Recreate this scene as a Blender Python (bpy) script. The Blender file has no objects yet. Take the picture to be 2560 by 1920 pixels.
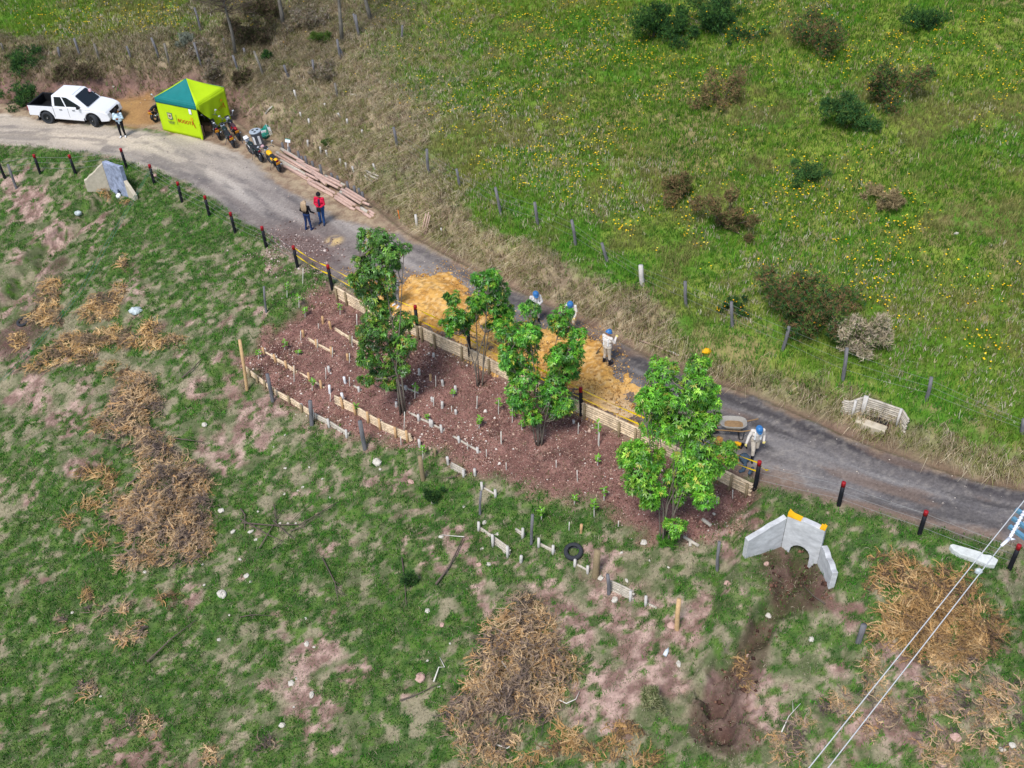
import bpy, math, random
import numpy as np
from mathutils import Vector, Matrix

C = bpy.context.scene.collection
sc = bpy.context.scene
R = math.radians
rng = np.random.default_rng(7)
random.seed(7)

# ------------------------------------------------------------------ camera, world, sun, exposure
F_PX, PITCH, ROLL, CAM_H = 2600.0, R(40.0), R(2.1), 27.5
_F = np.array([0, math.cos(PITCH), -math.sin(PITCH)])
_R0 = np.array([1.0, 0, 0]); _U0 = np.array([0, math.sin(PITCH), math.cos(PITCH)])
_R = _R0*math.cos(ROLL) - _U0*math.sin(ROLL)
_U = _U0*math.cos(ROLL) + _R0*math.sin(ROLL)
CAM = np.array([0, 0, CAM_H])
cd = bpy.data.cameras.new('camera'); cam = bpy.data.objects.new('camera', cd); C.objects.link(cam)
cd.sensor_width = 36; cd.lens = F_PX/2560*36; cd.clip_end = 3000; cd.clip_start = 0.5
m = Matrix.Identity(4)
for i in range(3):
    m[i][0] = _R[i]; m[i][1] = _U[i]; m[i][2] = -_F[i]; m[i][3] = CAM[i]
cam.matrix_world = m
sc.camera = cam

SUN_EL, SUN_AZ = R(58), R(-150)      # direction the light comes from, measured from +Y clockwise
w = bpy.data.worlds.new('World'); sc.world = w; w.use_nodes = True
nt = w.node_tree; nt.nodes.clear()
out = nt.nodes.new('ShaderNodeOutputWorld'); bg = nt.nodes.new('ShaderNodeBackground')
sky = nt.nodes.new('ShaderNodeTexSky'); sky.sky_type = 'NISHITA'; sky.sun_disc = False
sky.sun_elevation = SUN_EL; sky.sun_rotation = SUN_AZ; sky.dust_density = 4; sky.air_density = 1.2; sky.altitude = 2600
hs = nt.nodes.new('ShaderNodeHueSaturation'); hs.inputs['Saturation'].default_value = 0.75
nt.links.new(sky.outputs[0], hs.inputs['Color']); nt.links.new(hs.outputs[0], bg.inputs[0])
bg.inputs[1].default_value = 0.11
nt.links.new(bg.outputs[0], out.inputs[0])
sd = bpy.data.lights.new('sun', 'SUN'); sd.energy = 2.0; sd.angle = R(17); sd.color = (1, 0.97, 0.94)
sun = bpy.data.objects.new('sun', sd); C.objects.link(sun)
dv = Vector((math.sin(SUN_AZ)*math.cos(SUN_EL), math.cos(SUN_AZ)*math.cos(SUN_EL), math.sin(SUN_EL)))
sun.rotation_euler = dv.to_track_quat('Z', 'Y').to_euler(); sun.location = (0, 0, 60)
sc.view_settings.view_transform = 'Standard'; sc.view_settings.look = 'None'
sc.view_settings.exposure = 1.0; sc.view_settings.gamma = 1
try:
    sc.cycles.max_bounces = 6; sc.cycles.diffuse_bounces = 3; sc.cycles.use_denoising = True
except Exception: pass

# ------------------------------------------------------------------ pixel <-> world helpers (build-time survey of the photograph)
Z = dict(P=(0,0,1), D=(0,0,.86406), z1=(0,150,3.16), z2=(300,150,3.016), z3=(680,520,3.318), z4=(1100,620,3.318), z5=(1450,840,2.963),
         z6=(1780,1150,2.836), z7=(560,780,2.766), z8=(1060,1150,3.16), b1=(0,0,2.458), b2=(0,360,2.766), b3=(0,900,2.765),
         b4=(0,1400,2.458), b5=(1000,1400,2.765), b6=(1650,1400,2.431), b7=(1500,0,2.087), b8=(1750,600,2.37), c1=(60,200,7.373),
         c2=(370,180,8.848), c3=(500,260,9.217), c4=(200,380,11.85), c5=(2360,1200,6.91), c6=(1780,1020,8.295), c7=(2080,960,9.217), c8=(680,340,6.382))
def px(z, x, y):
    ox, oy, s = Z[z]; return ox + x/s, oy + y/s
def ray(x, y):
    return _F + (x-1280)/F_PX*_R - (y-960)/F_PX*_U
def proj(p):
    v = np.asarray(p, float) - CAM
    zz = v @ _F
    return 1280 + F_PX*(v @ _R)/zz, 960 - F_PX*(v @ _U)/zz
def flat(z, x, y, h=0.0):
    d = ray(*px(z, x, y)); t = (h-CAM_H)/d[2]
    return (CAM + t*d)[:2]
def lin(r, g, b, k=0.85):
    f = lambda c: ((c/255+.055)/1.055)**2.4 if c > 10 else c/255/12.92
    return np.array([f(r)*k, f(g)*k, f(b)*k])
def smooth(a, b, x):
    t = np.clip((x-a)/(b-a), 0, 1); return t*t*(3-2*t)

# value noise ------------------------------------------------------
_lat = rng.random((512, 512))
def vnoise(x, y):
    xi = np.floor(x).astype(int); yi = np.floor(y).astype(int)
    fx = x-xi; fy = y-yi; fx = fx*fx*(3-2*fx); fy = fy*fy*(3-2*fy)
    a = _lat[xi % 512, yi % 512]; b = _lat[(xi+1) % 512, yi % 512]; c = _lat[xi % 512, (yi+1) % 512]; d = _lat[(xi+1) % 512, (yi+1) % 512]
    return (a*(1-fx)+b*fx)*(1-fy) + (c*(1-fx)+d*fx)*fy
def fbm(x, y, s, o=4, seed=0):
    v = 0; a = .5; n = 0
    for i in range(o):
        v = v + a*vnoise(x/s*2**i+17.3*i+seed*31.7, y/s*2**i+9.1*i+seed*57.1); n += a; a *= .55
    return v/n

# ------------------------------------------------------------------ terrain
UE_D = [(-260,212),(0,222),(100,228),(200,222),(300,215),(400,222),(480,240),(530,280),(600,315),(700,368),(800,440),(870,500),(980,560),(1100,620),(1200,668),(1300,718),(1400,770),(1500,815),(1600,845),(1700,885),(1800,930),(1900,970),(2000,1005),(2100,1038),(2212,1062),(2600,1150)]
LE_D = [(-260,310),(0,312),(120,320),(250,340),(330,365),(400,395),(460,430),(530,480),(570,505),(640,555),(724,616),(908,702),(1070,778),(1236,857),(1380,924),(1554,1006),(1628,1041),(1750,1075),(1850,1105),(2000,1140),(2212,1190),(2600,1280)]
UE = np.array([flat('D', *p) for p in UE_D]); LE = np.array([flat('D', *p) for p in LE_D])
def sdist(x, y, L):
    best = np.full(x.shape, 1e18); sgn = np.ones(x.shape); s_al = np.zeros(x.shape); acc = 0
    for i in range(len(L)-1):
        a, b = L[i], L[i+1]; d = b-a; l2 = d@d; ln = math.sqrt(l2)
        t = np.clip(((x-a[0])*d[0]+(y-a[1])*d[1])/l2, 0, 1)
        qx = x-a[0]-t*d[0]; qy = y-a[1]-t*d[1]; q = qx*qx+qy*qy
        k = q < best
        best = np.where(k, q, best); sgn = np.where(k, np.sign(d[0]*(y-a[1])-d[1]*(x-a[0])), sgn); s_al = np.where(k, acc+t*ln, s_al)
        acc += ln
    return np.sqrt(best)*sgn, s_al
def poly_sd(x, y, pts):          # signed distance, positive inside
    pts = np.asarray(pts); n = len(pts); best = np.full(x.shape, 1e18); ins = np.zeros(x.shape, bool)
    for i in range(n):
        a, b = pts[i], pts[(i+1) % n]; d = b-a
        t = np.clip(((x-a[0])*d[0]+(y-a[1])*d[1])/(d@d+1e-12), 0, 1)
        q = (x-a[0]-t*d[0])**2+(y-a[1]-t*d[1])**2; best = np.minimum(best, q)
        c = ((a[1] > y) != (b[1] > y)) & (x < (b[0]-a[0])*(y-a[1])/(b[1]-a[1]+1e-12)+a[0]); ins ^= c
    return np.where(ins, 1, -1)*np.sqrt(best)
def arclen(L, k):
    return sum(np.linalg.norm(L[i+1]-L[i]) for i in range(k))
S_WALL0, S_WALL1 = arclen(LE, 10), arclen(LE, 16)
S_TENT = arclen(UE, 7)
def approx_down(z, x, y, drop):    # survey point on a plane lowered by drop
    return flat(z, x, y, -drop)
GULLY = [approx_down('z6', 600, 690, .9), approx_down('z6', 640, 800, 1.6), approx_down('b6', 700, 380, 2.4), approx_down('b6', 520, 620, 3.0), approx_down('b6', 380, 780, 3.4), approx_down('b6', 330, 980, 3.8), approx_down('b6', 330, 1250, 4.3)]
GULLY_L = [approx_down('D', -40, 700, 3), approx_down('D', 30, 650, 2.6), approx_down('D', 90, 560, 2), approx_down('D', 150, 500, 1.6), approx_down('D', 230, 430, .9)]
def height0(x, y):
    su, s1 = sdist(x, y, UE); sl, s2 = sdist(x, y, LE)
    n1 = fbm(x, y, 6, 3, 1)-.5; n2 = fbm(x, y, 1.1, 3, 2)-.5
    B = 1.35*(1-smooth(S_TENT-2, S_TENT+8, s1)) + .75*smooth(S_TENT-2, S_TENT+8, s1)
    du = np.maximum(su, 0)
    up = -.12*np.exp(-((du-.25)/.25)**2)*(su > 0) + B*smooth(.35, 2.3, du + n2*.8) + .15*np.maximum(du-1.5, 0) + n1*1.1*smooth(1, 6, du) + n2*.35*smooth(.2, 1.2, du)
    dd = np.maximum(-sl, 0)
    zone = smooth(S_WALL0-.4, S_WALL0+.3, s2)*(1-smooth(S_WALL1-.2, S_WALL1+.5, s2))
    far = np.minimum(dd, 40)
    dn = -zone*(.62*smooth(.02, .16, dd) + .21*far) - (1-zone)*(.24*np.maximum(far-.4, 0)) + n1*.9*smooth(1, 6, dd) + n2*.22*smooth(.3, 1.5, dd)
    z = up + dn
    rd = (su < 0) & (sl > 0)
    t = -su/np.maximum(-su+sl, .1)
    rut = -.05*(np.exp(-((t-.3)/.09)**2)+np.exp(-((t-.7)/.09)**2))
    z = z + np.where(rd, rut + n2*.07, 0)
    return z, su, sl, s1, s2, t, rd
def carve(x, y, z):
    for path, wd, dp in ((GULLY, .6, .5), (GULLY_L, 1.0, .6)):
        d, s = sdist(x, y, np.array(path)); d = np.abs(d) + (fbm(x, y, 1.0, 4, 5)-.5)*1.3
        z = z - dp*(1-smooth(.1, wd, d))*(.6+.8*fbm(x, y, .4, 3, 6))
    p = approx_down('z6', 610, 720, 1.0); z = z - .7*np.exp(-((x-p[0])**2+(y-p[1])**2)/1.3**2)
    p = approx_down('b6', 330, 1080, 4.0); rk = fbm(x, y, .45, 4, 8); z = z - np.exp(-((x-p[0])**2+(y-p[1])**2)/1.2**2)*(.15+.55*smooth(.42, .56, rk))
    p = approx_down('c4', 900, 1250, .7); z = z - .45*np.exp(-((x-p[0])**2+(y-p[1])**2)/1.2**2)
    p = flat('c7', 1050, 950); z = z - .35*np.exp(-((x-p[0])**2+(y-p[1])**2)/.8**2)
    return z
gx = np.concatenate([-46-np.geomspace(420, .5, 28), np.arange(-46, 46.01, .115), 46+np.geomspace(.5, 420, 28)])
ys = [4.0]
while ys[-1] < 92: ys.append(ys[-1] + .075 + .0014*max(0, ys[-1]-14))
gy = np.concatenate([4-np.geomspace(380, .5, 24), np.array(ys), ys[-1]+np.geomspace(.5, 420, 28)])
GX, GY = np.meshgrid(gx, gy, indexing='ij')
HZ, SU, SL, S1, S2, TT, RD = height0(GX, GY)
HZ = carve(GX, GY, HZ)
def bil(A, x, y):
    x = np.asarray(x, float); y = np.asarray(y, float)
    i = np.clip(np.searchsorted(gx, x)-1, 0, len(gx)-2); j = np.clip(np.searchsorted(gy, y)-1, 0, len(gy)-2)
    fx = (x-gx[i])/(gx[i+1]-gx[i]); fy = (y-gy[j])/(gy[j+1]-gy[j])
    return (A[i, j]*(1-fx)+A[i+1, j]*fx)*(1-fy)+(A[i, j+1]*(1-fx)+A[i+1, j+1]*fx)*fy
def hz(x, y): return float(bil(HZ, x, y))
def g(z, x, y, lift=0.0):
    """ground point seen at a survey pixel (lift: the point `lift` metres above the ground is what is seen)"""
    d = ray(*px(z, x, y)); t = 20.0
    while t < 160:
        p = CAM + t*d
        if p[2] < hz(p[0], p[1])+lift: break
        t += .25
    a, b = t-.25, t
    for _ in range(18):
        m_ = (a+b)/2; p = CAM+m_*d
        if p[2] < hz(p[0], p[1])+lift: b = m_
        else: a = m_
    p = CAM+b*d
    return Vector((p[0], p[1], hz(p[0], p[1])))
def hgt(base, z, x, y):
    """height above `base` that lands on the survey pixel's row"""
    ty = px(z, x, y)[1]; a, b = 0, 25
    for _ in range(30):
        m_ = (a+b)/2
        if proj((base[0], base[1], base[2]+m_))[1] > ty: a = m_
        else: b = m_
    return (a+b)/2
def on_plane(z, x, y, base):
    """survey pixel meets the upright plane through base that faces the camera"""
    d = ray(*px(z, x, y)); n = np.array([base[0], base[1]]); n = n/np.linalg.norm(n)
    t = (n @ np.array([base[0], base[1]]))/(n @ d[:2]); p = CAM+t*d
    return Vector(p)

# ------------------------------------------------------------------ materials
def _new(name):
    mt = bpy.data.materials.new(name); mt.use_nodes = True
    return mt, mt.node_tree, mt.node_tree.nodes['Principled BSDF']
def pm(name, rgb, rough=.8, var=.18, scale=6, bump=0, metal=0, stretch=(1, 1, 1), k=.85, spec=.3, coat=0, trans=0):
    mt, n, b = _new(name); c = lin(*rgb, k=k)
    tc = n.nodes.new('ShaderNodeTexCoord'); mp = n.nodes.new('ShaderNodeMapping'); mp.inputs['Scale'].default_value = stretch
    nz = n.nodes.new('ShaderNodeTexNoise'); nz.inputs['Scale'].default_value = scale; nz.inputs['Detail'].default_value = 6; nz.inputs['Roughness'].default_value = .65
    rp = n.nodes.new('ShaderNodeValToRGB'); rp.color_ramp.elements[0].position = .3; rp.color_ramp.elements[1].position = .72
    lo = np.clip(c*(1-var), 0, 1); hi = np.clip(c*(1+var), 0, 1)
    rp.color_ramp.elements[0].color = (*lo, 1); rp.color_ramp.elements[1].color = (*hi, 1)
    n.links.new(tc.outputs['Object'], mp.inputs[0]); n.links.new(mp.outputs[0], nz.inputs['Vector']); n.links.new(nz.outputs['Fac'], rp.inputs[0]); n.links.new(rp.outputs[0], b.inputs['Base Color'])
    b.inputs['Roughness'].default_value = rough; b.inputs['Metallic'].default_value = metal; b.inputs['Specular IOR Level'].default_value = spec
    b.inputs['Coat Weight'].default_value = coat
    if bump:
        bp = n.nodes.new('ShaderNodeBump'); bp.inputs['Strength'].default_value = bump; bp.inputs['Distance'].default_value = .02
        n.links.new(nz.outputs['Fac'], bp.inputs['Height']); n.links.new(bp.outputs[0], b.inputs['Normal'])
    return mt
def vm(name, rough=.9, var=.25, scale=14, bump=.3, spec=.15, fine=0, transl=0.0):
    """colour from the mesh's own colour attribute, broken up by noise"""
    mt, n, b = _new(name)
    at = n.nodes.new('ShaderNodeAttribute'); at.attribute_name = 'Col'
    geo = n.nodes.new('ShaderNodeNewGeometry')
    nz = n.nodes.new('ShaderNodeTexNoise'); nz.inputs['Scale'].default_value = scale; nz.inputs['Detail'].default_value = 8; nz.inputs['Roughness'].default_value = .75
    n.links.new(geo.outputs['Position'], nz.inputs['Vector'])
    mr = n.nodes.new('ShaderNodeMapRange'); mr.inputs[1].default_value = .25; mr.inputs[2].default_value = .75; mr.inputs[3].default_value = 1-var; mr.inputs[4].default_value = 1+var
    n.links.new(nz.outputs['Fac'], mr.inputs[0])
    mx = n.nodes.new('ShaderNodeVectorMath'); mx.operation = 'SCALE'
    n.links.new(at.outputs['Color'], mx.inputs[0]); n.links.new(mr.outputs[0], mx.inputs['Scale']); n.links.new(mx.outputs[0], b.inputs['Base Color'])
    b.inputs['Roughness'].default_value = rough; b.inputs['Specular IOR Level'].default_value = spec
    if bump:
        bp = n.nodes.new('ShaderNodeBump'); bp.inputs['Strength'].default_value = bump; bp.inputs['Distance'].default_value = .05
        n.links.new(nz.outputs['Fac'], bp.inputs['Height']); n.links.new(bp.outputs[0], b.inputs['Normal'])
    if transl:
        tr = n.nodes.new('ShaderNodeBsdfTranslucent'); n.links.new(mx.outputs[0], tr.inputs[0])
        ms = n.nodes.new('ShaderNodeMixShader'); ms.inputs[0].default_value = transl
        o = n.nodes['Material Output']; n.links.new(b.outputs[0], ms.inputs[1]); n.links.new(tr.outputs[0], ms.inputs[2]); n.links.new(ms.outputs[0], o.inputs[0])
    return mt
M = dict(
    ground=vm('ground_earth', var=.40, scale=10, bump=.8), gravel=vm('loose_gravel', var=.22, scale=18, bump=.6),
    grass=vm('grass_blades', var=.12, scale=5, bump=0, transl=.3), twig=vm('dry_twigs', var=.2, scale=9, bump=0), leaf=vm('tree_leaves', rough=.42, var=.15, scale=4, bump=0, spec=.5, transl=.22),
    pebble=vm('pebbles', var=.15, scale=10, bump=.2),
    bark=pm('grey_bark', (122,112,100), var=.35, scale=9, bump=.5, stretch=(1,1,.3)), dbark=pm('pale_lichen_bark', (120,114,104), var=.5, scale=7, bump=.4, stretch=(1,1,.4)),
    log=pm('peeled_log', (196,164,148), var=.26, scale=7, bump=.35), log_old=pm('weathered_log', (188,178,162), var=.3, scale=8, bump=.4), log_end=pm('sawn_end', (205,178,140), var=.2),
    wallwood=pm('retaining_wood', (216,192,160), var=.42, scale=8, bump=.4), peg_new=pm('fresh_peg', (200,160,115), var=.2, scale=9), peg_old=pm('pale_peg', (200,194,186), var=.2, scale=9),
    greywood=pm('grey_weathered_wood', (112,110,112), var=.35, scale=10, bump=.5, stretch=(1,1,.2)), bamboo=pm('tan_bamboo', (204,168,122), var=.22, scale=6), fatpost=pm('brown_post_wood', (146,128,98), var=.25, scale=9, bump=.4),
    stick=pm('dead_stick', (96,84,74), var=.3, scale=9), stickpale=pm('white_stick', (214,208,196), var=.12), white=pm('white_plastic', (232,232,232), var=.06),
    blackpost=pm('black_painted_post', (24,25,32), rough=.6, var=.3, scale=12, bump=.2), red=pm('red_post_paint', (158,24,34), rough=.55, var=.2, scale=20),
    concrete=pm('weathered_concrete', (196,196,196), var=.30, scale=2.2, bump=.5, stretch=(1,1,1.8)), concrete_blue=pm('blue_stained_concrete', (150,158,180), var=.55, scale=3.4, bump=.3), concrete_pale=pm('pale_concrete', (196,184,162), var=.2, scale=4, bump=.3),
    yellow_paint=pm('yellow_paint', (244,180,20), var=.1), tape=pm('yellow_tape', (250,210,20), rough=.5, var=.06),
    wire=pm('galvanised_wire', (150,150,148), rough=.5, metal=.3, var=.1), cable=pm('aluminium_cable', (205,205,205), rough=.5, var=.1), teal_wire=pm('teal_fence_wire', (60,120,100), var=.1),
    carwhite=pm('white_car_paint', (238,238,240), rough=.25, var=.015, spec=.5, coat=.5), glass=pm('dark_glass', (20,28,34), rough=.08, var=.2, scale=1, spec=.6), blackpl=pm('black_plastic', (22,22,24), rough=.6, var=.2),
    tyre=pm('tyre_rubber', (52,54,58), rough=.85, var=.25, scale=20), steelrim=pm('dark_steel_rim', (30,34,36), rough=.5, var=.2, metal=.2), chrome=pm('chrome', (200,202,206), rough=.2, metal=.9, var=.05),
    lamp=pm('headlight_glass', (205,208,215), rough=.12, var=.1), taillight=pm('red_tail_light', (150,20,40), rough=.25, var=.1), plate=pm('orange_plate', (246,166,40), var=.05),
    lime=pm('lime_canvas', (186,218,12), rough=.65, var=.05, scale=2), teal=pm('teal_canvas', (12,118,116), rough=.65, var=.08, scale=2), navytext=pm('orange_red_print', (196,72,20), var=.05), orangeprint=pm('orange_print', (240,170,30), var=.05), darkprint=pm('grey_print', (80,92,72), var=.05), crest=pm('cream_print', (214,206,150), var=.05), crestblue=pm('slate_blue_print', (70,90,110), var=.05), crestblk=pm('dark_red_print', (96,40,30), var=.05),
    paper=pm('white_paper', (238,238,238), var=.03), card=pm('cardboard', (176,138,104), var=.12), plank=pm('sawn_plank', (196,158,126), var=.15, stretch=(1,1,.2)),
    bikeblack=pm('black_bike_paint', (18,20,26), rough=.3, var=.2, spec=.5), bikegreen=pm('dark_green_bike_paint', (26,44,44), rough=.3, var=.15), bikeyellow=pm('yellow_bike_paint', (240,180,20), rough=.35, var=.06), seatblk=pm('black_seat_vinyl', (34,36,40), rough=.6, var=.15), engine=pm('engine_metal', (92,94,98), rough=.45, metal=.5, var=.3), bikered=pm('red_bike_fairing', (150,20,34), rough=.35, var=.08), maroon=pm('maroon_seat', (70,44,56), rough=.6, var=.15),
    bin=pm('grey_bin_plastic', (112,118,126), rough=.55, var=.15), hole=pm('bin_hole', (26,28,32), var=.1), binlid=pm('pale_bin_lid', (160,170,178), rough=.55, var=.12), tealbag=pm('teal_sack', (0,134,118), rough=.4, var=.3, scale=5, bump=.3),
    skin=pm('skin', (178,124,98), rough=.6, var=.06), eye=pm('eye_dark', (34,26,24), rough=.4, var=.05), mouth=pm('lips', (140,76,70), var=.05), hair_dark=pm('dark_hair', (26,22,22), rough=.55, var=.3, scale=30), hair_blonde=pm('long_blonde_hair', (176,150,120), rough=.5, var=.3, scale=22, stretch=(1,1,.2)),
    coverall=pm('off_white_coverall', (224,214,204), rough=.85, var=.07, scale=7, bump=.25), coverall_grey=pm('grey_white_coverall', (200,198,196), rough=.85, var=.08, scale=7, bump=.25), trousers_w=pm('beige_work_trousers', (198,186,170), rough=.85, var=.1, scale=7, bump=.25), reflective=pm('reflective_white', (246,246,246), rough=.4, var=.03), camo=pm('grey_patterned_clothes', (150,148,150), var=.5, scale=16),
    boot=pm('black_rubber_boot', (24,28,40), rough=.4, var=.2), glove=pm('yellow_glove', (232,214,130), rough=.8, var=.12), helmet=pm('blue_helmet', (52,120,184), rough=.3, var=.06, spec=.5), helmet_red=pm('red_helmet', (200,30,40), rough=.3, var=.06, spec=.5),
    hoodie=pm('pale_blue_hoodie', (206,226,238), rough=.85, var=.06, scale=7, bump=.25), blackcloth=pm('black_clothing', (22,22,28), rough=.9, var=.25, scale=9, bump=.2), jeans=pm('dark_jeans', (30,52,96), rough=.85, var=.2, scale=9, bump=.2), jeans_l=pm('blue_jeans', (38,78,132), rough=.85, var=.2, scale=9, bump=.2), redjacket=pm('red_jacket', (206,22,62), rough=.8, var=.1, scale=8, bump=.2), plum=pm('plum_scarf', (66,34,74), var=.2), shoe=pm('white_shoe', (226,226,230), var=.06), shoe_d=pm('dark_shoe', (36,52,84), var=.15), capink=pm('pale_pink_cap', (216,176,182), var=.08),
    steel=pm('worn_steel', (120,116,108), rough=.5, metal=.4, var=.3), barrow=pm('grey_barrow_tray', (158,152,142), rough=.6, var=.22, scale=5), rustdirt=pm('dirt_in_barrow', (150,120,84), var=.3, scale=6), handlewood=pm('tool_handle', (150,120,84), var=.15), bluecloth=pm('blue_grey_cloth', (70,88,104), rough=.8, var=.3, scale=6), pipe_dark=pm('dark_pipe_inside', (40,32,26), var=.3), polesteel=pm('blue_grey_steel', (96,142,168), rough=.5, var=.14, scale=6), polymer=pm('white_insulator', (236,236,244), rough=.4, var=.03), pole=pm('concrete_pole', (150,148,144), var=.12),
    stone=pm('pale_stone', (206,198,184), var=.14, scale=8, bump=.4), stone_pink=pm('pinkish_stone', (196,160,146), var=.2, scale=8, bump=.4), bottle=pm('clear_bottle', (216,224,228), rough=.2, var=.1), plasticbag=pm('grey_white_bag', (196,206,206), rough=.4, var=.3, scale=6), orangestick=pm('orange_marker', (222,120,50), var=.1), slabwhite=pm('whitish_slab', (206,208,202), var=.2, scale=4, bump=.3), soilpit=pm('wet_soil', (86,62,50), var=.3, scale=5, bump=.4),
)

M['seedleaf'] = pm('seedling_leaf', (112,160,52), rough=.6, var=.3, scale=9)
# ------------------------------------------------------------------ mesh builder
class MB:
    def __init__(s): s.v = []; s.f = []; s.mi = []; s.m = 0; s.sm = []; s.smooth = False
    def add(s, vs, fs, X=None):
        o = len(s.v)
        if X is not None: vs = [X @ Vector(p) for p in vs]
        s.v += [tuple(p) for p in vs]
        for f in fs: s.f.append([i+o for i in f]); s.mi.append(s.m); s.sm.append(s.smooth)
        return s
    def box(s, c, d, X=None, rz=0, taper=1.0):
        hx, hy, h = d[0]/2, d[1]/2, d[2]/2
        vs = [(-hx,-hy,-h),(hx,-hy,-h),(hx,hy,-h),(-hx,hy,-h),(-hx*taper,-hy*taper,h),(hx*taper,-hy*taper,h),(hx*taper,hy*taper,h),(-hx*taper,hy*taper,h)]
        T = Matrix.Translation(c) @ Matrix.Rotation(rz, 4, 'Z')
        if X is not None: T = X @ T
        return s.add(vs, [(3,2,1,0),(4,5,6,7),(0,1,5,4),(1,2,6,5),(2,3,7,6),(3,0,4,7)], T)
    def tube(s, pts, rad, n=8, cap=True, wob=0):
        pts = [Vector(p) for p in pts]; k = len(pts)
        if not hasattr(rad, '__len__'): rad = [rad]*k
        vs = []; ref = None
        for i, p in enumerate(pts):
            d = (pts[min(i+1, k-1)]-pts[max(i-1, 0)]); d = d.normalized() if d.length > 1e-9 else Vector((0, 0, 1))
            if ref is None:
                ref = Vector((0, 0, 1)).cross(d)
                if ref.length < .05: ref = Vector((1, 0, 0)).cross(d)
            ref = (ref-d*ref.dot(d)).normalized(); b = d.cross(ref)
            for j in range(n):
                a = 2*math.pi*j/n; r = rad[i]*(1+(random.uniform(-wob, wob) if wob else 0))
                vs.append(p+ref*math.cos(a)*r+b*math.sin(a)*r)
        fs = [(i*n+j, i*n+(j+1) % n, (i+1)*n+(j+1) % n, (i+1)*n+j) for i in range(k-1) for j in range(n)]
        if cap: fs += [tuple(range(n-1, -1, -1)), tuple(range((k-1)*n, k*n))]
        return s.add(vs, fs)
    def lathe(s, prof, X=None, n=20):
        k = len(prof); vs = [(r*math.cos(2*math.pi*j/n), r*math.sin(2*math.pi*j/n), h) for r, h in prof for j in range(n)]
        fs = [(i*n+j, i*n+(j+1) % n, (i+1)*n+(j+1) % n, (i+1)*n+j) for i in range(k-1) for j in range(n)]
        return s.add(vs, fs, X)
    def ball(s, c, r, n=12, m_=8, X=None, z0=-1.0, jit=0):
        if not hasattr(r, '__len__'): r = (r, r, r)
        vs = []; a0 = math.asin(z0)
        for i in range(m_+1):
            a = a0+(math.pi/2-a0)*i/m_
            for j in range(n):
                b = 2*math.pi*j/n; q = 1+(random.uniform(-jit, jit) if jit else 0)
                vs.append((c[0]+r[0]*math.cos(a)*math.cos(b)*q, c[1]+r[1]*math.cos(a)*math.sin(b)*q, c[2]+r[2]*math.sin(a)*q))
        fs = [(i*n+j, i*n+(j+1) % n, (i+1)*n+(j+1) % n, (i+1)*n+j) for i in range(m_) for j in range(n)]
        fs.append(tuple(range(n-1, -1, -1)))
        return s.add(vs, fs, X)
    def prism(s, poly, thick, X=None):
        """polygon in local XZ (list of (x,z)), extruded along local Y from 0 to thick"""
        n = len(poly); vs = [(x, 0, z) for x, z in poly]+[(x, thick, z) for x, z in poly]
        fs = [tuple(range(n)), tuple(range(2*n-1, n-1, -1))]+[(i+n, (i+1) % n+n, (i+1) % n, i) for i in range(n)]
        return s.add(vs, fs, X)
    def build(s, name, mats, parent=None, loc=None):
        me = bpy.data.meshes.new(name); me.from_pydata(s.v, [], s.f); me.validate()
        if not isinstance(mats, (list, tuple)): mats = [mats]
        for q in mats: me.materials.append(q)
        if len(me.polygons) == len(s.mi):
            me.polygons.foreach_set('material_index', s.mi); me.polygons.foreach_set('use_smooth', s.sm)
        me.update()
        o = bpy.data.objects.new(name, me); C.objects.link(o)
        if parent is not None: o.parent = parent
        if loc is not None: o.location = loc
        return o
def bev(o, wd, seg=2):
    b = o.modifiers.new('bevel', 'BEVEL'); b.width = wd; b.segments = seg; b.limit_method = 'ANGLE'; b.angle_limit = R(35); return o
def tag(o, label, cat, group=None, kind=None):
    o['label'] = label; o['category'] = cat
    if group: o['group'] = group
    o['kind'] = kind or 'thing'
    return o
def thing(name, label, cat, loc, rz=0, group=None, rot=None):
    o = bpy.data.objects.new(name, None); C.objects.link(o); o.empty_display_size = .2
    o.location = loc; o.rotation_euler = rot if rot else (0, 0, rz)
    return tag(o, label, cat, group)
def npmesh(name, v, f, col, mt, smooth=False):
    me = bpy.data.meshes.new(name); v = np.asarray(v, np.float32); f = np.asarray(f, np.int32)
    k = f.shape[1]
    me.vertices.add(len(v)); me.vertices.foreach_set('co', v.ravel())
    me.loops.add(f.size); me.loops.foreach_set('vertex_index', f.ravel())
    me.polygons.add(len(f)); me.polygons.foreach_set('loop_start', np.arange(0, f.size, k, dtype=np.int32))
    try: me.polygons.foreach_set('loop_total', np.full(len(f), k, np.int32))
    except Exception: pass
    if smooth: me.polygons.foreach_set('use_smooth', np.ones(len(f), bool))
    a = me.attributes.new('Col', 'FLOAT_COLOR', 'POINT'); a.data.foreach_set('color', np.c_[np.clip(col, 0, 1), np.ones(len(v))].astype(np.float32).ravel())
    me.materials.append(mt); me.update(calc_edges=True); me.validate()
    o = bpy.data.objects.new(name, me); C.objects.link(o); return o
ORD = ['first','second','third','fourth','fifth','sixth','seventh','eighth','ninth','tenth','eleventh','twelfth','thirteenth','fourteenth','fifteenth','sixteenth','seventeenth','eighteenth','nineteenth','twentieth','twenty-first','twenty-second','twenty-third','twenty-fourth','twenty-fifth','twenty-sixth','twenty-seventh','twenty-eighth','twenty-ninth','thirtieth','thirty-first','thirty-second','thirty-third','thirty-fourth','thirty-fifth']

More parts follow.
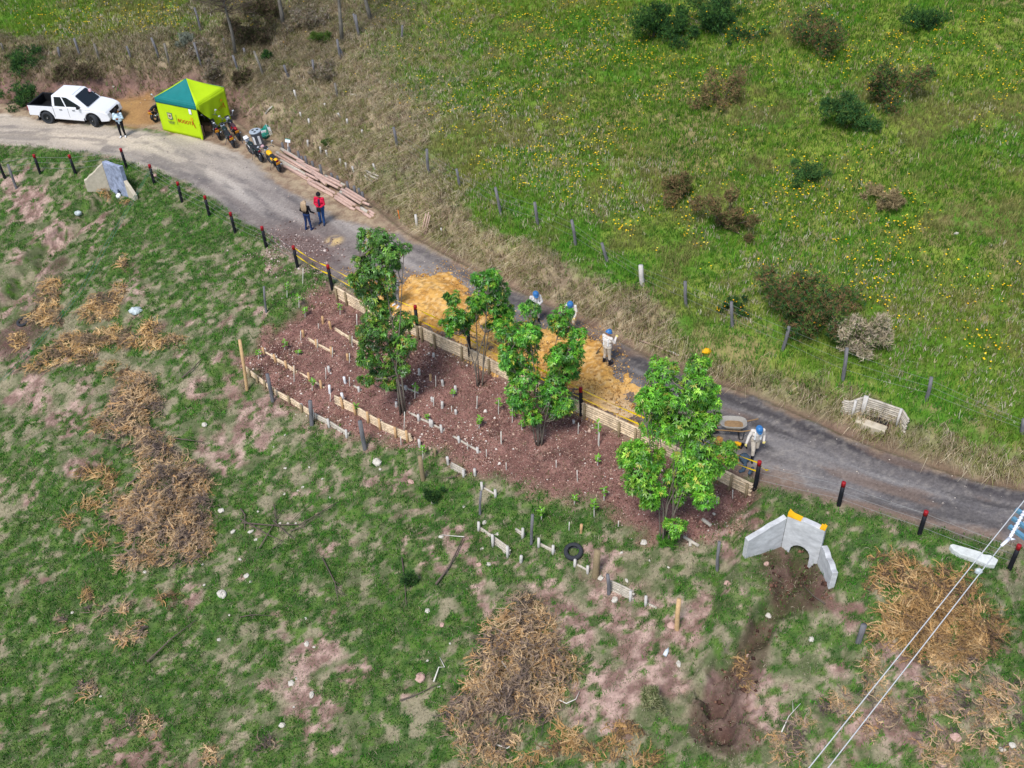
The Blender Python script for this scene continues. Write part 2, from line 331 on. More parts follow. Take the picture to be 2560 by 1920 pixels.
# ------------------------------------------------------------------ ground sheet
def polyw(z, pts, drop=0.0): return np.array([flat(z, x, y, -drop) for x, y in pts])
def gpoly(z, pts): return np.array([g(z, x, y)[:2] for x, y in pts])
TERR = gpoly('D', [(724,622),(900,705),(1075,785),(1240,862),(1380,935),(1560,1015),(1636,1050),(1615,1105),(1500,1160),(1400,1160),(1300,1085),(1200,1062),(1100,1052),(1000,1010),(900,950),(760,940),(620,870),(525,792),(555,745),(640,690),(690,640)])
ROADP = polyw('D', [(-60,243),(0,245),(100,262),(240,275),(340,288),(430,297),(520,330),(590,390),(650,425),(720,470),(800,490),(870,510),(980,570),(1100,625),(1200,670),(1300,720),(1400,775),(1500,820),(1600,850),(1700,890),(1800,935),(1900,975),(2000,1010),(2100,1040),(2212,1062),(2400,1105),(2400,1230),(2212,1187),(2000,1137),(1850,1100),(1750,1072),(1620,1040),(1500,985),(1380,930),(1236,862),(1070,785),(908,708),(740,618),(660,570),(570,500),(530,480),(460,430),(400,395),(330,365),(250,340),(120,320),(0,311),(-60,311)])
YPAD = polyw('D', [(235,215),(330,205),(345,262),(290,278),(235,262)])
def blob(z, x, y, r):
    p = g(z, x, y); return p[0], p[1], r
PINK = [blob('D', *a) for a in [(480,830,2.2),(560,900,1.8),(130,880,2.0),(80,820,1.6),(480,960,1.5),(260,640,1.6),(1000,1180,1.2),(860,1040,1.5),(1180,1280,2.0),(1300,1260,1.5),(1400,1430,2.6),(1480,1330,1.6),(1330,1480,2.0),(1620,1480,1.7),(1560,1530,1.8),(700,1400,2.2),(640,1500,1.6),(260,1600,1.6),(310,1640,1.6),(60,450,2.0),(30,400,1.6),(120,540,2.0),(60,640,2.4),(20,760,2.2),(200,480,1.2),(150,1010,1.2),(1950,1600,1.6),(1640,1120,1.2),(1560,1170,1.5),(1800,1300,1.4),(1960,1480,1.2),(1850,1560,1.4)]]
GREEN = [blob('D', *a) for a in [(420,480,2.6),(560,600,3.0),(350,560,2.0),(640,680,1.8),(260,420,2.4),(100,360,2.4),(950,960,1.8),(1000,1080,2.2),(1130,1080,1.6),(1250,1110,1.4),(900,1200,2.0),(1150,1170,1.6),(60,1350,4.0),(200,1500,4.0),(450,1550,2.5),(60,1150,3.0),(330,1130,2.2),(700,1350,1.8),(1750,1180,1.8),(1700,1090,1.5),(1930,1150,1.4),(1850,1150,1.4),(2150,1300,1.6),(1560,1320,1.8),(1500,1250,1.4),(1600,1420,1.6),(2100,1500,2.0),(1900,1400,1.4),(820,1450,2.0),(860,1590,2.0),(1180,1200,1.2)]]
DARKS = [blob('D', *a) for a in [(1700,1240,1.0),(1730,1280,.9),(1610,1450,.55),(1625,1410,.5),(1570,1500,.5),(1540,1560,.75),(1555,1610,.9),(1640,1370,.5),(60,700,1.2),(30,740,1.0),(100,620,.8),(130,570,.6)]]
def ground_fields(x, y, su, sl, s1, s2, t, rd):
    n3 = fbm(x, y, 2.2, 4, 11); n4 = fbm(x, y, .55, 4, 12); n5 = fbm(x, y, 5, 3, 13); n6 = fbm(x, y, .25, 3, 14)
    wob = (n4-.5)*1.0
    road = smooth(-.25, .2, poly_sd(x, y, ROADP)+wob*.7)
    terr = smooth(-.5, .35, poly_sd(x, y, TERR)+wob*1.5)
    gr = .545+(n3-.5)*.55+(n4-.5)*.75+(fbm(x, y, .26, 4, 15)-.5)*1.3
    for bx, by, r in PINK: gr = gr-.21*np.exp(-((x-bx)**2+(y-by)**2)/(.8*r)**2)
    for bx, by, r in GREEN: gr = gr+.10*np.exp(-((x-bx)**2+(y-by)**2)/r**2)
    dk = 0
    for bx, by, r in DARKS: dk = dk+np.exp(-((x-bx)**2+(y-by)**2)/r**2)
    dk = np.clip(smooth(.15, .75, dk+(n4-.5)*.9*(dk > .04))*(.55+.6*n6), 0, 1)
    bench = ((su < 0) & (t < .5) & (sl > 0)); grass_lo = smooth(.46, .56, gr)*np.where(bench, .12, 1)*(1-terr)*(1-dk)
    # dry bank strip above the road: wide at the tent, narrower to the right
    wd = 4.6*(1-smooth(S_TENT+4, S_TENT+22, s1)) + 1.9
    lefty = 1-smooth(S_TENT-6, S_TENT+2, s1)
    wd = wd*(1-lefty)+5.0*lefty
    dry = (1-smooth(wd*.75, wd*1.25, su+(n5-.5)*3.0+(n4-.5)*1.2))
    corner = np.exp(-((x-CORN[0])/7.0)**2-((y-CORN[1])/10)**2)     # dry scrub slope under the trees
    dry = np.clip(dry+1.3*corner*(.5+n3), 0, 1)
    return n3, n4, n5, n6, road, terr, grass_lo, dry, dk
CORN = g('D', 620, 110)
n3, n4, n5, n6, road, terr, glo, dry, dk = ground_fields(GX, GY, SU, SL, S1, S2, TT, RD)
def mixc(a, b, t): return a*(1-t[..., None])+b*t[..., None]
full = lambda c: np.broadcast_to(c, GX.shape+(3,))
soil = mixc(full(lin(132,104,94)), lin(194,164,150), smooth(.35, .65, n4*.4+n6*.6))
soil = mixc(soil, lin(112,84,72), smooth(.55, .75, n3)*.5)
pk = np.zeros(GX.shape)
for bx, by, r in PINK: pk = np.maximum(pk, np.exp(-((GX-bx)**2+(GY-by)**2)/(r*.85)**2))
thatch = mixc(full(lin(90,104,64)), lin(150,142,114), smooth(.35, .65, fbm(GX, GY, .5, 4, 23)))
soil = mixc(soil, thatch, np.clip(1.15-1.25*smooth(.3, .75, pk*.62+(fbm(GX, GY, .9, 5, 21)-.42)*2.0), 0, 1)*.9)
gcol = mixc(full(lin(48,84,30)), lin(86,118,44), smooth(.3, .7, n6))
low = mixc(soil, gcol, glo*.85)
low = mixc(low, lin(74,52,44), dk*.85)
bn = ((SU < 0) & (TT < .5) & (SL > 0))*1.0
low = mixc(low, mixc(full(lin(142,116,96)), lin(178,156,128), smooth(.35, .65, n6*.5+n4*.5)), bn*.9)
tsoil = mixc(full(lin(100,70,64)), lin(152,112,102), smooth(.35, .75, n4)); tsoil = mixc(tsoil, lin(160,124,110), smooth(.62, .72, n6)*.6)
tsoil = mixc(tsoil, lin(140,102,92), smooth(.45, .6, fbm(GX, GY, 3.5, 2, 31))*.5)
low = mixc(low, tsoil, terr)
mead = mixc(full(lin(86,128,38)), lin(130,146,60), smooth(.35, .65, n3)); mead = mixc(mead, lin(156,134,100), smooth(.56, .68, n5*.55+n4*.45)*.7)
drc = mixc(full(lin(140,122,100)), lin(180,162,130), smooth(.3, .7, n4)); drc = mixc(drc, lin(116,90,84), smooth(.55, .75, n3)*.5)
drc = mixc(drc, lin(98,116,56), smooth(.5, .65, n5)*.5)
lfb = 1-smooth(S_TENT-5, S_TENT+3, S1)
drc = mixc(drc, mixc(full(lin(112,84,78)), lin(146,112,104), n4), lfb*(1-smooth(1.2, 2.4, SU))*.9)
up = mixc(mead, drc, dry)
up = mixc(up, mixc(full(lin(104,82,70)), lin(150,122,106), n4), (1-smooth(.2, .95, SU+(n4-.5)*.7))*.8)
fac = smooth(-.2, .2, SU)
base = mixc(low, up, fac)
# road colour: pale and dusty at the left, dark grey at the right, streaked along its length
ls = S1
streak = fbm(ls/6.0, TT*9, 1.0, 4, 41); st2 = fbm(ls/1.6, TT*14, 1.0, 4, 42)
left = 1-smooth(S_TENT-4, S_TENT+9, ls); right = smooth(S_TENT+15, S_TENT+26, ls)
trk = np.exp(-((TT-.36)/.13)**2)+np.exp(-((TT-.74)/.13)**2)
pale = np.clip(.42*trk+(streak-.42)*1.6+.42*left-.05, 0, 1)
rgrey = mixc(mixc(full(lin(128,118,112)), lin(150,140,130), left), lin(108,102,100), right)
rpale = mixc(mixc(full(lin(182,172,162)), lin(206,190,168), left), lin(150,144,140), right)
rcol = mixc(rgrey, rpale, pale)
rcol = mixc(rcol, lin(84,80,82), smooth(.5, .66, st2)*.45)
rcol = mixc(rcol, lin(62,58,60), right*np.exp(-((TT-.12)/.08)**2)*smooth(.3, .6, streak+.15)*.8)
rcol = mixc(rcol, lin(140,116,98), right*smooth(.72, .95, TT+(n4-.5)*.4)*.8)
rcol = mixc(rcol, lin(176,166,154), smooth(.5, .75, fbm(GX, GY, .16, 3, 44))*.28); rcol = mixc(rcol, lin(70,66,66), smooth(.55, .7, fbm(ls/2.5, TT*8, 1.0, 4, 45))*right*.6); rcol = mixc(rcol, lin(128,106,92), smooth(.5, .65, fbm(ls/3, TT*6, 1.0, 4, 46))*right*.55)
mud = np.zeros(GX.shape)
for a in [(620,520,1.6),(680,560,1.6),(640,545,1.2)]:
    q = flat('D', a[0], a[1]); mud += np.exp(-((GX-q[0])**2+(GY-q[1])**2)/a[2]**2)
rcol = mixc(rcol, lin(112,90,84), np.clip(mud*(.4+n4), 0, 1)*.8)
for a in [(722,519,.42)]:
    q = flat('D', a[0], a[1]); rcol = mixc(rcol, lin(206,176,122), np.exp(-(((GX-q[0])**2+(GY-q[1])**2)/a[2]**2)**2)*smooth(.3, .5, n6))
base = mixc(base, rcol, road)
ochre = smooth(-.4, .5, poly_sd(GX, GY, YPAD)+(n4-.5)*1.2)
base = mixc(base, mixc(full(lin(186,146,92)), lin(150,112,74), n4), ochre)
nxg, nyg = GX.shape
HZ2 = HZ + (n6-.5)*.05*(1-road) + (n4-.5)*.08*(1-road)
idx = np.arange(nxg*nyg).reshape(nxg, nyg)
faces = np.stack([idx[:-1, :-1], idx[1:, :-1], idx[1:, 1:], idx[:-1, 1:]], -1).reshape(-1, 4)
gnd = npmesh('ground', np.stack([GX, GY, HZ2], -1).reshape(-1, 3), faces, base.reshape(-1, 3), M['ground'], True)
gnd['kind'] = 'structure'

# fields sampled anywhere
def fld(A, x, y): return bil(A, x, y)

# ------------------------------------------------------------------ grass and other ground cover
def scatter(n, x0=-46, x1=46, y0=10, y1=92):
    x = rng.uniform(x0, x1, n); y = rng.uniform(y0, y1, n); z = bil(HZ2, x, y)
    u, v = proj(np.c_[x, y, z])
    k = (u > -480) & (u < 3040) & (v > -200) & (v < 2150)
    return x[k], y[k], z[k]
def blades(name, x, y, z, L, W, col, nb=5, spread=.05, lean=.5, droop=.4, mt='grass', cvar=.18, lean_dir=None):
    n = len(x); N = n*nb
    bx = np.repeat(x, nb)+rng.normal(0, spread, N); by = np.repeat(y, nb)+rng.normal(0, spread, N); bz = np.repeat(z, nb)-.01
    l = np.repeat(L, nb)*rng.uniform(.55, 1.15, N); wdt = np.repeat(np.broadcast_to(W, (n,)), nb)*rng.uniform(.7, 1.2, N)
    a = rng.uniform(0, 2*np.pi, N); le = rng.uniform(.1, 1, N)*lean
    dx, dy = np.cos(a)*le, np.sin(a)*le
    if lean_dir is not None: dx = dx*.6+np.repeat(lean_dir[0], nb)*le; dy = dy*.6+np.repeat(lean_dir[1], nb)*le
    b = rng.uniform(0, 2*np.pi, N); sx, sy = np.cos(b)*wdt/2, np.sin(b)*wdt/2
    up = np.sqrt(np.maximum(1-le**2*.6, .15))
    P0 = np.c_[bx-sx, by-sy, bz]; P1 = np.c_[bx+sx, by+sy, bz]
    mx_, my_, mz_ = bx+dx*l*.45, by+dy*l*.45, bz+up*l*.6
    P2 = np.c_[mx_-sx*.8, my_-sy*.8, mz_]; P3 = np.c_[mx_+sx*.8, my_+sy*.8, mz_]
    P4 = np.c_[bx+dx*l*(1.1+droop*.4), by+dy*l*(1.1+droop*.4), bz+up*l*(1-droop*le)]
    V = np.stack([P0, P1, P2, P3, P4], 1).reshape(-1, 3)
    o = np.arange(N)*5
    Fq = np.concatenate([np.c_[o, o+1, o+3], np.c_[o, o+3, o+2], np.c_[o+2, o+3, o+4]])
    cc = np.repeat(col, nb, 0)*(1+rng.normal(0, cvar, (N, 1)))
    return npmesh(name, V, Fq, np.repeat(cc, 5, 0), M[mt])
def pick(cols, wts, n):
    return np.array([lin(*c) for c in cols])[rng.choice(len(cols), n, p=np.array(wts)/sum(wts))]
def stuff(o, label, cat): return tag(o, label, cat, None, 'stuff')
# lower pasture
x, y, z = scatter(520000, y1=75)
su_, sl_ = bil(SU, x, y), bil(SL, x, y)
pr = bil(glo, x, y)*(1-bil(road, x, y))*(su_ < 0)*(sl_ < .35); k = rng.random(len(x)) < pr*.95
x, y, z = x[k], y[k], z[k]
tn = fbm(x, y, 3.0, 3, 51)
c = pick([(58,118,34),(82,150,44),(50,98,36),(108,148,60),(132,134,84)], [4,4,3,1.6,1], len(x))*(.7+.65*tn)[:, None]
stuff(blades('short_grass', x, y, z, rng.uniform(.07, .19, len(x)), .024, c, nb=5, spread=.06, lean=.75), 'patchy short green grass on the grazed slope below the road', 'grass')
# dry straw thatch among it
x, y, z = scatter(520000, y1=75)
pr = (1-bil(road, x, y))*(bil(SU, x, y) < 0)*(bil(SL, x, y) < .2)*(1-.92*bil(terr, x, y))*(.4+1.3*smooth(.38, .6, fbm(x, y, .7, 4, 52))); k = rng.random(len(x)) < pr
x, y, z = x[k], y[k], z[k]
c = pick([(176,160,134),(150,138,112),(196,182,158),(104,102,76),(122,138,84),(90,122,58),(78,112,48)], [2.4,2.4,1.6,1.6,3,3,2], len(x))
stuff(blades('dry_thatch', x, y, z, rng.uniform(.08, .22, len(x)), .013, c, nb=3, spread=.08, lean=1.0, droop=.9), 'withered straw litter between the green tufts of the lower slope', 'dry grass')
# meadow
x, y, z = scatter(560000, y0=20)
du_ = bil(SU, x, y); dr = bil(dry, x, y)
k = (du_ > .8) & (rng.random(len(x)) < (1-dr*.92)*.9)
x, y, z = x[k], y[k], z[k]
tn = fbm(x, y, 4.0, 4, 61); t2 = fbm(x, y, 1.3, 3, 62); near = 1-smooth(3, 11, bil(SU, x, y)+(tn-.5)*8)
c = pick([(94,142,36),(122,160,46),(78,126,36),(150,162,78),(60,110,38),(176,162,114)], [4,3.2,3,2.4,2,1.8], len(x))
c = c*(.5+1.08*t2)[:, None]
c = c*(1-near[:, None]*.25)+pick([(70,140,40),(88,158,52),(60,118,40)], [1,1,1], len(x))*near[:, None]*.5
br = smooth(.50, .64, tn*.6+t2*.4)[:, None]; c = c*(1-br*.6)+lin(162,144,98)*br*.6; ol = smooth(.5, .62, fbm(x, y, 7, 3, 63))[:, None]; c = c*(1-ol*.35)+lin(154,160,62)*ol*.3
stuff(blades('meadow_grass', x, y, z, rng.uniform(.16, .4, len(x))*(.35+1.3*t2), .026, c, nb=5, spread=.08, lean=.6), 'tall green meadow grass on the hillside above the road', 'grass')
# pale seed heads along the fence and in drifts
x, y, z = scatter(300000, y0=20)
du_ = bil(SU, x, y); tn = fbm(x, y, 3.0, 3, 71)
dens = smooth(1.6, 3, du_)*(1-smooth(6, 13, du_))*.75*smooth(.36, .56, tn)+smooth(.54, .64, tn)*.34*(du_ > 3)
k = rng.random(len(x)) < dens*.6
x, y, z = x[k], y[k], z[k]
c = pick([(212,196,168),(190,172,140),(224,212,190),(172,164,118)], [3,3,2,2], len(x))
stuff(blades('seed_heads', x, y, z+.12, rng.uniform(.14, .32, len(x)), .024, c, nb=3, spread=.07, lean=.55, droop=.6), 'pale feathery seed heads standing above the meadow grass', 'grass')
# long dry bank grass hanging over the cut bank
x, y, z = scatter(420000, y0=18)
du_ = bil(SU, x, y); dr = bil(dry, x, y); tn = fbm(x, y, 1.6, 3, 81)
k = (du_ > .45) & (rng.random(len(x)) < dr*(.5+1.0*smooth(.3, .55, tn))*.85)
x, y, z = x[k], y[k], z[k]; du_ = du_[k]; tn = tn[k]
nx_, ny_ = -(bil(SU, x+.3, y)-bil(SU, x-.3, y))/.6, -(bil(SU, x, y+.3)-bil(SU, x, y-.3))/.6
c = pick([(204,186,150),(224,208,174),(182,160,128),(144,124,106),(164,166,98),(116,128,60)], [4,4,3,1.6,3,2], len(x))*(.66+.75*tn)[:, None]
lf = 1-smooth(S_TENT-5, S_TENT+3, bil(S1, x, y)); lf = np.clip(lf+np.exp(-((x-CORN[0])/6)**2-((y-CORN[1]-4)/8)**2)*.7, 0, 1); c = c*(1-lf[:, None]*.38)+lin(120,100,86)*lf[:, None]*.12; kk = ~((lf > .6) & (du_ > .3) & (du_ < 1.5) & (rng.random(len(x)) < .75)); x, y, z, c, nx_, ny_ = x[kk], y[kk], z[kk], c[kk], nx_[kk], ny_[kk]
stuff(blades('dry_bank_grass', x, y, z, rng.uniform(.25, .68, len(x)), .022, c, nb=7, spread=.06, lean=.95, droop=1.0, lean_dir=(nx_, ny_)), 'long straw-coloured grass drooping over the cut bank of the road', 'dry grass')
# green weeds on the bank
x, y, z = scatter(120000, y0=18)
du_ = bil(SU, x, y); tn = fbm(x, y, 1.8, 3, 91)
k = (du_ > .5) & (du_ < 9) & (rng.random(len(x)) < bil(dry, x, y)*smooth(.48, .6, tn)*(.35+.65*smooth(S_TENT+4, S_TENT+20, bil(S1, x, y)))*.9)
x, y, z = x[k], y[k], z[k]
c = pick([(62,92,34),(86,112,40),(112,122,50),(50,74,36)], [2,2,2,1], len(x))
stuff(blades('bank_weeds', x, y, z, rng.uniform(.15, .35, len(x)), .03, c, nb=6, spread=.07, lean=.7), 'green weeds and tufts growing through the dry bank grass', 'weeds')
# yellow wildflowers
x, y, z = scatter(90000, y0=20)
du_ = bil(SU, x, y); tn = fbm(x, y, 5.0, 3, 101); t2 = fbm(x, y, .9, 2, 102)
k = (du_ > 5) & (rng.random(len(x)) < smooth(.36, .58, tn)*smooth(.36, .66, t2)*1.0*(1-.8*bil(dry, x, y)))
x, y, z = x[k], y[k], z[k]+rng.uniform(.2, .36, k.sum())
n = len(x); r = rng.uniform(.022, .05, n); V = []; 
ang = rng.uniform(0, 6.28, n)
for j in range(5):
    a = ang+j*2*np.pi/5; V.append(np.c_[x+np.cos(a)*r, y+np.sin(a)*r, z+rng.uniform(-.012, .012, n)])
V = np.stack(V, 1).reshape(-1, 3); o_ = np.arange(n)*5
fl = npmesh('wildflowers', V, np.concatenate([np.c_[o_, o_+1, o_+2], np.c_[o_, o_+2, o_+3], np.c_[o_, o_+3, o_+4]]), np.repeat(pick([(250,206,30),(240,180,30),(246,220,90)], [4,2,1], n), 5, 0), M['pebble'])
stuff(fl, 'countless small yellow wildflowers dotted over the meadow', 'wildflowers')
# chips and pebbles
def chips(name, x, y, z, r, col, label, cat):
    n = len(x); oc = np.array([(1,0,0),(0,1,0),(-1,0,0),(0,-1,0),(0,0,.8),(0,0,-.5)])
    V = oc[None]*rng.uniform(.55, 1.2, (n, 6, 1))*r[:, None, None]; a = rng.uniform(0, 6.28, n)
    ca, sa = np.cos(a)[:, None], np.sin(a)[:, None]
    V = np.stack([V[..., 0]*ca-V[..., 1]*sa, V[..., 0]*sa+V[..., 1]*ca, V[..., 2]], -1)+np.stack([x, y, z], -1)[:, None]
    F0 = np.array([(0,1,4),(1,2,4),(2,3,4),(3,0,4),(1,0,5),(2,1,5),(3,2,5),(0,3,5)])
    return stuff(npmesh(name, V.reshape(-1, 3), (F0[None]+(np.arange(n)*6)[:, None, None]).reshape(-1, 3), np.repeat(col, 6, 0), M['pebble']), label, cat)
x, y, z = scatter(260000, x0=-14, x1=16, y0=16, y1=48)
k = rng.random(len(x)) < bil(terr, x, y)*(.12+.6*smooth(.42, .66, fbm(x, y, 1.5, 3, 111)))
x, y, z = x[k], y[k], z[k]
chips('soil_chips', x, y, z, rng.gamma(2, .011, len(x))+.012, pick([(206,176,156),(146,106,92),(226,212,200),(96,66,56),(178,140,120)], [2,4,1.3,4,2], len(x)), 'pale stone chips and clods strewn over the dug red soil', 'gravel')
x, y, z = scatter(200000, x0=-18, x1=-6, y0=38, y1=52)
k = rng.random(len(x)) < bil(mud, x, y)*.2*smooth(.42, .62, fbm(x, y, .8, 3, 116))*(1-.75*bil(road, x, y))
x, y, z = x[k], y[k], z[k]
chips('roadside_rubble', x, y, z, rng.gamma(2, .013, len(x))+.012, pick([(176,150,140),(120,92,84),(206,188,178),(92,72,66)], [3,3,1.5,2], len(x)), 'broken stones and soil crumbs at the road edge by the first taped post', 'gravel')
qd = poly_sd(GX, GY, polyw('D', [(737,612),(768,590),(862,606),(885,592),(945,586),(1000,600),(1035,640),(1120,700),(1165,704),(1262,700),(1322,760),(1400,875),(1384,924),(1236,856),(1070,777),(908,701)]))
x, y, z = scatter(160000, x0=-8, x1=10, y0=30, y1=52)
dq = bil(qd, x, y); k = rng.random(len(x)) < smooth(-1.0, .1, dq+(fbm(x, y, .8, 3, 137)-.5)*1.4)*.35*(bil(SL, x, y) > 0)
x, y, z = x[k], y[k], z[k]+.085*smooth(0, .7, dq[k])
chips('ochre_chips', x, y, z, rng.gamma(2, .008, len(x))+.012, pick([(206,158,92),(180,132,72),(226,190,134),(150,110,66)], [3,3,2,2], len(x)), 'loose ochre stones spilled round the spread gravel', 'gravel')
x, y, z = scatter(80000, y1=75)
k = (rng.random(len(x)) < bil(road, x, y)*.25+.35*((bil(SU, x, y) < 1.2) & (bil(SU, x, y) > -.6))*smooth(.5, .7, fbm(x, y, 2, 3, 121)))
x, y, z = x[k], y[k], z[k]
chips('road_gravel', x, y, z, rng.gamma(2, .008, len(x))+.01, pick([(196,184,172),(150,140,132),(120,112,108),(214,196,176)], [3,3,3,1], len(x)), 'loose grey stones lying on the unpaved road', 'gravel')
x, y, z = scatter(200000, y1=40)
k = rng.random(len(x)) < bil(dk, x, y)*.5*smooth(.4, .6, fbm(x, y, .5, 3, 115))
x, y, z = x[k], y[k], z[k]
chips('gully_clods', x, y, z, rng.gamma(2, .022, len(x))+.02, pick([(84,58,48),(112,80,66),(64,44,38),(136,102,84)], [3,3,2,1], len(x)), 'dark earth clods crumbling in the eroded gullies', 'dirt')
x, y, z = scatter(420000, x0=-14, x1=16, y0=16, y1=48)
k = rng.random(len(x)) < bil(terr, x, y)*.9
x, y, z = x[k], y[k], z[k]
c = pick([(164,128,114),(130,100,90),(194,160,144),(106,82,74),(214,188,170)], [3,3,2,2,1.2], len(x))
stuff(blades('soil_litter', x, y, z, rng.uniform(.03, .09, len(x)), .028, c, nb=2, spread=.06, lean=1.25, droop=.9), 'brown leaf litter and clods covering the planted soil', 'litter')
# ochre gravel being spread on the road
OCH = polyw('D', [(737,612),(768,590),(810,596),(862,606),(885,592),(945,586),(1000,600),(1035,640),(1075,662),(1120,700),(1165,704),(1215,694),(1262,700),(1298,722),(1322,760),(1350,800),(1385,838),(1400,875),(1390,936),(1236,868),(1070,789),(908,713),(740,626)])
OCH2 = polyw('D', [(1548,935),(1580,950),(1605,968),(1622,985),(1635,1005),(1622,1030),(1560,1003),(1520,985)])
HEAPS = []
def on_heap(p):
    for ax, ay, T in HEAPS:
        if ax[0] < p.x < ax[-1] and ay[0] < p.y < ay[-1]: p.z += float(max(0, T[int((p.x-ax[0])/.06), int((p.y-ay[0])/.06)]))
    return p
def heap(name, PL, label, mounds, fine):
    x0, y0 = PL.min(0)-.3; x1, y1 = PL.max(0)+.3
    ax = np.arange(x0, x1, .06); ay = np.arange(y0, y1, .06); X, Y = np.meshgrid(ax, ay, indexing='ij')
    sd_ = poly_sd(X, Y, PL)+(fbm(X, Y, .8, 5, 131)-.5)*1.7
    tk = .05*smooth(-.05, .9, sd_)
    for mz, mx_, my_, r, h in mounds:
        q = flat(mz, mx_, my_); tk += h*np.exp(-((X-q[0])**2+(Y-q[1])**2)/r**2)*smooth(0, .6, sd_)
    tk += (fbm(X, Y, .45, 5, 132)-.5)*.16*smooth(0, .5, sd_)+(fbm(X, Y, .13, 2, 135)-.5)*.05*smooth(0, .4, sd_)
    # rake marks
    q = flat('z3', 1540, 660); dd = np.hypot(X-q[0], Y-q[1]); tk -= .05*np.exp(-(dd/.8)**2)*(np.sin((X*.8+Y*.6)*16) > .2)
    HEAPS.append((ax, ay, np.where(sd_ > 0, tk-.02, 0)))
    Zz = bil(HZ2, X, Y)+tk-.03*(1-smooth(-.1, .25, sd_))-.02
    nn = fbm(X, Y, .8, 4, 133); c_ = mixc(np.broadcast_to(lin(230,178,98), X.shape+(3,)), lin(200,146,72), smooth(.35, .65, nn))
    c_ = mixc(c_, lin(236,200,142), smooth(.5, .7, fbm(X, Y, .15, 3, 134))*.6); c_ = mixc(c_, lin(132,98,60), smooth(.56, .7, fbm(X, Y, .11, 2, 136))*.5)
    q = flat('D', 1345, 885); pl = np.exp(-((X-q[0])**2+(Y-q[1])**2)/.9**2); c_ = mixc(c_, lin(206,178,140), pl)
    c_ = mixc(c_, lin(128,96,66), (1-smooth(-.05, .3, sd_))*.7)
    ii = np.arange(X.size).reshape(X.shape); Fq = np.stack([ii[:-1, :-1], ii[1:, :-1], ii[1:, 1:], ii[:-1, 1:]], -1).reshape(-1, 4)
    keep = (sd_[:-1, :-1].ravel() > -.12)
    o = npmesh(name, np.stack([X, Y, Zz], -1).reshape(-1, 3), Fq[keep], c_.reshape(-1, 3), M['gravel'], True)
    return stuff(o, label, 'gravel')
MOUND = [('D', 925, 632, 1.2, .16), ('D', 985, 655, 1.2, .1), ('D', 890, 650, .8, .06), ('D', 1300, 790, 1.0, .16), ('D', 1240, 740, 1.2, .12), ('D', 770, 610, .8, .2)]
heap('ochre_gravel', OCH, 'heaped ochre gravel being spread over the road behind the log wall', MOUND, 1)
heap('ochre_gravel', OCH2, 'small patch of ochre gravel under the walking worker beside the barrow', [('D', 1575, 975, .6, .15)], 0)
#--PART2--
# ------------------------------------------------------------------ walls of stacked logs, pegs, stakes
def along(a, b, t): return a+(b-a)*t
def log_wall(name, label, zname, pts, nlog, r, lift=None, pegs=(), peg_h=None, peg_mat='peg_new', mat='wallwood', group=None, sink=0.05, cat='log wall', top=True):
    """stacked horizontal logs between survey points of the top line; pegs: list of fractions per whole line"""
    H = nlog*2*r*.94
    P = [g(zname, x, y, H if top else 0) for x, y in pts]
    root = thing(name, label, cat, P[0], group=group); o = Vector(P[0])
    L = [0]
    for i in range(len(P)-1): L.append(L[-1]+(P[i+1]-P[i]).length)
    for i in range(len(P)-1):
        a, b = P[i]-o, P[i+1]-o; d = (b-a).normalized()
        for k in range(nlog):
            mb = MB(); mb.smooth = True; e0 = random.uniform(-.06, .02); e1 = random.uniform(-.02, .06)
            zz = -sink+r+k*2*r*.94; jit = random.uniform(-.012, .012); nrm = Vector((d.y, -d.x, 0))*jit
            q = [a+d*e0+Vector((0, 0, zz))+nrm, along(a, b, .33)+Vector((0, 0, zz+random.uniform(-.012, .012)))+nrm, along(a, b, .66)+Vector((0, 0, zz+random.uniform(-.012, .012)))+nrm, b+d*e1+Vector((0, 0, zz))+nrm]
            mb.tube(q, [r*random.uniform(.9, 1.05) for _ in q], 8); mb.build('log', M[mat], root)
    for f in pegs:
        s = f*L[-1]; i = 0
        while i < len(P)-2 and s > L[i+1]: i += 1
        a, b = P[i]-o, P[i+1]-o; d = (b-a).normalized(); c = a+d*(s-L[i]); nrm = Vector((d.y, -d.x, 0))
        if nrm.y > 0: nrm = -nrm
        mb = MB(); mb.smooth = True; ph = (peg_h or H)*random.uniform(.95, 1.1); c = c+nrm*(r+.05)
        c.z = hz(o.x+c.x, o.y+c.y)-o.z
        tl = Vector((random.uniform(-.03, .03), random.uniform(-.03, .03), 0))
        mb.tube([c-Vector((0, 0, .25)), c+Vector((0, 0, ph))+tl], [.055, .052], 9)
        mb.build('peg', M[peg_mat], root)
    return root
def post(name, label, cat, base, top, r, mat, group=None, r2=None, wob=.08, n=9, bend=0):
    base = Vector(base); d = Vector(top)-base; mb = MB(); mb.smooth = True
    mid = d*.5+Vector((random.uniform(-bend, bend), random.uniform(-bend, bend), 0))
    mb.tube([Vector((0, 0, -.25)), Vector((0, 0, 0)), mid, d], [r, r, r*.97, r2 or r*.93], n, wob=wob)
    return tag(mb.build(name, M[mat], None, base), label, cat, group)
def lean_top(base, z, tx, ty):
    return on_plane(z, tx, ty, base)

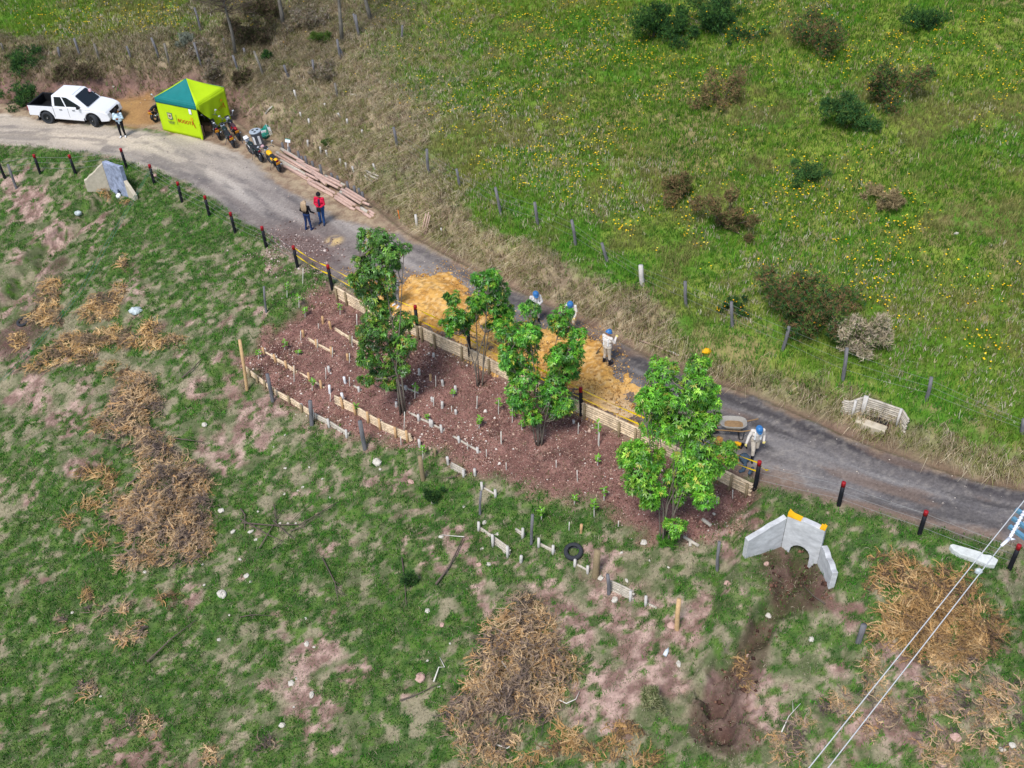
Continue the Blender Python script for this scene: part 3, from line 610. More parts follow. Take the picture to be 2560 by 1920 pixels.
# the long retaining wall carrying the road
RW = [('z3',525,640),('z3',700,745),('z3',890,850),('z3',1055,905),('z3',1230,975),('z3',1410,1062),('z3',1640,1160),('z3',1850,1265),('z4',770,1090),('z4',1100,1238),('z4',1410,1375),('z4',1655,1490),('z5',640,780),('z5',1030,965),('z5',1275,1085)]
RWp = [px(*a) for a in RW]
root = None
secs = [(0, 4, 'retaining wall of stacked logs under the road, upper end behind the tallest slender tree'), (4, 8, 'retaining wall of stacked logs behind the forked tree with bare stems, yellow tape above'), (8, 11, 'retaining wall of stacked logs below the pale end of the ochre gravel'), (11, 14, 'retaining wall of stacked logs behind the biggest broad tree, ending by the walking worker')]
for a, b, lab in secs:
    n = b-a
    log_wall('log_retaining_wall', lab, 'P', RWp[a:b+1], 6, .058, pegs=[.02]+[(i+.5)/n*.98+.02 for i in range(n)]+[.98], peg_h=.72, peg_mat='fatpost', group='log retaining wall sections along the road')
# terrace walls
TW = 'low log terrace walls on the red soil'
log_wall('log_terrace_wall', 'lowest long log terrace wall, starting at the tall tan post', 'z7', [(140,365),(235,440),(350,530),(480,600),(590,670)], 3, .055, pegs=[.09,.22,.34,.47,.72,.9], peg_h=.42, peg_mat='fatpost', group=TW)
log_wall('log_terrace_wall', 'whitish log terrace wall between two grey fence posts, below the red soil', 'z7', [(600,680),(735,750),(860,828)], 3, .05, pegs=[.08,.5,.97], peg_h=.42, peg_mat='peg_old', mat='log_old', group=TW)
log_wall('log_terrace_wall', 'tallest log terrace wall in the middle with orange pegs', 'z7', [(765,572),(915,645),(1020,710),(1110,762),(1200,800),(1290,838)], 5, .05, pegs=[.12,.3,.48,.64,.82,.97], peg_h=.6, group=TW)
log_wall('log_terrace_wall', 'short bare log pair with fresh pegs beside the tall tan post', 'z7', [(275,262),(350,305),(440,355),(500,398)], 2, .05, pegs=[.03,.35,.7,.98], peg_h=.4, group=TW)
log_wall('log_terrace_wall', 'short log terrace wall with two orange pegs left of the white tree tubes', 'z7', [(525,412),(600,455),(690,512)], 1, .05, pegs=[.45,.95], peg_h=.45, group=TW)
log_wall('log_terrace_wall', 'upper log terrace wall with orange end pegs, left of the slender tree', 'z7', [(585,172),(655,215),(755,265)], 2, .05, pegs=[.4,.99], peg_h=.42, group=TW)
log_wall('log_terrace_wall', 'topmost log terrace wall just below the first tree', 'z7', [(770,103),(880,175),(970,222)], 2, .05, pegs=[.6], peg_h=.42, peg_mat='fatpost', group=TW)
log_wall('log_terrace_wall', 'single pale log edging among white tree tubes under the slender tree', 'z7', [(900,502),(945,530)], 1, .05, pegs=[.95], peg_h=.3, peg_mat='peg_old', mat='log_old', group=TW)
log_wall('log_terrace_wall', 'single pale log edging right of the slender tree trunk', 'z7', [(1195,487),(1272,522),(1340,547)], 1, .045, pegs=[.5], peg_h=.22, peg_mat='peg_old', mat='log_old', group=TW)
log_wall('log_terrace_wall', 'half buried log row stepping down right of the slender tree base', 'z7', [(1290,690),(1352,722),(1440,765),(1520,808)], 1, .05, pegs=[.28,.62,.99], peg_h=.36, peg_mat='peg_old', mat='log_old', group=TW)
log_wall('log_terrace_wall', 'grass covered log row with white pegs at the edge of the red soil', 'z7', [(1590,850),(1690,910),(1780,962)], 1, .05, pegs=[.25,.93], peg_h=.3, peg_mat='peg_old', mat='log_old', group=TW)
log_wall('log_terrace_wall', 'small stack of five white logs in bright grass beside white pegs', 'z7', [(1570,1032),(1665,1082)], 5, .042, pegs=[.98], peg_h=.4, peg_mat='peg_old', mat='log_old', group=TW)
log_wall('log_terrace_wall', 'short pale log between two pegs near the thin grey fence post', 'z8', [(470,205),(580,268)], 1, .045, pegs=[.02,.98], peg_h=.4, peg_mat='peg_old', mat='log_old', group=TW)
log_wall('log_terrace_wall', 'five log wall beside the eroded hole in the lower grass', 'z8', [(555,600),(675,690)], 6, .042, pegs=[0,.97], peg_h=.62, peg_mat='peg_old', mat='log_old', group=TW)
log_wall('log_terrace_wall', 'pale two log wall joining the five log wall at its upper end', 'z8', [(440,520),(545,590)], 2, .045, pegs=[.02], peg_h=.45, peg_mat='peg_old', mat='log_old', group=TW)
log_wall('log_terrace_wall', 'short leaning white log by a peg left of the dark thin post', 'z8', [(730,535),(795,578)], 2, .05, pegs=[.95], peg_h=.5, peg_mat='peg_old', mat='log_old', group=TW)
log_wall('log_terrace_wall', 'white log between two pegs left of the old tyre', 'z8', [(925,650),(1030,702)], 2, .045, pegs=[-.1,.98], peg_h=.45, peg_mat='peg_old', mat='log_old', group=TW)
log_wall('log_terrace_wall', 'short white log between two pegs directly below the old tyre', 'z8', [(1210,812),(1300,858)], 1, .05, pegs=[-.1,1.05], peg_h=.38, peg_mat='peg_old', mat='log_old', group=TW)
log_wall('log_terrace_wall', 'white wall of stacked logs between a thick brown post and the bamboo post', 'z8', [(1480,948),(1565,985),(1655,1030)], 6, .045, pegs=[.95], peg_h=.55, peg_mat='peg_old', mat='log_old', group=TW)
log_wall('log_terrace_wall', 'single white log lying against the last peg before the bamboo post', 'z8', [(1765,1120),(1840,1160)], 1, .055, pegs=[0], peg_h=.5, peg_mat='peg_old', mat='log_old', group=TW)
# log box walls round the road culvert inlet
BW = 'log walls round the road drain'
for lab, pts in (('left panel of the log wall round the roadside drain', [(300,310),(420,345),(760,235)]), ('long middle panel of white logs behind the roadside drain', [(790,240),(1250,390),(1640,520)]), ('short right return of the log wall at the roadside drain', [(1660,550),(1780,740)])):
    log_wall('drain_log_wall', lab, 'c7', pts, 9, .05, pegs=[.5,.98] if 'left' in lab else ([.02,.98] if 'long' in lab else []), peg_h=.86, peg_mat='peg_old', mat='log_old', group=BW, sink=.12)
# loose pegs
PG = 'pale wooden pegs in the lower slope'
loose = [('z7',540,655,.35,'peg_old','pale peg beside the lowest log wall near the second grey post'),('z7',1352,908,.42,'peg_old','white peg just above the thick brown round post'),('z7',1460,970,.42,'fatpost','dark topped hollow peg right of the thick brown round post'),('z7',1548,1025,.42,'peg_old','white peg at the left end of the white five log stack'),('z7',1735,1108,.34,'peg_old','lone white peg in bright grass right of the five log stack'),('z7',1438,770,.36,'peg_old','white peg at the foot of the half buried log row'),
 ('z7',822,590,.5,'white','white tree tube standing next to the tall middle terrace wall'),('z7',728,535,.45,'white','white tree tube left of the tall middle terrace wall'),('z7',836,470,.34,'white','white tree tube left of the slender tree base'),('z7',725,395,.3,'peg_old','pale peg holding a slanted white stake in the red soil'),('z7',1350,415,.32,'peg_old','pale peg under the slender tree foliage, right side'),('z7',1428,452,.3,'peg_new','tan peg beside a white stake, mid red soil'),('z7',1513,488,.32,'peg_old','pale peg left of the forked tree stems'),('z7',1602,530,.34,'peg_old','pale peg behind a green seedling in the red soil'),('z7',1450,297,.2,'peg_old','small pale peg below the middle of the retaining wall'),('z7',1508,640,.34,'peg_old','pale peg in the middle of the red soil, below the seedling'),('z7',1440,605,.25,'peg_old','low pale peg left of the mid slope stakes'),('z7',1603,690,.25,'peg_old','low pale peg on the pale dusty soil'),('z7',1190,640,.25,'peg_old','low pale peg left of the slender tree base'),
 ('z7',682,55,.42,'peg_new','orange peg, left of the uppermost pair of pegs'),('z7',735,90,.42,'peg_new','orange peg, right of the uppermost pair of pegs'),('z7',548,150,.42,'peg_new','orange brown peg at the grass edge left of the upper terrace'),('z7',853,310,.34,'peg_new','tan peg beside a white stake left of the slender tree'),
 ('z8',765,780,.36,'peg_old','round topped peg right of the six log wall by the eroded hole'),('z8',1240,540,.42,'peg_new','pointed tan peg in grass above the old tyre'),('z5',1022,1215,.3,'peg_old','white peg in red soil at the right of the biggest tree'),('z4',1112,1440,.14,'peg_old','short white stub below the second bare post'),]
for zz, x_, y_, h_, mt_, lab in loose:
    b = g(zz, x_, y_, h_*.5); nm = 'tree_tube' if mt_ == 'white' else 'peg'
    post(nm, lab, 'tree tube' if mt_ == 'white' else 'peg', b, (b.x+random.uniform(-.03,.03), b.y+random.uniform(-.03,.03), b.z+h_), .06, mt_, PG)
# pegs on the dry slope above the road
UPG = 'short pale stakes on the dry slope above the road'
ups = [(1325,260,.55),(1365,418,.4),(1425,470,.45),(1710,465,.35),(1415,625,.35),(1512,680,.42),(1562,705,.42),(1662,770,.42),(1705,800,.42),(1920,800,.3),(1760,820,.3),(1825,545,.3),(1545,345,.3),(1655,415,.25)]
for i, (x_, y_, h_) in enumerate(sorted(ups)):
    b = g('z2', x_, y_, h_*.5)
    post('stake', f'{ORD[i]} pale stake from the left on the dry slope above tent and log pile', 'stake', b, (b.x+random.uniform(-.08,.03), b.y, b.z+h_), .06, 'peg_old', UPG)
for i, (x_, y_, h_) in enumerate([(178,170,.5),(285,235,.45),(435,330,.65),(485,375,.4),(550,400,.6),(658,470,.5),(790,560,.75),(960,645,.4),(1055,690,.4),(1215,800,.55),(1325,865,.5),(1400,900,.5),(1455,960,.5)]):
    b = g('c8', x_, y_, h_*.5)
    post('stake', f'{ORD[i]} grey stake from the left holding back the long log pile', 'stake', b, (b.x-.03, b.y, b.z+h_), .075, 'greywood', 'grey stakes behind the log pile')
for i, (x_, y_, tx, ty) in enumerate([(1205,158,1190,55),(1242,208,1278,45),(1262,212,1300,35),(1275,215,1312,60),(1408,215,1402,165)]):
    b = g('z3', x_, y_)
    post('stake', ['short thick white stake beside the leaning pole bundle','left pole of the bundle of pale poles leaning on the bank','middle pole of the bundle of pale poles leaning on the bank','thin right pole of the bundle leaning on the bank','small white marker stake right of the leaning pole bundle'][i], 'stake', b, lean_top(b, 'z3', tx, ty), [.07,.035,.035,.025,.04][i], 'peg_old' if i in (0,4) else 'log')
b = g('z3', 1058, 90); post('marker_stake', 'orange marker stake with white tip on the dry bank', 'stake', b, lean_top(b, 'z3', 1045, 18), .03, 'orangestick')

# ------------------------------------------------------------------ red topped fence posts, wires and tape
RP = [('z1',40,935),('z1',318,895),('z1',598,900),('z1',1000,850),('z1',1220,980),('z1',1438,1120),('z1',1655,1230),('z2',870,1300),('z2',1103,1410),('z2',1340,1560),('z3',500,665),('z3',1215,1075),('z3',1643,1245),('z4',1172,1365),('z6',307,190),('z6',898,322),('z6',1470,525),('z6',2110,770)]
bases = []
for i, a in enumerate(RP):
    low = 10 <= i <= 14
    b = g(*a); h_ = 1.18
    if i in (11, 12): h_ = 1.75
    if i in (10, 13): h_ = 1.3
    if i == 14: h_ = 1.3
    t = thing('fence_post', f'black fence post with red top, {ORD[i]} from the left along the lower road edge', 'fence post', b, group='red topped black fence posts', rot=(random.uniform(-.03,.03), random.uniform(-.04,.02), 0))
    mb = MB(); mb.smooth = True; mb.tube([(0,0,-.25),(0,0,0),(0,0,h_*.5),(0,0,h_-.2)], [.082,.08,.078,.076], 10, wob=.04); mb.build('shaft', M['blackpost'], t)
    mb = MB(); mb.smooth = True; mb.tube([(0,0,h_-.2),(0,0,h_-.015),(0,0,h_)], [.08,.079,.07], 12); mb.build('red_top', M['red'], t)
    bases.append((b, h_))
def wire(name, label, pts, r, mat, cat='wire', sag=0.0):
    P = [Vector(p) for p in pts]; q = []
    for i in range(len(P)-1):
        for k in range(6):
            t = k/6; v = along(P[i], P[i+1], t); v.z -= sag*4*t*(1-t); q.append(v)
    q.append(P[-1]); o = q[0]; mb = MB(); mb.smooth = True; mb.tube([v-o for v in q], r, 5)
    return tag(mb.build(name, M[mat], None, o), label, cat)
for k, f in enumerate((.3, .58, .86)):
    wire('fence_wire', f'{["lowest","middle","top"][k]} wire of the red topped fence at the left bend', [b+Vector((0,0,h_*f)) for b, h_ in bases[:10]], .006, 'wire', 'fence wire', .02)
    wire('fence_wire', f'{["lowest","middle","top"][k]} wire of the red topped fence right of the culvert headwall', [b+Vector((0,0,h_*f)) for b, h_ in bases[14:]], .006, 'wire', 'fence wire', .02)
def tape(label, pts, wd=.085):
    P = [Vector(p) for p in pts]; mb = MB(); o = P[0]; q = []
    for i in range(len(P)-1):
        n_ = 10
        for k in range(n_):
            t = k/n_; v = along(P[i], P[i+1], t); v.z -= .12*4*t*(1-t); q.append(v)
    q.append(P[-1]); vs = []; fs = []
    for i, v in enumerate(q):
        a = .9+.8*math.sin(i*.9); d = Vector((0, -math.cos(a)*wd*.5, math.sin(a)*wd*.5)); vs += [v-d-o, v+d-o]
    fs = [(2*i, 2*i+1, 2*i+3, 2*i+2) for i in range(len(q)-1)]
    mb.add(vs, fs); return tag(mb.build('caution_tape', M['tape'], None, o), label, 'caution tape')
tb = bases[9:15]
tape('upper strand of yellow caution tape strung between the red topped posts', [b+Vector((0,0,h_*.93)) for b, h_ in tb]+[g('c6',1185,1285,.3)+Vector((0,0,.3))])
tape('lower strand of yellow caution tape strung between the red topped posts', [b+Vector((0,0,h_*.6)) for b, h_ in tb])
# grey and tan fence posts in the lower slope
for nm, zz, bx, by, tx, ty, r, mt_, lab in [
 ('grey_post','z1',130,1015,62,825,.075,'greywood','pale grey leaning wooden post at the left edge'),
 ('tan_post','z7',160,540,108,192,.075,'bamboo','tall tan post with dark foot at the left end of the lowest log wall'),
 ('grey_post','z7',338,618,298,430,.085,'greywood','first grey weathered post right of the tall tan post'),
 ('grey_post','z7',608,780,595,615,.09,'greywood','second grey weathered post along the lowest log wall'),
 ('grey_post','z7',975,945,940,755,.095,'greywood','thick grey weathered post at the right end of the lowest log wall'),
 ('round_post','z7',1378,1160,1355,998,.1,'fatpost','thick brown round post in grass above the white five log stack'),
 ('grey_post','z7',1770,1400,1778,1240,.05,'greywood','thin dark post below the short pale log between two pegs'),
 ('grey_post','z8',848,662,858,432,.06,'greywood','thin dark split post left of the old tyre'),
 ('round_post','z8',1355,918,1370,715,.13,'fatpost','thickest brown hollow post right of the old tyre'),
 ('grey_post','z8',1460,1060,1450,905,.07,'greywood','dark post with white tip at the left end of the white log wall'),
 ('bamboo_post','z8',1998,1335,2015,1100,.085,'bamboo','orange tan bamboo post standing alone in the lower grass'),
 ('grey_post','z6',35,785,52,580,.06,'greywood','dark grey post left of the right culvert headwall'),
 ('grey_post','b2',1842,1165,1825,985,.05,'greywood','thin grey post in green grass left of the first terrace'),
 ('stump','b6',1205,500,1240,395,.1,'greywood','old grey stump tip beside the orange brush heap at the right')]:
    b = g(zz, bx, by); post(nm, lab, 'post', b, lean_top(b, zz, tx, ty), r, mt_, None, bend=.02)
# upper pasture fence
UF = [(735,128,728,85),(867,85,869,55),(775,76,768,32),(858,318,850,275),(926,374,922,322),(992,402,986,365),(1082,464,1070,405),(1162,487,1155,437),(1243,530,1235,475),(1312,566,1300,525),(1388,616,1384,573),(1482,662,1480,608),(1582,707,1580,652),(1690,757,1705,705),(1820,822,1830,752),(2000,866,2012,815),(2207,936,2212,905)]
UF = sorted(UF); ub = []
for i, (bx, by, tx, ty) in enumerate(UF):
    b = g('D', bx, by); t = lean_top(b, 'D', tx, ty); white_top = (bx == 1388)
    lab = 'thick whitish fence post with orange tip at the meadow edge' if white_top else f'grey weathered fence post at the meadow edge, {ORD[i]} from the left'
    post('pasture_post', lab, 'fence post', b, t, .11 if white_top else .075, 'peg_old' if white_top else 'greywood', 'grey posts of the meadow fence', bend=.03); ub.append((b, t))
ub2 = [q for q in ub if q[0].x > ub[3][0].x-.1 and q[0].y < 60]
for k, f in enumerate((.35, .62, .88)):
    wire('fence_wire', f'{["lowest","middle","top"][k]} strand of the thin meadow fence wire', [along(b, t, f) for b, t in ub2], .004, 'wire', 'fence wire', .03)
LF = [(370,355,355,290),(493,345,455,235),(612,370,578,270),(806,366,778,285),(975,350,930,232),(1042,397,1010,268),(1240,410,1192,262),(1465,437,1430,340),(1505,345,1497,295),(1622,475,1560,315),(1772,470,1745,400),(1937,492,1920,368),(2078,605,2058,510),(20,315,5,265),(1232,185,1195,48),(2203,210,2172,85),(2110,350,2080,290),(1378,275,1372,235)]
for i, (bx, by, tx, ty) in enumerate(sorted(LF)):
    b = g('b1', bx, by); t = lean_top(b, 'b1', tx, ty)
    post('hill_post', f'old fence post on the bank above car and tent, {ORD[i]} from the left', 'fence post', b, t, .075, 'greywood' if i % 3 else 'dbark', 'old fence posts on the bank above car and tent', bend=.04)
# teal electric fence lines
for k, dx in enumerate((0, 26)):
    pts = [g('b2', 1058+dx*.4, 290)+Vector((0,0,.9)), g('b2', 700+dx, 760)+Vector((0,0,.12)), g('b2', 540+dx, 1040)+Vector((0,0,.1)), g('b2', 250+dx, 1390)+Vector((0,0,.1)), g('b2', 0+dx, 1650)+Vector((0,0,.1))]
    wire('fence_wire', ['left of two thin teal cords running down the grass from the road bend','right of two thin teal cords running down the grass from the road bend'][k], pts, .009, 'teal_wire', 'cord', .02)

# ------------------------------------------------------------------ stacked logs beside the road
def bundle(lab, zz, rows, Lh):
    for i, (x0, y0, x1, y1, lift, r) in enumerate(rows):
        a = g(zz, x0, y0, lift)+Vector((0,0,lift)); b = g(zz, x1, y1, lift)+Vector((0,0,lift))
        mb = MB(); mb.smooth = True
        r = r*1.22; q = [Vector((0,0,0)), (b-a)*.5+Vector((0,0,random.uniform(-.015,.015))), b-a]; mb.tube(q, [r*1.05, r, r*.92], 9, wob=.05)
        o = mb.build('log', M['log' if random.random() < .75 else 'log_old'], None, a)
        tag(o, lab.format(ORD[i]), 'log', 'logs stacked along the road')
        mb = MB(); d = (b-a).normalized(); mb.tube([(b-a)*1.0, b-a+d*.006], r*.9, 9); mb.build('sawn_end', M['log_end'], o)
rowsA = [(60,300,470,525,.1,.07),(75,262,540,520,.25,.07),(120,285,640,590,.26,.065),(145,205,420,365,.22,.075),(200,250,520,425,.24,.065),(400,400,760,560,.22,.07),(470,440,790,650,.28,.06),(560,500,830,650,.3,.055),(140,390,540,610,.12,.065),(170,440,590,665,.1,.06),(190,480,620,730,.08,.06),(230,490,560,665,.2,.06),(380,560,660,720,.1,.07),(540,600,740,700,.24,.055)]
bundle('{} log from the back in the pile section behind the yellow motorbike', 'c8', rowsA, 0)
rowsB = [(590,520,860,775,.28,.06),(640,590,1050,830,.25,.07),(700,650,1060,830,.33,.06),(780,640,1130,810,.26,.07),(850,640,1170,790,.2,.065),(900,650,1090,745,.28,.055),(580,735,810,860,.09,.07),(600,760,985,965,.07,.07),(640,720,1000,905,.2,.06),(700,740,1010,920,.26,.055),(860,860,980,940,.1,.07)]
bundle('{} log from the back in the middle section of the log pile', 'c8', rowsB, 0)
rowsC = [(1180,840,1500,1030,.2,.065),(1110,850,1440,1040,.27,.07),(1090,890,1400,1070,.25,.065),(1050,920,1340,1110,.2,.07),(1010,950,1290,1120,.12,.065),(1000,985,1240,1140,.07,.06),(1130,900,1420,1080,.35,.055),(1240,1140,1330,1180,.07,.07),(1350,1140,1490,1225,.1,.075),(1470,1235,1590,1310,.07,.075),(1420,1150,1530,1215,.2,.07),(1540,1190,1640,1250,.1,.07),(1560,1235,1625,1290,.08,.06),(1450,1060,1560,1100,.22,.06)]
bundle('{} log from the back at the lower end of the log pile', 'c8', rowsC, 0)
for i, (x0, y0, x1, y1) in enumerate([(1480,620,1520,700),(1510,590,1640,680),(1540,570,1700,640),(1500,640,1600,730),(1490,545,1640,600),(1590,640,1690,690)]):
    a = g('c8', x0, y0, .1+.05*(i%3))+Vector((0,0,.08+.05*(i%3))); b = g('c8', x1, y1, .1)+Vector((0,0,.1))
    mb = MB(); mb.smooth = True; mb.tube([(0,0,0), b-a], .05, 8); tag(mb.build('billet', M['log_old'], None, a), f'{ORD[i]} short pale billet in the small heap on the dry bank', 'log', 'short billets heaped on the dry bank')
for i, (zz, x0, y0, x1, y1, r, mt_, lab) in enumerate([('c3',1080,290,1300,40,.025,'log','thin pale pole lying on the dry slope right of the tent'),('c3',1510,250,1680,80,.05,'stickpale','white stick lying on the dry slope above the grey bin'),('c3',1000,330,1090,300,.02,'stick','short twig lying beside the tent wall'),('z2',1740,270,1810,285,.07,'log_old','whitish log lying beside the fence on the upper slope'),('z2',1870,290,1925,305,.05,'log_old','thin pale branch lying right of the whitish log on the upper slope'),('z2',1840,985,1950,900,.03,'log','long straw coloured pole leaning over the dry bank'),('z5',640,115,730,155,.03,'stickpale','white stick lying at the upper road edge above the biggest tree'),('D',1375,735,1465,772,.025,'log','thin pale pole lying along the upper road edge')]):
    a = g(zz, x0, y0)+Vector((0,0,.06)); b = g(zz, x1, y1)+Vector((0,0,.08))
    mb = MB(); mb.smooth = True; mb.tube([(0,0,0), (b-a)*.5+Vector((0,0,.05)), b-a], r, 7); tag(mb.build('loose_pole' if r < .05 else 'loose_log', M[mt_], None, a), lab, 'pole' if r < .05 else 'log')
# crossed log stubs at the right of the red soil
for i, (zz, x0, y0, x1, y1, r, lab) in enumerate([('z8',2050,615,2170,690,.06,'pale broken log lying under the biggest tree, longest of the crossed pieces'),('z8',2100,690,2105,640,.06,'short pale log stub crossing under the broken log'),('z5',905,1365,970,1415,.07,'pale broken log above the crossed pieces, right of the tree foot'),('z5',985,1320,1000,1335,.05,'small white wood chip above the pale broken log')]):
    a = g(zz, x0, y0)+Vector((0,0,.06)); b = g(zz, x1, y1)+Vector((0,0,.07)); mb = MB(); mb.smooth = True; mb.tube([(0,0,0), b-a], r, 8); tag(mb.build('broken_log', M['log_old'], None, a), lab, 'log')

# ------------------------------------------------------------------ culvert headwalls
def slab_wall(mb, a, b, ha, hb, th, notch=None, sink=.5):
    d = (b-a); L = math.hypot(d.x, d.y); ux = Vector((d.x/L, d.y/L, 0)); dz = b.z-a.z
    poly = [(0,-sink)]
    if notch:
        c, r_ = notch; c *= L; base = dz*c/L
        poly.append((c-r_, base-sink))
        for k in range(9):
            an = math.pi-math.pi*k/8; poly.append((c+r_*math.cos(an), base+.05+r_*1.15*math.sin(an)))
        poly.append((c+r_, base-sink))
    poly += [(L, dz-sink), (L, dz+hb)]
    n = 7
    for k in range(1, n): poly.append((L*(1-k/n), dz*(1-k/n)+hb+(ha-hb)*k/n+random.uniform(-.05,.04)))
    poly.append((0, ha))
    X = Matrix(((ux.x, -ux.y, 0, a.x), (ux.y, ux.x, 0, a.y), (0, 0, 1, a.z), (0, 0, 0, 1)))
    return mb.prism(poly, th, X)
def headwall(label, zz, pb, pt, notch, mats, cap):
    B = [g(zz, *p) for p in pb]; Hh = [hgt(B[i], zz, *pt[i]) for i in range(4)]
    root = thing('culvert_headwall', label, 'culvert headwall', B[1]); o = B[1]; L = [b-o for b in B]
    for nm, i, nt_, mt_, hh in (('left_wing', 0, None, mats[0], (Hh[0], Hh[1]*.93)), ('main_wall', 1, notch, mats[1], (Hh[1], Hh[2])), ('right_wing', 2, None, mats[2], (Hh[2]*.55, Hh[3]))):
        mb = MB(); slab_wall(mb, L[i], L[i+1], hh[0], hh[1], .22 if i == 1 else .2, nt_); bev(mb.build(nm, M[mt_], root), .015)
    mb = MB(); d = L[2]-L[1]; c = L[1]+d*notch[0]; n_ = Vector((-d.y, d.x, 0)).normalized()
    mb.lathe([(notch[1]*1.02, .1), (notch[1]*1.02, 1.3), (0, 1.3)], Matrix.Translation(c+Vector((0,0,.1))) @ n_.to_track_quat('Z','Y').to_matrix().to_4x4(), 20)
    mb.build('pipe', M['pipe_dark'], root)
    if cap:
        mb = MB(); ux = Vector((d.x, d.y, 0)).normalized()
        X = Matrix(((ux.x, -ux.y, 0, 0), (ux.y, ux.x, 0, 0), (0, 0, 1, 0), (0, 0, 0, 1)))
        Ln = math.hypot(d.x, d.y)
        for f0, f1, h0 in ((0,.06,.15),(.06,.12,.08),(.12,.26,.035),(.26,.36,.015),(.86,.93,.03),(.93,.97,.09),(.97,1.0,.05)):
            za, zb = Hh[1]+(d.z+Hh[2]-Hh[1])*f0, Hh[1]+(d.z+Hh[2]-Hh[1])*f1
            mb.prism([(Ln*f0, za-.03), (Ln*f1, zb-.03), (Ln*f1, zb+h0*.6), (Ln*f0, za+h0)], .226, Matrix.Translation((0,0,0)) @ X @ Matrix.Translation((0,-.003,0)))
        mb.build('yellow_cap', M['yellow_paint'], root)
    return root
random.seed(11)
headwall('grey concrete culvert headwall with yellow painted top and two wing walls', 'z6', [(235,700),(490,615),(745,735),(825,915)], [(210,575),(520,395),(768,500),(830,800)], (.5,.36), ('concrete','concrete','concrete'), True)
headwall('blue stained culvert headwall with pale wings below the left road bend', 'c4', [(230,1200),(900,1120),(1440,1360),(1640,1470)], [(60,860),(705,290),(1130,440),(1600,1300)], (.52,.2), ('concrete_pale','concrete_blue','concrete_pale'), False)
for nm, lab, zz, a, s_, mt_ in (('bag','white plastic bag at the pipe mouth of the blue stained headwall','c4',(1170,1350),(.16,.14,.16),'white'),('trash_lump','small white litter lump under the pipe of the blue stained headwall','c4',(1130,1220),(.09,.08,.08),'white'),('bag','dark blue plastic bag beside the white bag at the pipe','c4',(1260,1270),(.1,.08,.07),'bluecloth'),('bag','crumpled grey white plastic bag on the grass slope at left','b2',(940,1165),(.32,.22,.16),'plasticbag'),('bag','grey transparent bag on soil below the blue stained headwall','b2',(540,490),(.22,.16,.14),'plasticbag'),('bag','small grey bag in green grass beside the whitish slab','c5',(585,1600),(.14,.1,.12),'plasticbag'),('yellow_bag','bright yellow bag on the dry bank above the biggest tree','z5',(935,125),(.2,.13,.14),'yellow_paint'),('bag','pink purple bag lying beside the grey bin','c3',(1445,1000),(.12,.09,.1),'capink')):
    b = g(zz, *a); mb = MB(); mb.smooth = True; mb.ball((0,0,s_[2]*.6), s_, 14, 9, jit=.22); tag(mb.build(nm, M[mt_], None, b), lab, 'bag' if 'bag' in nm else 'litter')
# whitish broken slab at the right, drain kerb
pts = [(75,1185),(130,1165),(420,1245),(610,1300),(660,1345),(780,1355),(915,1440),(865,1530),(735,1525),(480,1420),(260,1345),(130,1260)]
G_ = [g('c5', *p) for p in pts]; o = sum(G_, Vector())/len(G_); mb = MB(); n_ = len(G_)
mb.add([v-o+Vector((0,0,-.1)) for v in G_]+[v-o+Vector((0,0,.2)) for v in G_], [tuple(range(n_, 2*n_))]+[(i, (i+1) % n_, (i+1) % n_+n_, i+n_) for i in range(n_)])
tag(bev(mb.build('concrete_slab', M['slabwhite'], None, o), .03), 'long whitish broken concrete slab lying by the last red topped post', 'slab')
a, b = g('c7', 560, 830), g('c7', 1240, 1110); o = a; d = (b-a); L_ = math.hypot(d.x, d.y); ang = math.atan2(d.y, d.x)
root = thing('drain_inlet', 'concrete drain kerb with a dark slot inside the log walls', 'drain', o, ang)
mb = MB(); mb.box((L_/2, -.05, -.12), (L_, .36, .5)); bev(mb.build('kerb', M['concrete_pale'], root), .04)
mb = MB(); mb.box((L_*.55, .42, -.2), (L_*.9, .5, .5)); bev(mb.build('basin', M['soilpit'], root), .04)
mb = MB(); mb.box((L_*.55, .36, .052), (L_*.8, .26, .01)); mb.build('slot', M['hole'], root)
# tyres
def tyre_obj(label, zz, x_, y_, rad, wd, tilt=(0,0)):
    b = g(zz, x_, y_); n_ = Vector((hz(b.x-.3,b.y)-hz(b.x+.3,b.y), hz(b.x,b.y-.3)-hz(b.x,b.y+.3), .6)).normalized()
    mb = MB(); mb.smooth = True; r0 = rad
    mb.lathe([(r0*.56,.02),(r0*.58,wd*.1),(r0*.85,0),(r0*.97,wd*.15),(r0,wd*.5),(r0*.97,wd*.85),(r0*.85,wd),(r0*.6,wd*.93),(r0*.56,wd*.8),(r0*.8,wd*.6),(r0*.8,wd*.3),(r0*.56,.02)], n_.to_track_quat('Z','Y').to_matrix().to_4x4(), 28)
    return tag(mb.build('old_tyre', M['tyre'], None, b), label, 'tyre')
tyre_obj('old car tyre lying flat between white pegs in the lower grass', 'z8', 1182, 735, .36, .2)
tyre_obj('thin old tyre lying in the reddish gully at the left edge', 'b2', 162, 1235, .32, .12)

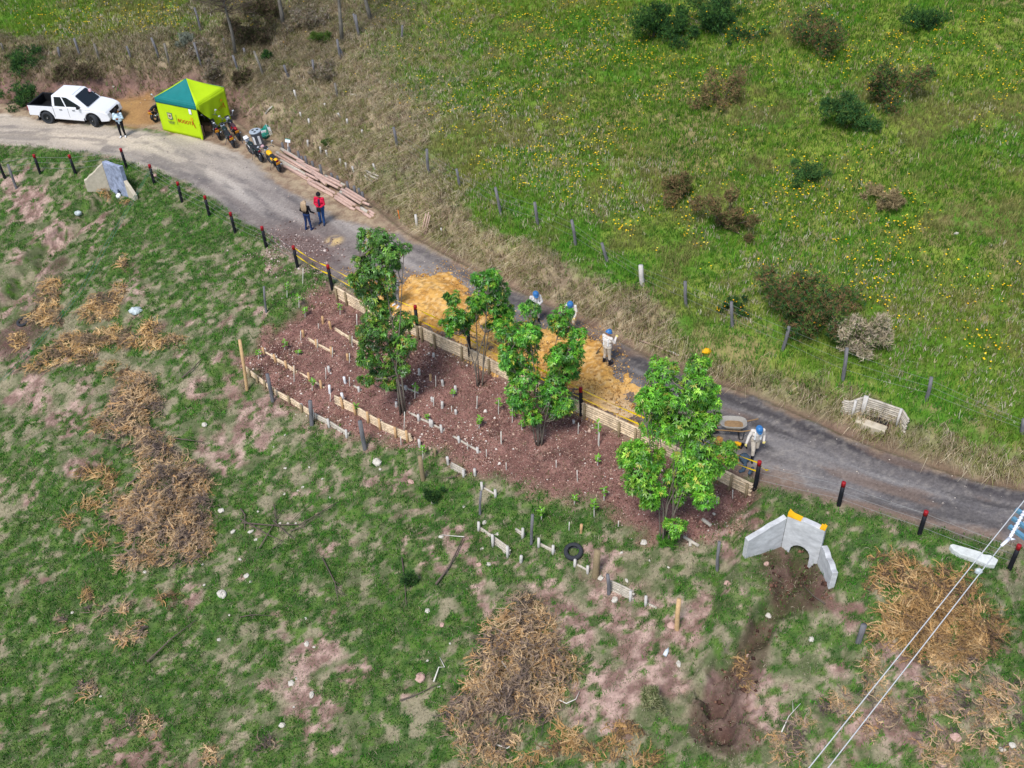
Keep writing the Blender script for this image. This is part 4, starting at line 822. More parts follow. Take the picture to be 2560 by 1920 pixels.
# ------------------------------------------------------------------ stones, sticks, seedlings
def stone(label, zz, x_, y_, r, mt_='stone', flatn=.55):
    b = g(zz, x_, y_); mb = MB(); mb.ball((0,0,r*flatn*.5), (r, r*random.uniform(.6,.95), r*flatn), 9, 6, jit=.2, X=Matrix.Rotation(random.uniform(0,3.1),4,'Z'))
    return tag(mb.build('stone', M[mt_], None, b), label, 'stone', 'pale stones in the lower grass')
for a in [('z7',1058,1045,.24,'largest round white stone in the grass below the tall middle terrace wall'),('b4',1365,215,.2,'big white stone alone in the lower left grass'),('z7',1290,1178,.15,'pale pink stone left of the thick brown round post'),('b3',1412,450,.14,'triangular white stone right of the long brush heap'),('b3',1530,1045,.13,'white stone pair above the crossed dead branches'),('b3',1612,1190,.12,'white block left of the crossed dead branches'),('b3',1735,1190,.13,'white stone touching the crossed dead branches'),('b4',1515,100,.11,'white stone above the big lone white stone'),('b4',1885,518,.12,'white stone, upper of the lower middle pair'),('b4',1790,760,.13,'cream stone left of a white round stone, lower middle'),('b4',1917,830,.14,'round white stone in the lower middle grass'),('b4',1735,1018,.13,'white stone near the bottom edge crack'),('b5',142,820,.2,'long pinkish white stone left of the bottom brush heap'),('b5',290,450,.1,'pink stone above left of the bottom brush heap'),('b5',190,355,.1,'white stone far left of the bottom brush heap'),('b5',1925,722,.12,'grey white stone beside the white bottle'),('b6',112,635,.0,''),('b6',655,340,.1,'round cream stone in the dark gully mouth'),('b6',532,583,.08,'cream stone on the reddish gully bank'),('b6',918,485,.12,'pale stone on the grass between gully and orange brush heap'),('b6',1795,1080,.16,'pinkish stone with white top at the lower right'),('b6',2078,1155,.12,'white stone in dark grass at the lower right'),('b6',2140,1130,.12,'second white stone in dark grass at the lower right'),('z8',135,610,.1,'cream stone at the end of a thin dry stem'),('z8',1735,655,.14,'cream stone left of the biggest tree foot'),('z8',1505,1110,.14,'whitish stone in the hole under the white log wall'),('z8',1395,938,.12,'pale stone at the foot of the thickest brown post'),('z8',1955,1310,.16,'pale pink stone at the foot of the bamboo post'),('z8',1600,955,.09,'cream round stone above the white log wall'),('z8',475,500,.12,'white stone on the upper end of the five log wall'),('z8',575,590,.1,'cream stone behind the five log wall'),('z8',100,290,.1,'cream stone beside the dark green weed'),('z8',435,830,.11,'pink stone near the eroded hole'),('z8',510,830,.1,'white stone in the eroded hole'),('z1',1225,918,.14,'pink white stone under the fifth red topped post'),('b2',1070,222,.1,'pale stone beside the fifth red topped post'),('c1',1650,130,.12,'round cream stone on the bank above the pale soil heap'),('z6',385,740,.12,'red brown stone left of the right headwall'),('z6',110,880,.13,'reddish stone below the dark grey post'),('z6',398,1107,.11,'cream stone in green grass below the headwall pit'),('b7',1858,1222,.12,'grey white stone lying in the meadow')]:
    if a[3] > 0: stone(a[4], a[0], a[1], a[2], a[3], 'stone_pink' if 'pink' in a[4] or 'red' in a[4] else 'stone')
i_ = 0
for zz, x_, y_ in [('z7',680,1155),('z7',730,1285),('z7',420,1080),('z7',590,1075),('z7',545,1215),('z7',345,935),('z7',420,1260),('z7',235,1380),('z7',1080,1090),('z7',1475,1275),('z7',1500,1555),('z7',1780,1640),('b3',1890,600),('b3',1970,520),('b3',1975,750),('b3',2095,880),('b3',2060,905),('b3',1965,930),('b3',1785,1050),('b3',1935,1130),('b3',1990,1135),('b3',2045,1135),('b3',1770,1245),('b3',1660,1380),('b3',1400,1415),('b3',1005,1470),('b4',1255,155),('b4',890,77),('b4',1540,135),('b4',1345,492),('b4',1930,537),('b4',1820,730),('b4',1805,905),('b4',620,840),('b4',445,325),('b4',1410,340),('b4',1880,360),('b5',345,578),('b5',270,878),('b5',190,698),('z8',465,700),('z8',315,372),('z8',70,338),('z8',1780,795),('z8',1560,735),('z8',1930,850)]:
    stone('small pale stone scattered in the grass of the lower slope', zz, x_, y_, random.uniform(.045,.08))
b = g('z8', 1900, 1555); mb = MB(); mb.smooth = True; mb.lathe([(.0,0),(.07,0),(.07,.2),(.03,.28),(.03,.33),(0,.33)], Matrix.Rotation(R(90),4,'X'), 14); o = mb.build('bottle', M['bottle'], None, b+Vector((0,0,.08))); o.rotation_euler = (0,0,R(150)); tag(o, 'clear white plastic bottle lying in the lower grass near the bamboo post', 'bottle')
def stick(label, zz, pts, r, mt_='stick', lifts=None, fork=0, cat='branch'):
    P = [g(zz, *p)+Vector((0,0,(lifts[i] if lifts else .05))) for i, p in enumerate(pts)]; o = P[0]; mb = MB(); mb.smooth = True
    q = [p-o for p in P]; mb.tube(q, [r*(1-.6*i/(len(q)-1)) for i in range(len(q))], 6)
    for k in range(fork):
        t = random.uniform(.3,.9); i = min(int(t*(len(q)-1)), len(q)-2); s0 = along(q[i], q[i+1], t*(len(q)-1)-i); d = (q[-1]-q[0])*random.uniform(.15,.3)
        an = random.choice((-1,1))*random.uniform(.4,.8); d = Vector((d.x*math.cos(an)-d.y*math.sin(an), d.x*math.sin(an)+d.y*math.cos(an), d.z+.05)); mb.tube([s0, s0+d], [r*.45, r*.2], 5)
    return tag(mb.build('dead_branch', M[mt_], None, o), label, cat, 'dead branches on the lower slope')
for lab, zz, pts, r, fk in [
 ('longest dark branch of the crossed heap, lying level','z7',[(125,1470),(330,1490),(530,1480),(790,1330)],.035,2),('upright short branch at the left end of the crossed heap','z7',[(120,1380),(150,1420),(145,1520)],.04,1),('branch of the crossed heap running down right from its left end','z7',[(120,1450),(300,1550),(400,1600)],.035,1),('branch of the crossed heap running up right at its centre','z7',[(250,1650),(340,1500),(410,1375)],.03,1),('branch of the crossed heap running down right from its centre','z7',[(345,1460),(430,1540),(500,1600)],.032,1),('short upright branch on top of the crossed heap','z7',[(350,1350),(365,1460)],.028,0),('thin branch at the right end of the crossed heap','z7',[(460,1530),(560,1490),(680,1400)],.025,2),('short branch just under the crossed heap','z7',[(340,1650),(410,1590)],.025,0),
 ('long grey bare pole lying diagonally in the lower left grass','b4',[(910,640),(1060,500),(1210,378)],.04,0),('twiggy dead branch running down above the bottom brush heap','b4',[(1985,0),(2060,150),(2080,270)],.03,4),('tan peeled branch lying right of the thin dry stem','z8',[(95,1005),(200,860),(312,640)],.05,0),('dark branch on the long brush heap pointing up right','b3',[(880,890),(1050,740),(1160,650)],.04,1),('thin pale dry stem ending at the cream stone','z8',[(320,630),(240,610),(140,605)],.02,0),('thin dark branch left of the bottom brush heap','b5',[(0,990),(120,940),(280,870)],.03,1),('upright thin dead stem beside a weedy tuft','b5',[(15,0),(30,120),(45,330)],.03,1),('thin branch lying right of the long brush heap','b3',[(1210,560),(1410,580)],.03,2),('forked dead branch in dark soil below the headwall pit','z6',[(800,1030),(720,980),(640,910)],.03,1),('thin dead branch in the grass left of the bottom crack','b4',[(1480,360),(1560,345),(1670,350)],.022,3),('curved pale branch at the right end of the bottom brush heap','b5',[(1090,975),(1150,1000),(1215,980),(1240,920)],.025,0),('white curved branch lying on the bottom brush heap','b5',[(705,720),(750,780),(820,805)],.03,0),('white thin branch at the foot of the bottom brush heap','b5',[(670,1290),(740,1310),(760,1305)],.035,0),('pale bent branch left of the bottom brush heap','b5',[(235,860),(270,760),(310,760),(275,680)],.028,0),('brown branch lying above the long brush heap','b3',[(1260,140),(1340,70),(1400,0)],.04,1),('small dead branch left of the gully at the right','z7',[(1540,1165),(1600,1150),(1650,1110)],.025,1),('white curly branch between orange brush heap and gully','b6',[(735,1060),(780,960),(850,890)],.022,1)]:
    stick(lab, zz, pts, r, 'stickpale' if ('white' in lab or 'pale' in lab) else 'stick', [.06+.12*random.random() for _ in pts], fk)
# white stakes and seedlings in the planted terrace
SD = [(238,270,330,1),(420,205,265,1),(513,268,300,1),(485,370,480,0),(705,385,465,0),(610,470,545,1),(530,130,200,0),(655,80,115,0),(645,190,250,0),(750,245,315,0),(885,165,235,0),(920,20,90,0),(868,285,350,0),(735,560,620,0),(870,450,515,0),(908,640,710,1),(1320,510,600,1),(1465,440,515,0),(1585,545,590,1),(1450,590,650,0),(1750,580,660,0),(1765,735,805,1),(1575,650,690,0),(1405,715,760,1),(1245,690,830,0),(1915,830,910,0),(1375,935,1020,1),(1225,860,920,0),(1685,900,950,0),(1815,950,1000,0)]
SD2 = [('z8',1045,0,60,0),('z8',1212,80,170,0),('z8',1188,290,355,1),('z8',1345,330,440,1),('z8',928,390,475,1),('z8',1145,490,560,0),('z8',1535,480,530,0),('z8',650,20,80,0),('z5',135,640,810,1),('z5',105,1230,1340,1),('z5',178,1130,1220,1),('z5',1130,1140,1205,0),('z5',130,900,960,1),('z4',305,1230,1330,0),('z4',485,1260,1380,1),('z4',510,1520,1630,0),('z4',325,1420,1500,1),('z4',1145,1450,1545,0),('z4',1318,1530,1645,0),('z4',680,1450,1510,1),('z4',600,1330,1450,1),('z3',255,500,635,0),('z3',125,620,740,1),('z3',225,735,830,1),('z3',275,835,905,1),('z3',565,800,890,1),('z3',705,880,970,0)]
allsd = [('z7',)+a for a in SD]+SD2
def seed_xy(a): b = g(a[0], a[1], a[3]); return (b.x, b.y)
pale_i = 0; allsd = sorted(allsd, key=lambda a: px(a[0], a[1], a[3])[0])
ns = nw = 0
for a in allsd:
    zz, x_, y0, y1, leafy = a; b = g(zz, x_, y1); t = lean_top(b, zz, x_+random.uniform(-4,4), y0)
    if leafy:
        lab = f'{ORD[ns]} green seedling with a pale stem, counted from the left across the planted slope'
        ns += 1; root = thing('seedling', lab, 'seedling', b, group='seedlings planted on the terraced slope')
        mb = MB(); mb.tube([(0,0,0), t-b], .018, 5); mb.build('stem', M['stickpale'], root)
        mb = MB()
        for k in range(16):
            an = random.uniform(0, 6.28); L_ = random.uniform(.1,.22); c_ = (t-b)*random.uniform(.55,1.05); d = Vector((math.cos(an), math.sin(an), random.uniform(-.1,.6)))*L_; s_ = Vector((-math.sin(an), math.cos(an), 0))*.045
            mb.add([c_, c_+d*.5+s_, c_+d, c_+d*.5-s_], [(0,1,2,3)])
        mb.build('leaves', M['seedleaf'], root)
    else:
        lab = f'{ORD[nw]} bare white planting stick, counted from the left across the planted slope'
        nw += 1; post('planting_stick', lab, 'stick', b, t, .02, 'stickpale', 'bare white planting sticks', n=6, wob=0)
#--PART3--
# ------------------------------------------------------------------ broad-leaved trees
def tree(label, zz, foot, lobes, nstem, leafcol, dens, leafL=.17, stem_r=.06, bare=()):
    base = g(zz, *foot); root = thing('broadleaf_tree', label, 'tree', base)
    L = []
    for (cx, cy, rx, ry) in lobes:
        c = on_plane(zz, cx, cy, base); e = on_plane(zz, cx+rx, cy, base); u = on_plane(zz, cx, cy-ry, base)
        a = (e-c).length; hgt_ = (u-c).length*.92
        nd = Vector((base.x, base.y, 0)).normalized(); off = random.uniform(-1, 1)*.42
        c = c+nd*off*1.0
        c.z += 0
        L.append((c-base, a*1.0, hgt_*1.0))
        for _ in range(2):
            an = random.uniform(0, 6.28); L.append((c-base+Vector((math.cos(an)*a*.9, random.uniform(-.5,.5)*a, math.sin(an)*hgt_*.8)), a*random.uniform(.3,.5), hgt_*random.uniform(.3,.5)))
    # trunk and limbs
    mb = MB(); mb.smooth = True; order = sorted(range(len(L)), key=lambda i: -L[i][0].z); stems = []
    tops = order[:1]
    for i in order:
        if len(tops) >= nstem: break
        if all((L[i][0]-L[j][0]).length > .9 for j in tops): tops.append(i)
    for s, i in enumerate(tops):
        an = s/nstem*6.28+.5; b0 = Vector((math.cos(an)*.12, math.sin(an)*.08, -.15)); t = L[i][0]
        pts = [b0, b0+Vector((t.x*.12+math.cos(an)*.06, t.y*.12, t.z*.3)), Vector((t.x*.55+random.uniform(-.1,.1), t.y*.55+random.uniform(-.1,.1), t.z*.62)), t+Vector((0,0,.1))]
        q = []
        for k in range(len(pts)-1):
            for f in (0, .5): q.append(along(pts[k], pts[k+1], f))
        q.append(pts[-1]); mb.tube(q, [.62*stem_r*(1-.72*k/(len(q)-1)) for k in range(len(q))], 7, wob=.08); stems.append(q)
    for c, a, h in L:
        best = min(((c-p).length+max(0, p.z-c.z+.3)*3, p) for st in stems for p in st)[1]
        md = (best+c)*.5+Vector((random.uniform(-.1,.1), random.uniform(-.1,.1), -.1)); mb.tube([best, md, c], [stem_r*.4, stem_r*.28, stem_r*.14], 5)
    mb.build('trunk', M['bark'], root)
    # rosettes of leaves
    PC = []; PN = []; TW = []
    for c, a, h in L:
        n = int(dens*(a*h*2.6+.12)); 
        d = rng.normal(size=(n, 3)); d /= np.linalg.norm(d, axis=1)[:, None]; r = rng.uniform(.35, 1.0, n)**.55
        p = np.array(c)+d*r[:, None]*np.array([a*.97, a*.8, h*.97]); PC.append(p); nn = d*1.0+np.array([0, 0, .75])+rng.normal(0, .25, (n, 3)); PN.append(nn/np.linalg.norm(nn, axis=1)[:, None])
    PC = np.concatenate(PC); PN = np.concatenate(PN); n = len(PC)
    ref = np.where(np.abs(PN[:, 2:3]) > .9, np.array([[1., 0, 0]]), np.array([[0, 0, 1.]])); T1 = np.cross(PN, ref); T1 /= np.linalg.norm(T1, axis=1)[:, None]; T2 = np.cross(PN, T1)
    nl = 10; a0 = rng.uniform(0, 6.28, n); V = []; Cc = []
    cl = fbm(PC[:, 0]+base.x+PC[:, 2]*.7, PC[:, 1]+base.y-PC[:, 2]*.5, .8, 3, 200)
    bc = pick(*leafcol, n)*(.42+1.25*cl)[:, None]*(1+rng.normal(0, .2, (n, 1)))
    for j in range(nl):
        an = a0+j*2*np.pi/nl+rng.normal(0, .2, n); inner = j % 3 == 0
        el = rng.normal(.75 if inner else .12, .22, n); ln = leafL*rng.uniform(.75, 1.2, n)*(.7 if inner else 1)
        d = (np.cos(an)*np.cos(el))[:, None]*T1+(np.sin(an)*np.cos(el))[:, None]*T2+np.sin(el)[:, None]*PN
        s = np.cross(d, PN); s /= np.linalg.norm(s, axis=1)[:, None]+1e-9; wv = (ln*.15)[:, None]*s
        tip = PC+d*ln[:, None]-np.array([0, 0, 1])*(ln*.22)[:, None]; mid = PC+d*(ln*.5)[:, None]
        V.append(np.stack([PC, mid+wv, tip, mid-wv], 1)); f = rng.uniform(.7, 1.3, (n, 1)); Cc.append(np.repeat((bc*f*(1.35 if inner else 1))[:, None], 4, 1))
    V = np.concatenate(V).reshape(-1, 3); Cc = np.concatenate(Cc).reshape(-1, 3); o_ = np.arange(len(V)//4)*4
    cr = npmesh('crown', V, np.c_[o_, o_+1, o_+2, o_+3], Cc, M['leaf']); cr.parent = root
    return root
DGR = ([(80,126,46),(60,102,40),(104,148,50),(140,164,58),(150,130,60)], [4,3,3,1,.6])
BGR = ([(92,158,40),(116,178,48),(66,124,36),(150,194,66),(176,178,76)], [4,4,2,2,.6])
MGR = ([(80,148,42),(104,170,48),(58,112,38),(138,182,58),(176,168,66)], [4,3,3,1.5,.6])
random.seed(21)
tree('tallest slender dark leaved tree with sparse crown, left of the others', 'z3', (1085,1705), [(870,205,110,75),(960,300,150,110),(800,330,105,105),(880,440,180,110),(755,520,85,85),(1000,420,90,95),(705,600,60,60),(800,640,140,100),(955,590,100,95),(860,770,150,95),(770,740,80,75),(900,860,120,75),(850,950,120,90),(1080,950,95,85),(960,1040,160,85),(820,1110,110,85),(1095,1080,95,75),(790,1235,75,80),(900,1260,140,95),(1055,1200,100,105),(1090,1330,60,65),(930,1380,100,80),(775,1390,55,55),(960,1460,50,50)], 4, DGR, 135, .14, .075)
tree('forked tree with long bare stems and two crowns in front of the ochre gravel', 'z4', (330,1140), [(430,190,85,65),(400,290,115,85),(480,370,105,100),(330,380,75,75),(430,490,140,100),(560,540,60,70),(320,520,95,70),(265,595,50,40),(120,430,72,58),(110,530,88,85),(80,620,72,65),(170,640,80,60),(205,705,50,38),(470,610,90,50),(560,600,50,40)], 5, MGR, 155, .14, .055)
tree('two lobed bright green tree with bare multi stem base, in the centre', 'z4', (825,1635), [(755,565,85,75),(740,650,115,85),(570,700,90,85),(680,760,140,90),(560,850,80,105),(700,900,150,110),(555,1000,72,90),(720,1050,130,100),(640,1130,100,85),(690,1250,100,85),(760,1340,80,55),(1020,580,75,85),(1000,690,100,85),(1130,760,85,85),(1060,820,140,85),(1000,900,140,95),(1120,940,80,105),(1000,1050,140,100),(1100,1080,75,75),(960,1170,120,95),(1040,1280,95,100),(900,1290,100,95),(960,1380,80,45),(770,1415,38,38)], 8, MGR, 150, .14, .05)
tree('largest bright green bushy tree at the right of the planted slope', 'z5', (625,1535), [(870,215,80,75),(870,330,130,95),(620,290,110,95),(560,400,125,105),(700,430,160,110),(900,480,115,115),(500,480,92,85),(560,580,140,100),(760,600,190,120),(930,640,92,105),(540,720,110,100),(700,740,140,100),(880,780,140,105),(380,850,105,85),(480,830,140,90),(340,950,80,95),(460,970,140,110),(560,900,80,75),(790,900,110,95),(940,900,125,95),(1090,850,82,55),(1120,890,45,38),(400,1100,105,75),(520,1090,100,95),(745,1040,100,105),(900,1040,130,105),(760,1160,105,85),(930,1150,105,75),(520,1200,75,45),(720,1240,75,55),(725,1350,70,70)], 8, BGR, 135, .145, .055)

# ------------------------------------------------------------------ shrubs in the meadow
def shrub(label, zz, cx, cy, wpx, hpx, cols, n=900, yellow=0, name='gorse_bush', leafL=.16):
    b = g(zz, cx, cy+hpx*.5); a = (on_plane(zz, cx+wpx*.5, cy, b)-on_plane(zz, cx, cy, b)).length; h = max((on_plane(zz, cx, cy-hpx*.5, b)-b).length, .3)
    root = thing(name, label, 'bush', b)
    lobes = [(random.gauss(0,.55)*a, random.gauss(0,.5)*a, random.uniform(.1,.7)*h, random.uniform(.18,.48)*a) for _ in range(15)]
    P = []
    for lx, ly, lz, lr in lobes:
        d = rng.normal(size=(n//10, 3)); d /= np.linalg.norm(d, axis=1)[:, None]; P.append(np.array([lx, ly, lz])+d*(rng.uniform(.1, 1.25, (n//10, 1))**.6)*np.array([lr, lr, min(lr*.9, h*.42)]))
    P = np.concatenate(P); P[:, 2] = np.maximum(P[:, 2], .03); m_ = len(P); nb = 7; V = []; 
    cl = fbm(P[:, 0]*1.0+b.x, P[:, 1]+b.y+P[:, 2], .5, 3, 210); bc = pick(*cols, m_)*(.55+.9*cl)[:, None]; Cc = []
    for j in range(nb):
        d = rng.normal(size=(m_, 3))+np.array([0, 0, .9])+P*.5/np.array([a, a, h]); d /= np.linalg.norm(d, axis=1)[:, None]; s = np.cross(d, rng.normal(size=(m_, 3))); s /= np.linalg.norm(s, axis=1)[:, None]
        ln = leafL*rng.uniform(.5, 1.3, (m_, 1)); V.append(np.stack([P-s*ln*.09, P+s*ln*.09, P+d*ln], 1)); Cc.append(np.repeat((bc*rng.uniform(.8, 1.2, (m_, 1)))[:, None], 3, 1))
    V = np.concatenate(V).reshape(-1, 3); Cc = np.concatenate(Cc).reshape(-1, 3); o_ = np.arange(len(V)//3)*3
    npmesh('foliage', V, np.c_[o_, o_+1, o_+2], Cc, M['twig']).parent = root
    mb = MB(); mb.smooth = True
    for k in range(7): lx, ly, lz, lr = lobes[k]; mb.tube([(0,0,-.1), (lx*.4, ly*.4, lz*.5), (lx, ly, lz)], [.03, .02, .01], 5)
    mb.build('stems', M['stick'], root)
    if yellow:
        ii = rng.choice(m_, yellow); Q = P[ii]*np.array([1.08, 1.08, 1.0])+np.array([0, 0, .06])+rng.normal(0, .05, (yellow, 3)); oc = np.array([(1,0,0),(0,1,0),(-1,0,0),(0,-1,0),(0,0,1),(0,0,-1)])*.042
        V = (Q[:, None]+oc[None]).reshape(-1, 3); F0 = np.array([(0,1,4),(1,2,4),(2,3,4),(3,0,4),(1,0,5),(2,1,5),(3,2,5),(0,3,5)])
        npmesh('blossom', V, (F0[None]+(np.arange(yellow)*6)[:, None, None]).reshape(-1, 3), np.repeat(pick([(250,190,30),(230,160,40)], [2,1], yellow), 6, 0), M['pebble']).parent = root
    return root
DKG = ([(50,84,42),(64,102,48),(84,118,52),(40,66,42)], [3,3,2,2]); BRN = ([(130,108,76),(146,122,84),(108,100,62),(104,120,62)], [3,2,2,2]); MIX = ([(60,96,54),(80,114,54),(136,108,74),(116,94,66),(104,128,56)], [3,2,2,2,2]); BLG = ([(62,102,56),(82,120,58),(54,88,50),(104,128,60)], [2,2,1,1])
random.seed(31)
SCR = ([(146,130,110),(166,156,140),(120,104,84),(128,126,88)], [3,2,2,2]); DSC = ([(92,76,62),(116,98,78),(78,74,50),(88,92,52)], [3,2,2,2])
for a in [('large dark green gorse thicket at the top edge, left part','D',1410,35,110,95,DKG,2600,14),('large dark green gorse thicket at the top edge, right part','D',1530,25,130,85,DKG,2600,20),('dark gorse bush with orange yellow blossom near the top right','D',1775,50,130,95,MIX,2200,46),('small dark gorse bush with few flowers, far top right','D',2000,35,90,50,DKG,900,14),('broad gorse bush with blossom on its lower side, right of the meadow','D',1930,165,130,110,MIX,2400,50),('blue green feathery gorse bush below the broad blossoming one','D',1825,225,110,85,BLG,1800,10),('brown dry bush in the upper meadow','D',1560,185,90,70,BRN,900,0),('dark brown dead bush in the middle of the meadow, left one','D',1458,392,70,70,BRN,1000,0),('larger brown green dead bush in the middle of the meadow','D',1572,440,85,110,BRN,1500,0),('big gorse bush with brown top beside the meadow fence','D',1745,640,185,135,MIX,3800,26),('pale seed grass thicket on the right side of the big gorse bush','D',1850,705,110,110,([(196,180,156),(170,156,126),(120,134,80)],[2,2,1]),1100,0),('small yellow blossomed bush behind a meadow fence post','D',1592,660,40,30,DKG,260,36),('low blue green bush in the middle right meadow','D',1740,372,70,40,BLG,500,0),('pale dry bush tuft in the right meadow','D',1915,420,60,50,([(170,150,112),(140,124,88)],[1,1]),500,0),('yellow blossom clump at the upper meadow edge','D',1600,70,60,40,DKG,300,36),('small dark weed bush on the bank above the tent','b1',1640,335,70,80,DKG,300,0),('green weed bush on the bank near two old posts','b1',1985,215,110,90,([(66,96,40),(90,112,44)],[1,1]),500,0),('green weed clump above the log pile','c8',900,80,180,90,([(66,98,40),(84,116,46)],[1,1]),320,0),('dark green bush behind the back of the white pickup','D',45,205,90,50,DKG,700,0),('grey brown scrub clump left of the bare twiggy tree','b1',1240,300,150,110,SCR,700,0),('grey brown scrub clump between two tall trunks at the top','b1',1900,90,260,150,SCR,1000,0),('dark brown scrub under the bare twiggy tree','b1',1560,180,260,150,DSC,1200,0),('dark scrub clump at the top edge left of the tall trunks','b1',1620,40,220,110,DSC,1000,0),('grey lichen covered scrub right above the tent','b1',1330,430,180,100,SCR,800,0),('dark scrub beside the first bank post from the tent','b1',1480,470,140,110,DSC,700,0),('dry scrub clump below the whitish upper logs','b1',2000,420,160,100,SCR,600,0),('dark scrub overhanging the bank behind the pickup','b1',480,440,260,90,DSC,900,0),('dark green scrub band at the left fence, far left','b1',140,370,260,80,DKG,900,0),('grey leaved shrub beside an old post on the bank','b1',1165,235,110,80,([(150,156,140),(128,132,112)],[1,1]),500,0),('dark leafy weed in the lower grass below the thick brown post','z7',1440,1255,90,80,DKG,260,0),('dark weed clump beside the upright thin dead stem','b5',75,120,80,120,DKG,260,0),('pale fanned grass clump right of the bottom brush heap','b5',1745,940,130,140,([(150,150,110),(90,104,60)],[2,1]),300,0),('bright green weed at the foot of the biggest tree','z8',1905,640,90,60,([(96,150,50),(70,120,44)],[1,1]),200,0)]:
    shrub(a[0], *a[1:7], n=a[7], yellow=a[8], name='weed_bush' if 'weed' in a[0] or 'clump' in a[0] else 'gorse_bush' if 'gorse' in a[0] else 'bush')

# ------------------------------------------------------------------ heaps of cut dry brush
def brush(label, zz, blobs, per_m2, cols, Lr=(.25,.6), curl=2.4, needle=8, hgt_=.5, name='brush_heap', cat='brush heap', seed=0):
    rg = np.random.default_rng(seed+300)
    c0 = g(zz, *blobs[0][:2]); PX = []; PY = []; PZ = []
    for (cx, cy, rx, ry, hh) in blobs:
        c = g(zz, cx, cy); a = (g(zz, cx+rx, cy)-g(zz, cx-rx, cy)).length/2; b = (g(zz, cx, cy+ry)-g(zz, cx, cy-ry)).length/2
        ux = (g(zz, cx+rx, cy)-c); uy = (g(zz, cx, cy-ry)-c); n = max(6, int(a*b*3.14*per_m2))
        r = np.sqrt(rg.random(n)); th = rg.uniform(0, 6.28, n); q = r*np.cos(th); p = r*np.sin(th)
        x = c.x+ux.x*q+uy.x*p; y = c.y+ux.y*q+uy.y*p; z = bil(HZ2, x, y)+hh*hgt_*np.maximum(1-r**2, 0)*(.05+1.7*smooth(.25, .75, fbm(x, y, .6, 3, 310)))*rg.uniform(.5, 1, n)+.03
        PX.append(x); PY.append(y); PZ.append(z)
    x = np.concatenate(PX); y = np.concatenate(PY); z = np.concatenate(PZ); n = len(x)
    clump = fbm(x, y, .5, 3, 320); a0 = clump*14+rg.normal(0, .55, n); cv = rg.normal(0, curl, n); L_ = rg.uniform(*Lr, n); el = rg.normal(.15, .28, n)
    bc = np.array([lin(*c) for c in cols[0]])[np.clip((fbm(x, y, .35, 3, 330)*1.9-.45+rg.normal(0, .17, n))*len(cols[0]), 0, len(cols[0])-1).astype(int)]*rg.uniform(.65, 1.25, (n, 1))
    S = 5; V = []; Fq = []; Cc = []; px_, py_, pz_ = x.copy(), y.copy(), z.copy(); nodes = [np.c_[px_, py_, pz_]]; dirs = []
    for k in range(S):
        an = a0+cv*k/S; d = np.c_[np.cos(an)*np.cos(el), np.sin(an)*np.cos(el), np.sin(el)-k*.10]; dirs.append(d); nodes.append(nodes[-1]+d*(L_/S)[:, None])
    wd = .015
    up = np.array([0, 0, 1.0]); vs = []
    for k in range(S+1):
        d = dirs[min(k, S-1)]; s = np.cross(d, up); s /= np.linalg.norm(s, axis=1)[:, None]+1e-6; ww = wd*(1-.7*k/S); vs += [nodes[k]-s*ww, nodes[k]+s*ww+up*ww]
    VV = np.stack(vs, 1); o_ = np.arange(n)*2*(S+1)
    for k in range(S): Fq.append(np.c_[o_+2*k, o_+2*k+1, o_+2*k+3]); Fq.append(np.c_[o_+2*k, o_+2*k+3, o_+2*k+2])
    V.append(VV.reshape(-1, 3)); Cc.append(np.repeat(bc*.95, 2*(S+1), 0)); off = len(V[0])
    if needle:
        nv = []
        for j in range(needle):
            k = rg.integers(0, S, n); t = rg.random(n)[:, None]; NA = np.stack(nodes, 1); D = np.stack(dirs, 1); i_ = np.arange(n)
            p = NA[i_, k]*(1-t)+NA[i_, k+1]*t; d = D[i_, k]; s = np.cross(d, up); s /= np.linalg.norm(s, axis=1)[:, None]+1e-6; sg = np.where(rg.random(n) < .5, -1, 1)[:, None]
            e = d*.75+s*sg*rg.uniform(.3, .8, (n, 1))+up*rg.uniform(-.15, .5, (n, 1)); ln = rg.uniform(.06, .15, (n, 1)); nv.append(np.stack([p-d*.011, p+d*.011, p+e*ln], 1))
        NV = np.concatenate(nv).reshape(-1, 3); o2 = np.arange(len(NV)//3)*3+off; V.append(NV); Fq.append(np.c_[o2, o2+1, o2+2]); Cc.append(np.repeat(np.tile(bc*1.12, (needle, 1)), 3, 0))
    V = np.concatenate(V)-np.array(c0)
    o = npmesh(name, V, np.concatenate(Fq), np.concatenate(Cc), M['twig']); o.location = c0
    return tag(o, label, cat)
GOLD = ([(112,94,78),(146,124,98),(170,142,106),(198,156,104),(206,162,100),(222,188,136)],)
GREY = ([(92,80,74),(126,108,96),(152,130,110),(172,146,114),(184,144,98),(206,174,132)],)
ORNG = ([(106,84,66),(142,114,82),(168,132,86),(184,144,92),(202,168,120)],)
brush('long heap of curly dry brush on the left grass slope', 'b3', [(930,200,150,110,.7),(950,330,190,110,.9),(880,420,160,110,.9),(900,520,170,70,.7),(1060,580,150,80,.8),(1050,650,120,60,.7),(1200,680,110,50,.4),(1180,800,200,90,.9),(1330,800,120,90,.8),(1150,900,250,110,1.1),(1350,880,110,110,.9),(1080,1020,280,110,1.2),(1300,1020,170,110,1.1),(1150,1130,300,110,1.2),(1330,1170,150,110,1),(1120,1230,280,90,1),(1300,1290,170,80,.7),(900,1100,170,80,.5),(920,1390,120,70,.5),(1150,1360,250,60,.4),(870,1000,130,60,.4)], 125, GREY, seed=1, hgt_=.65, needle=11, Lr=(.25,.6))
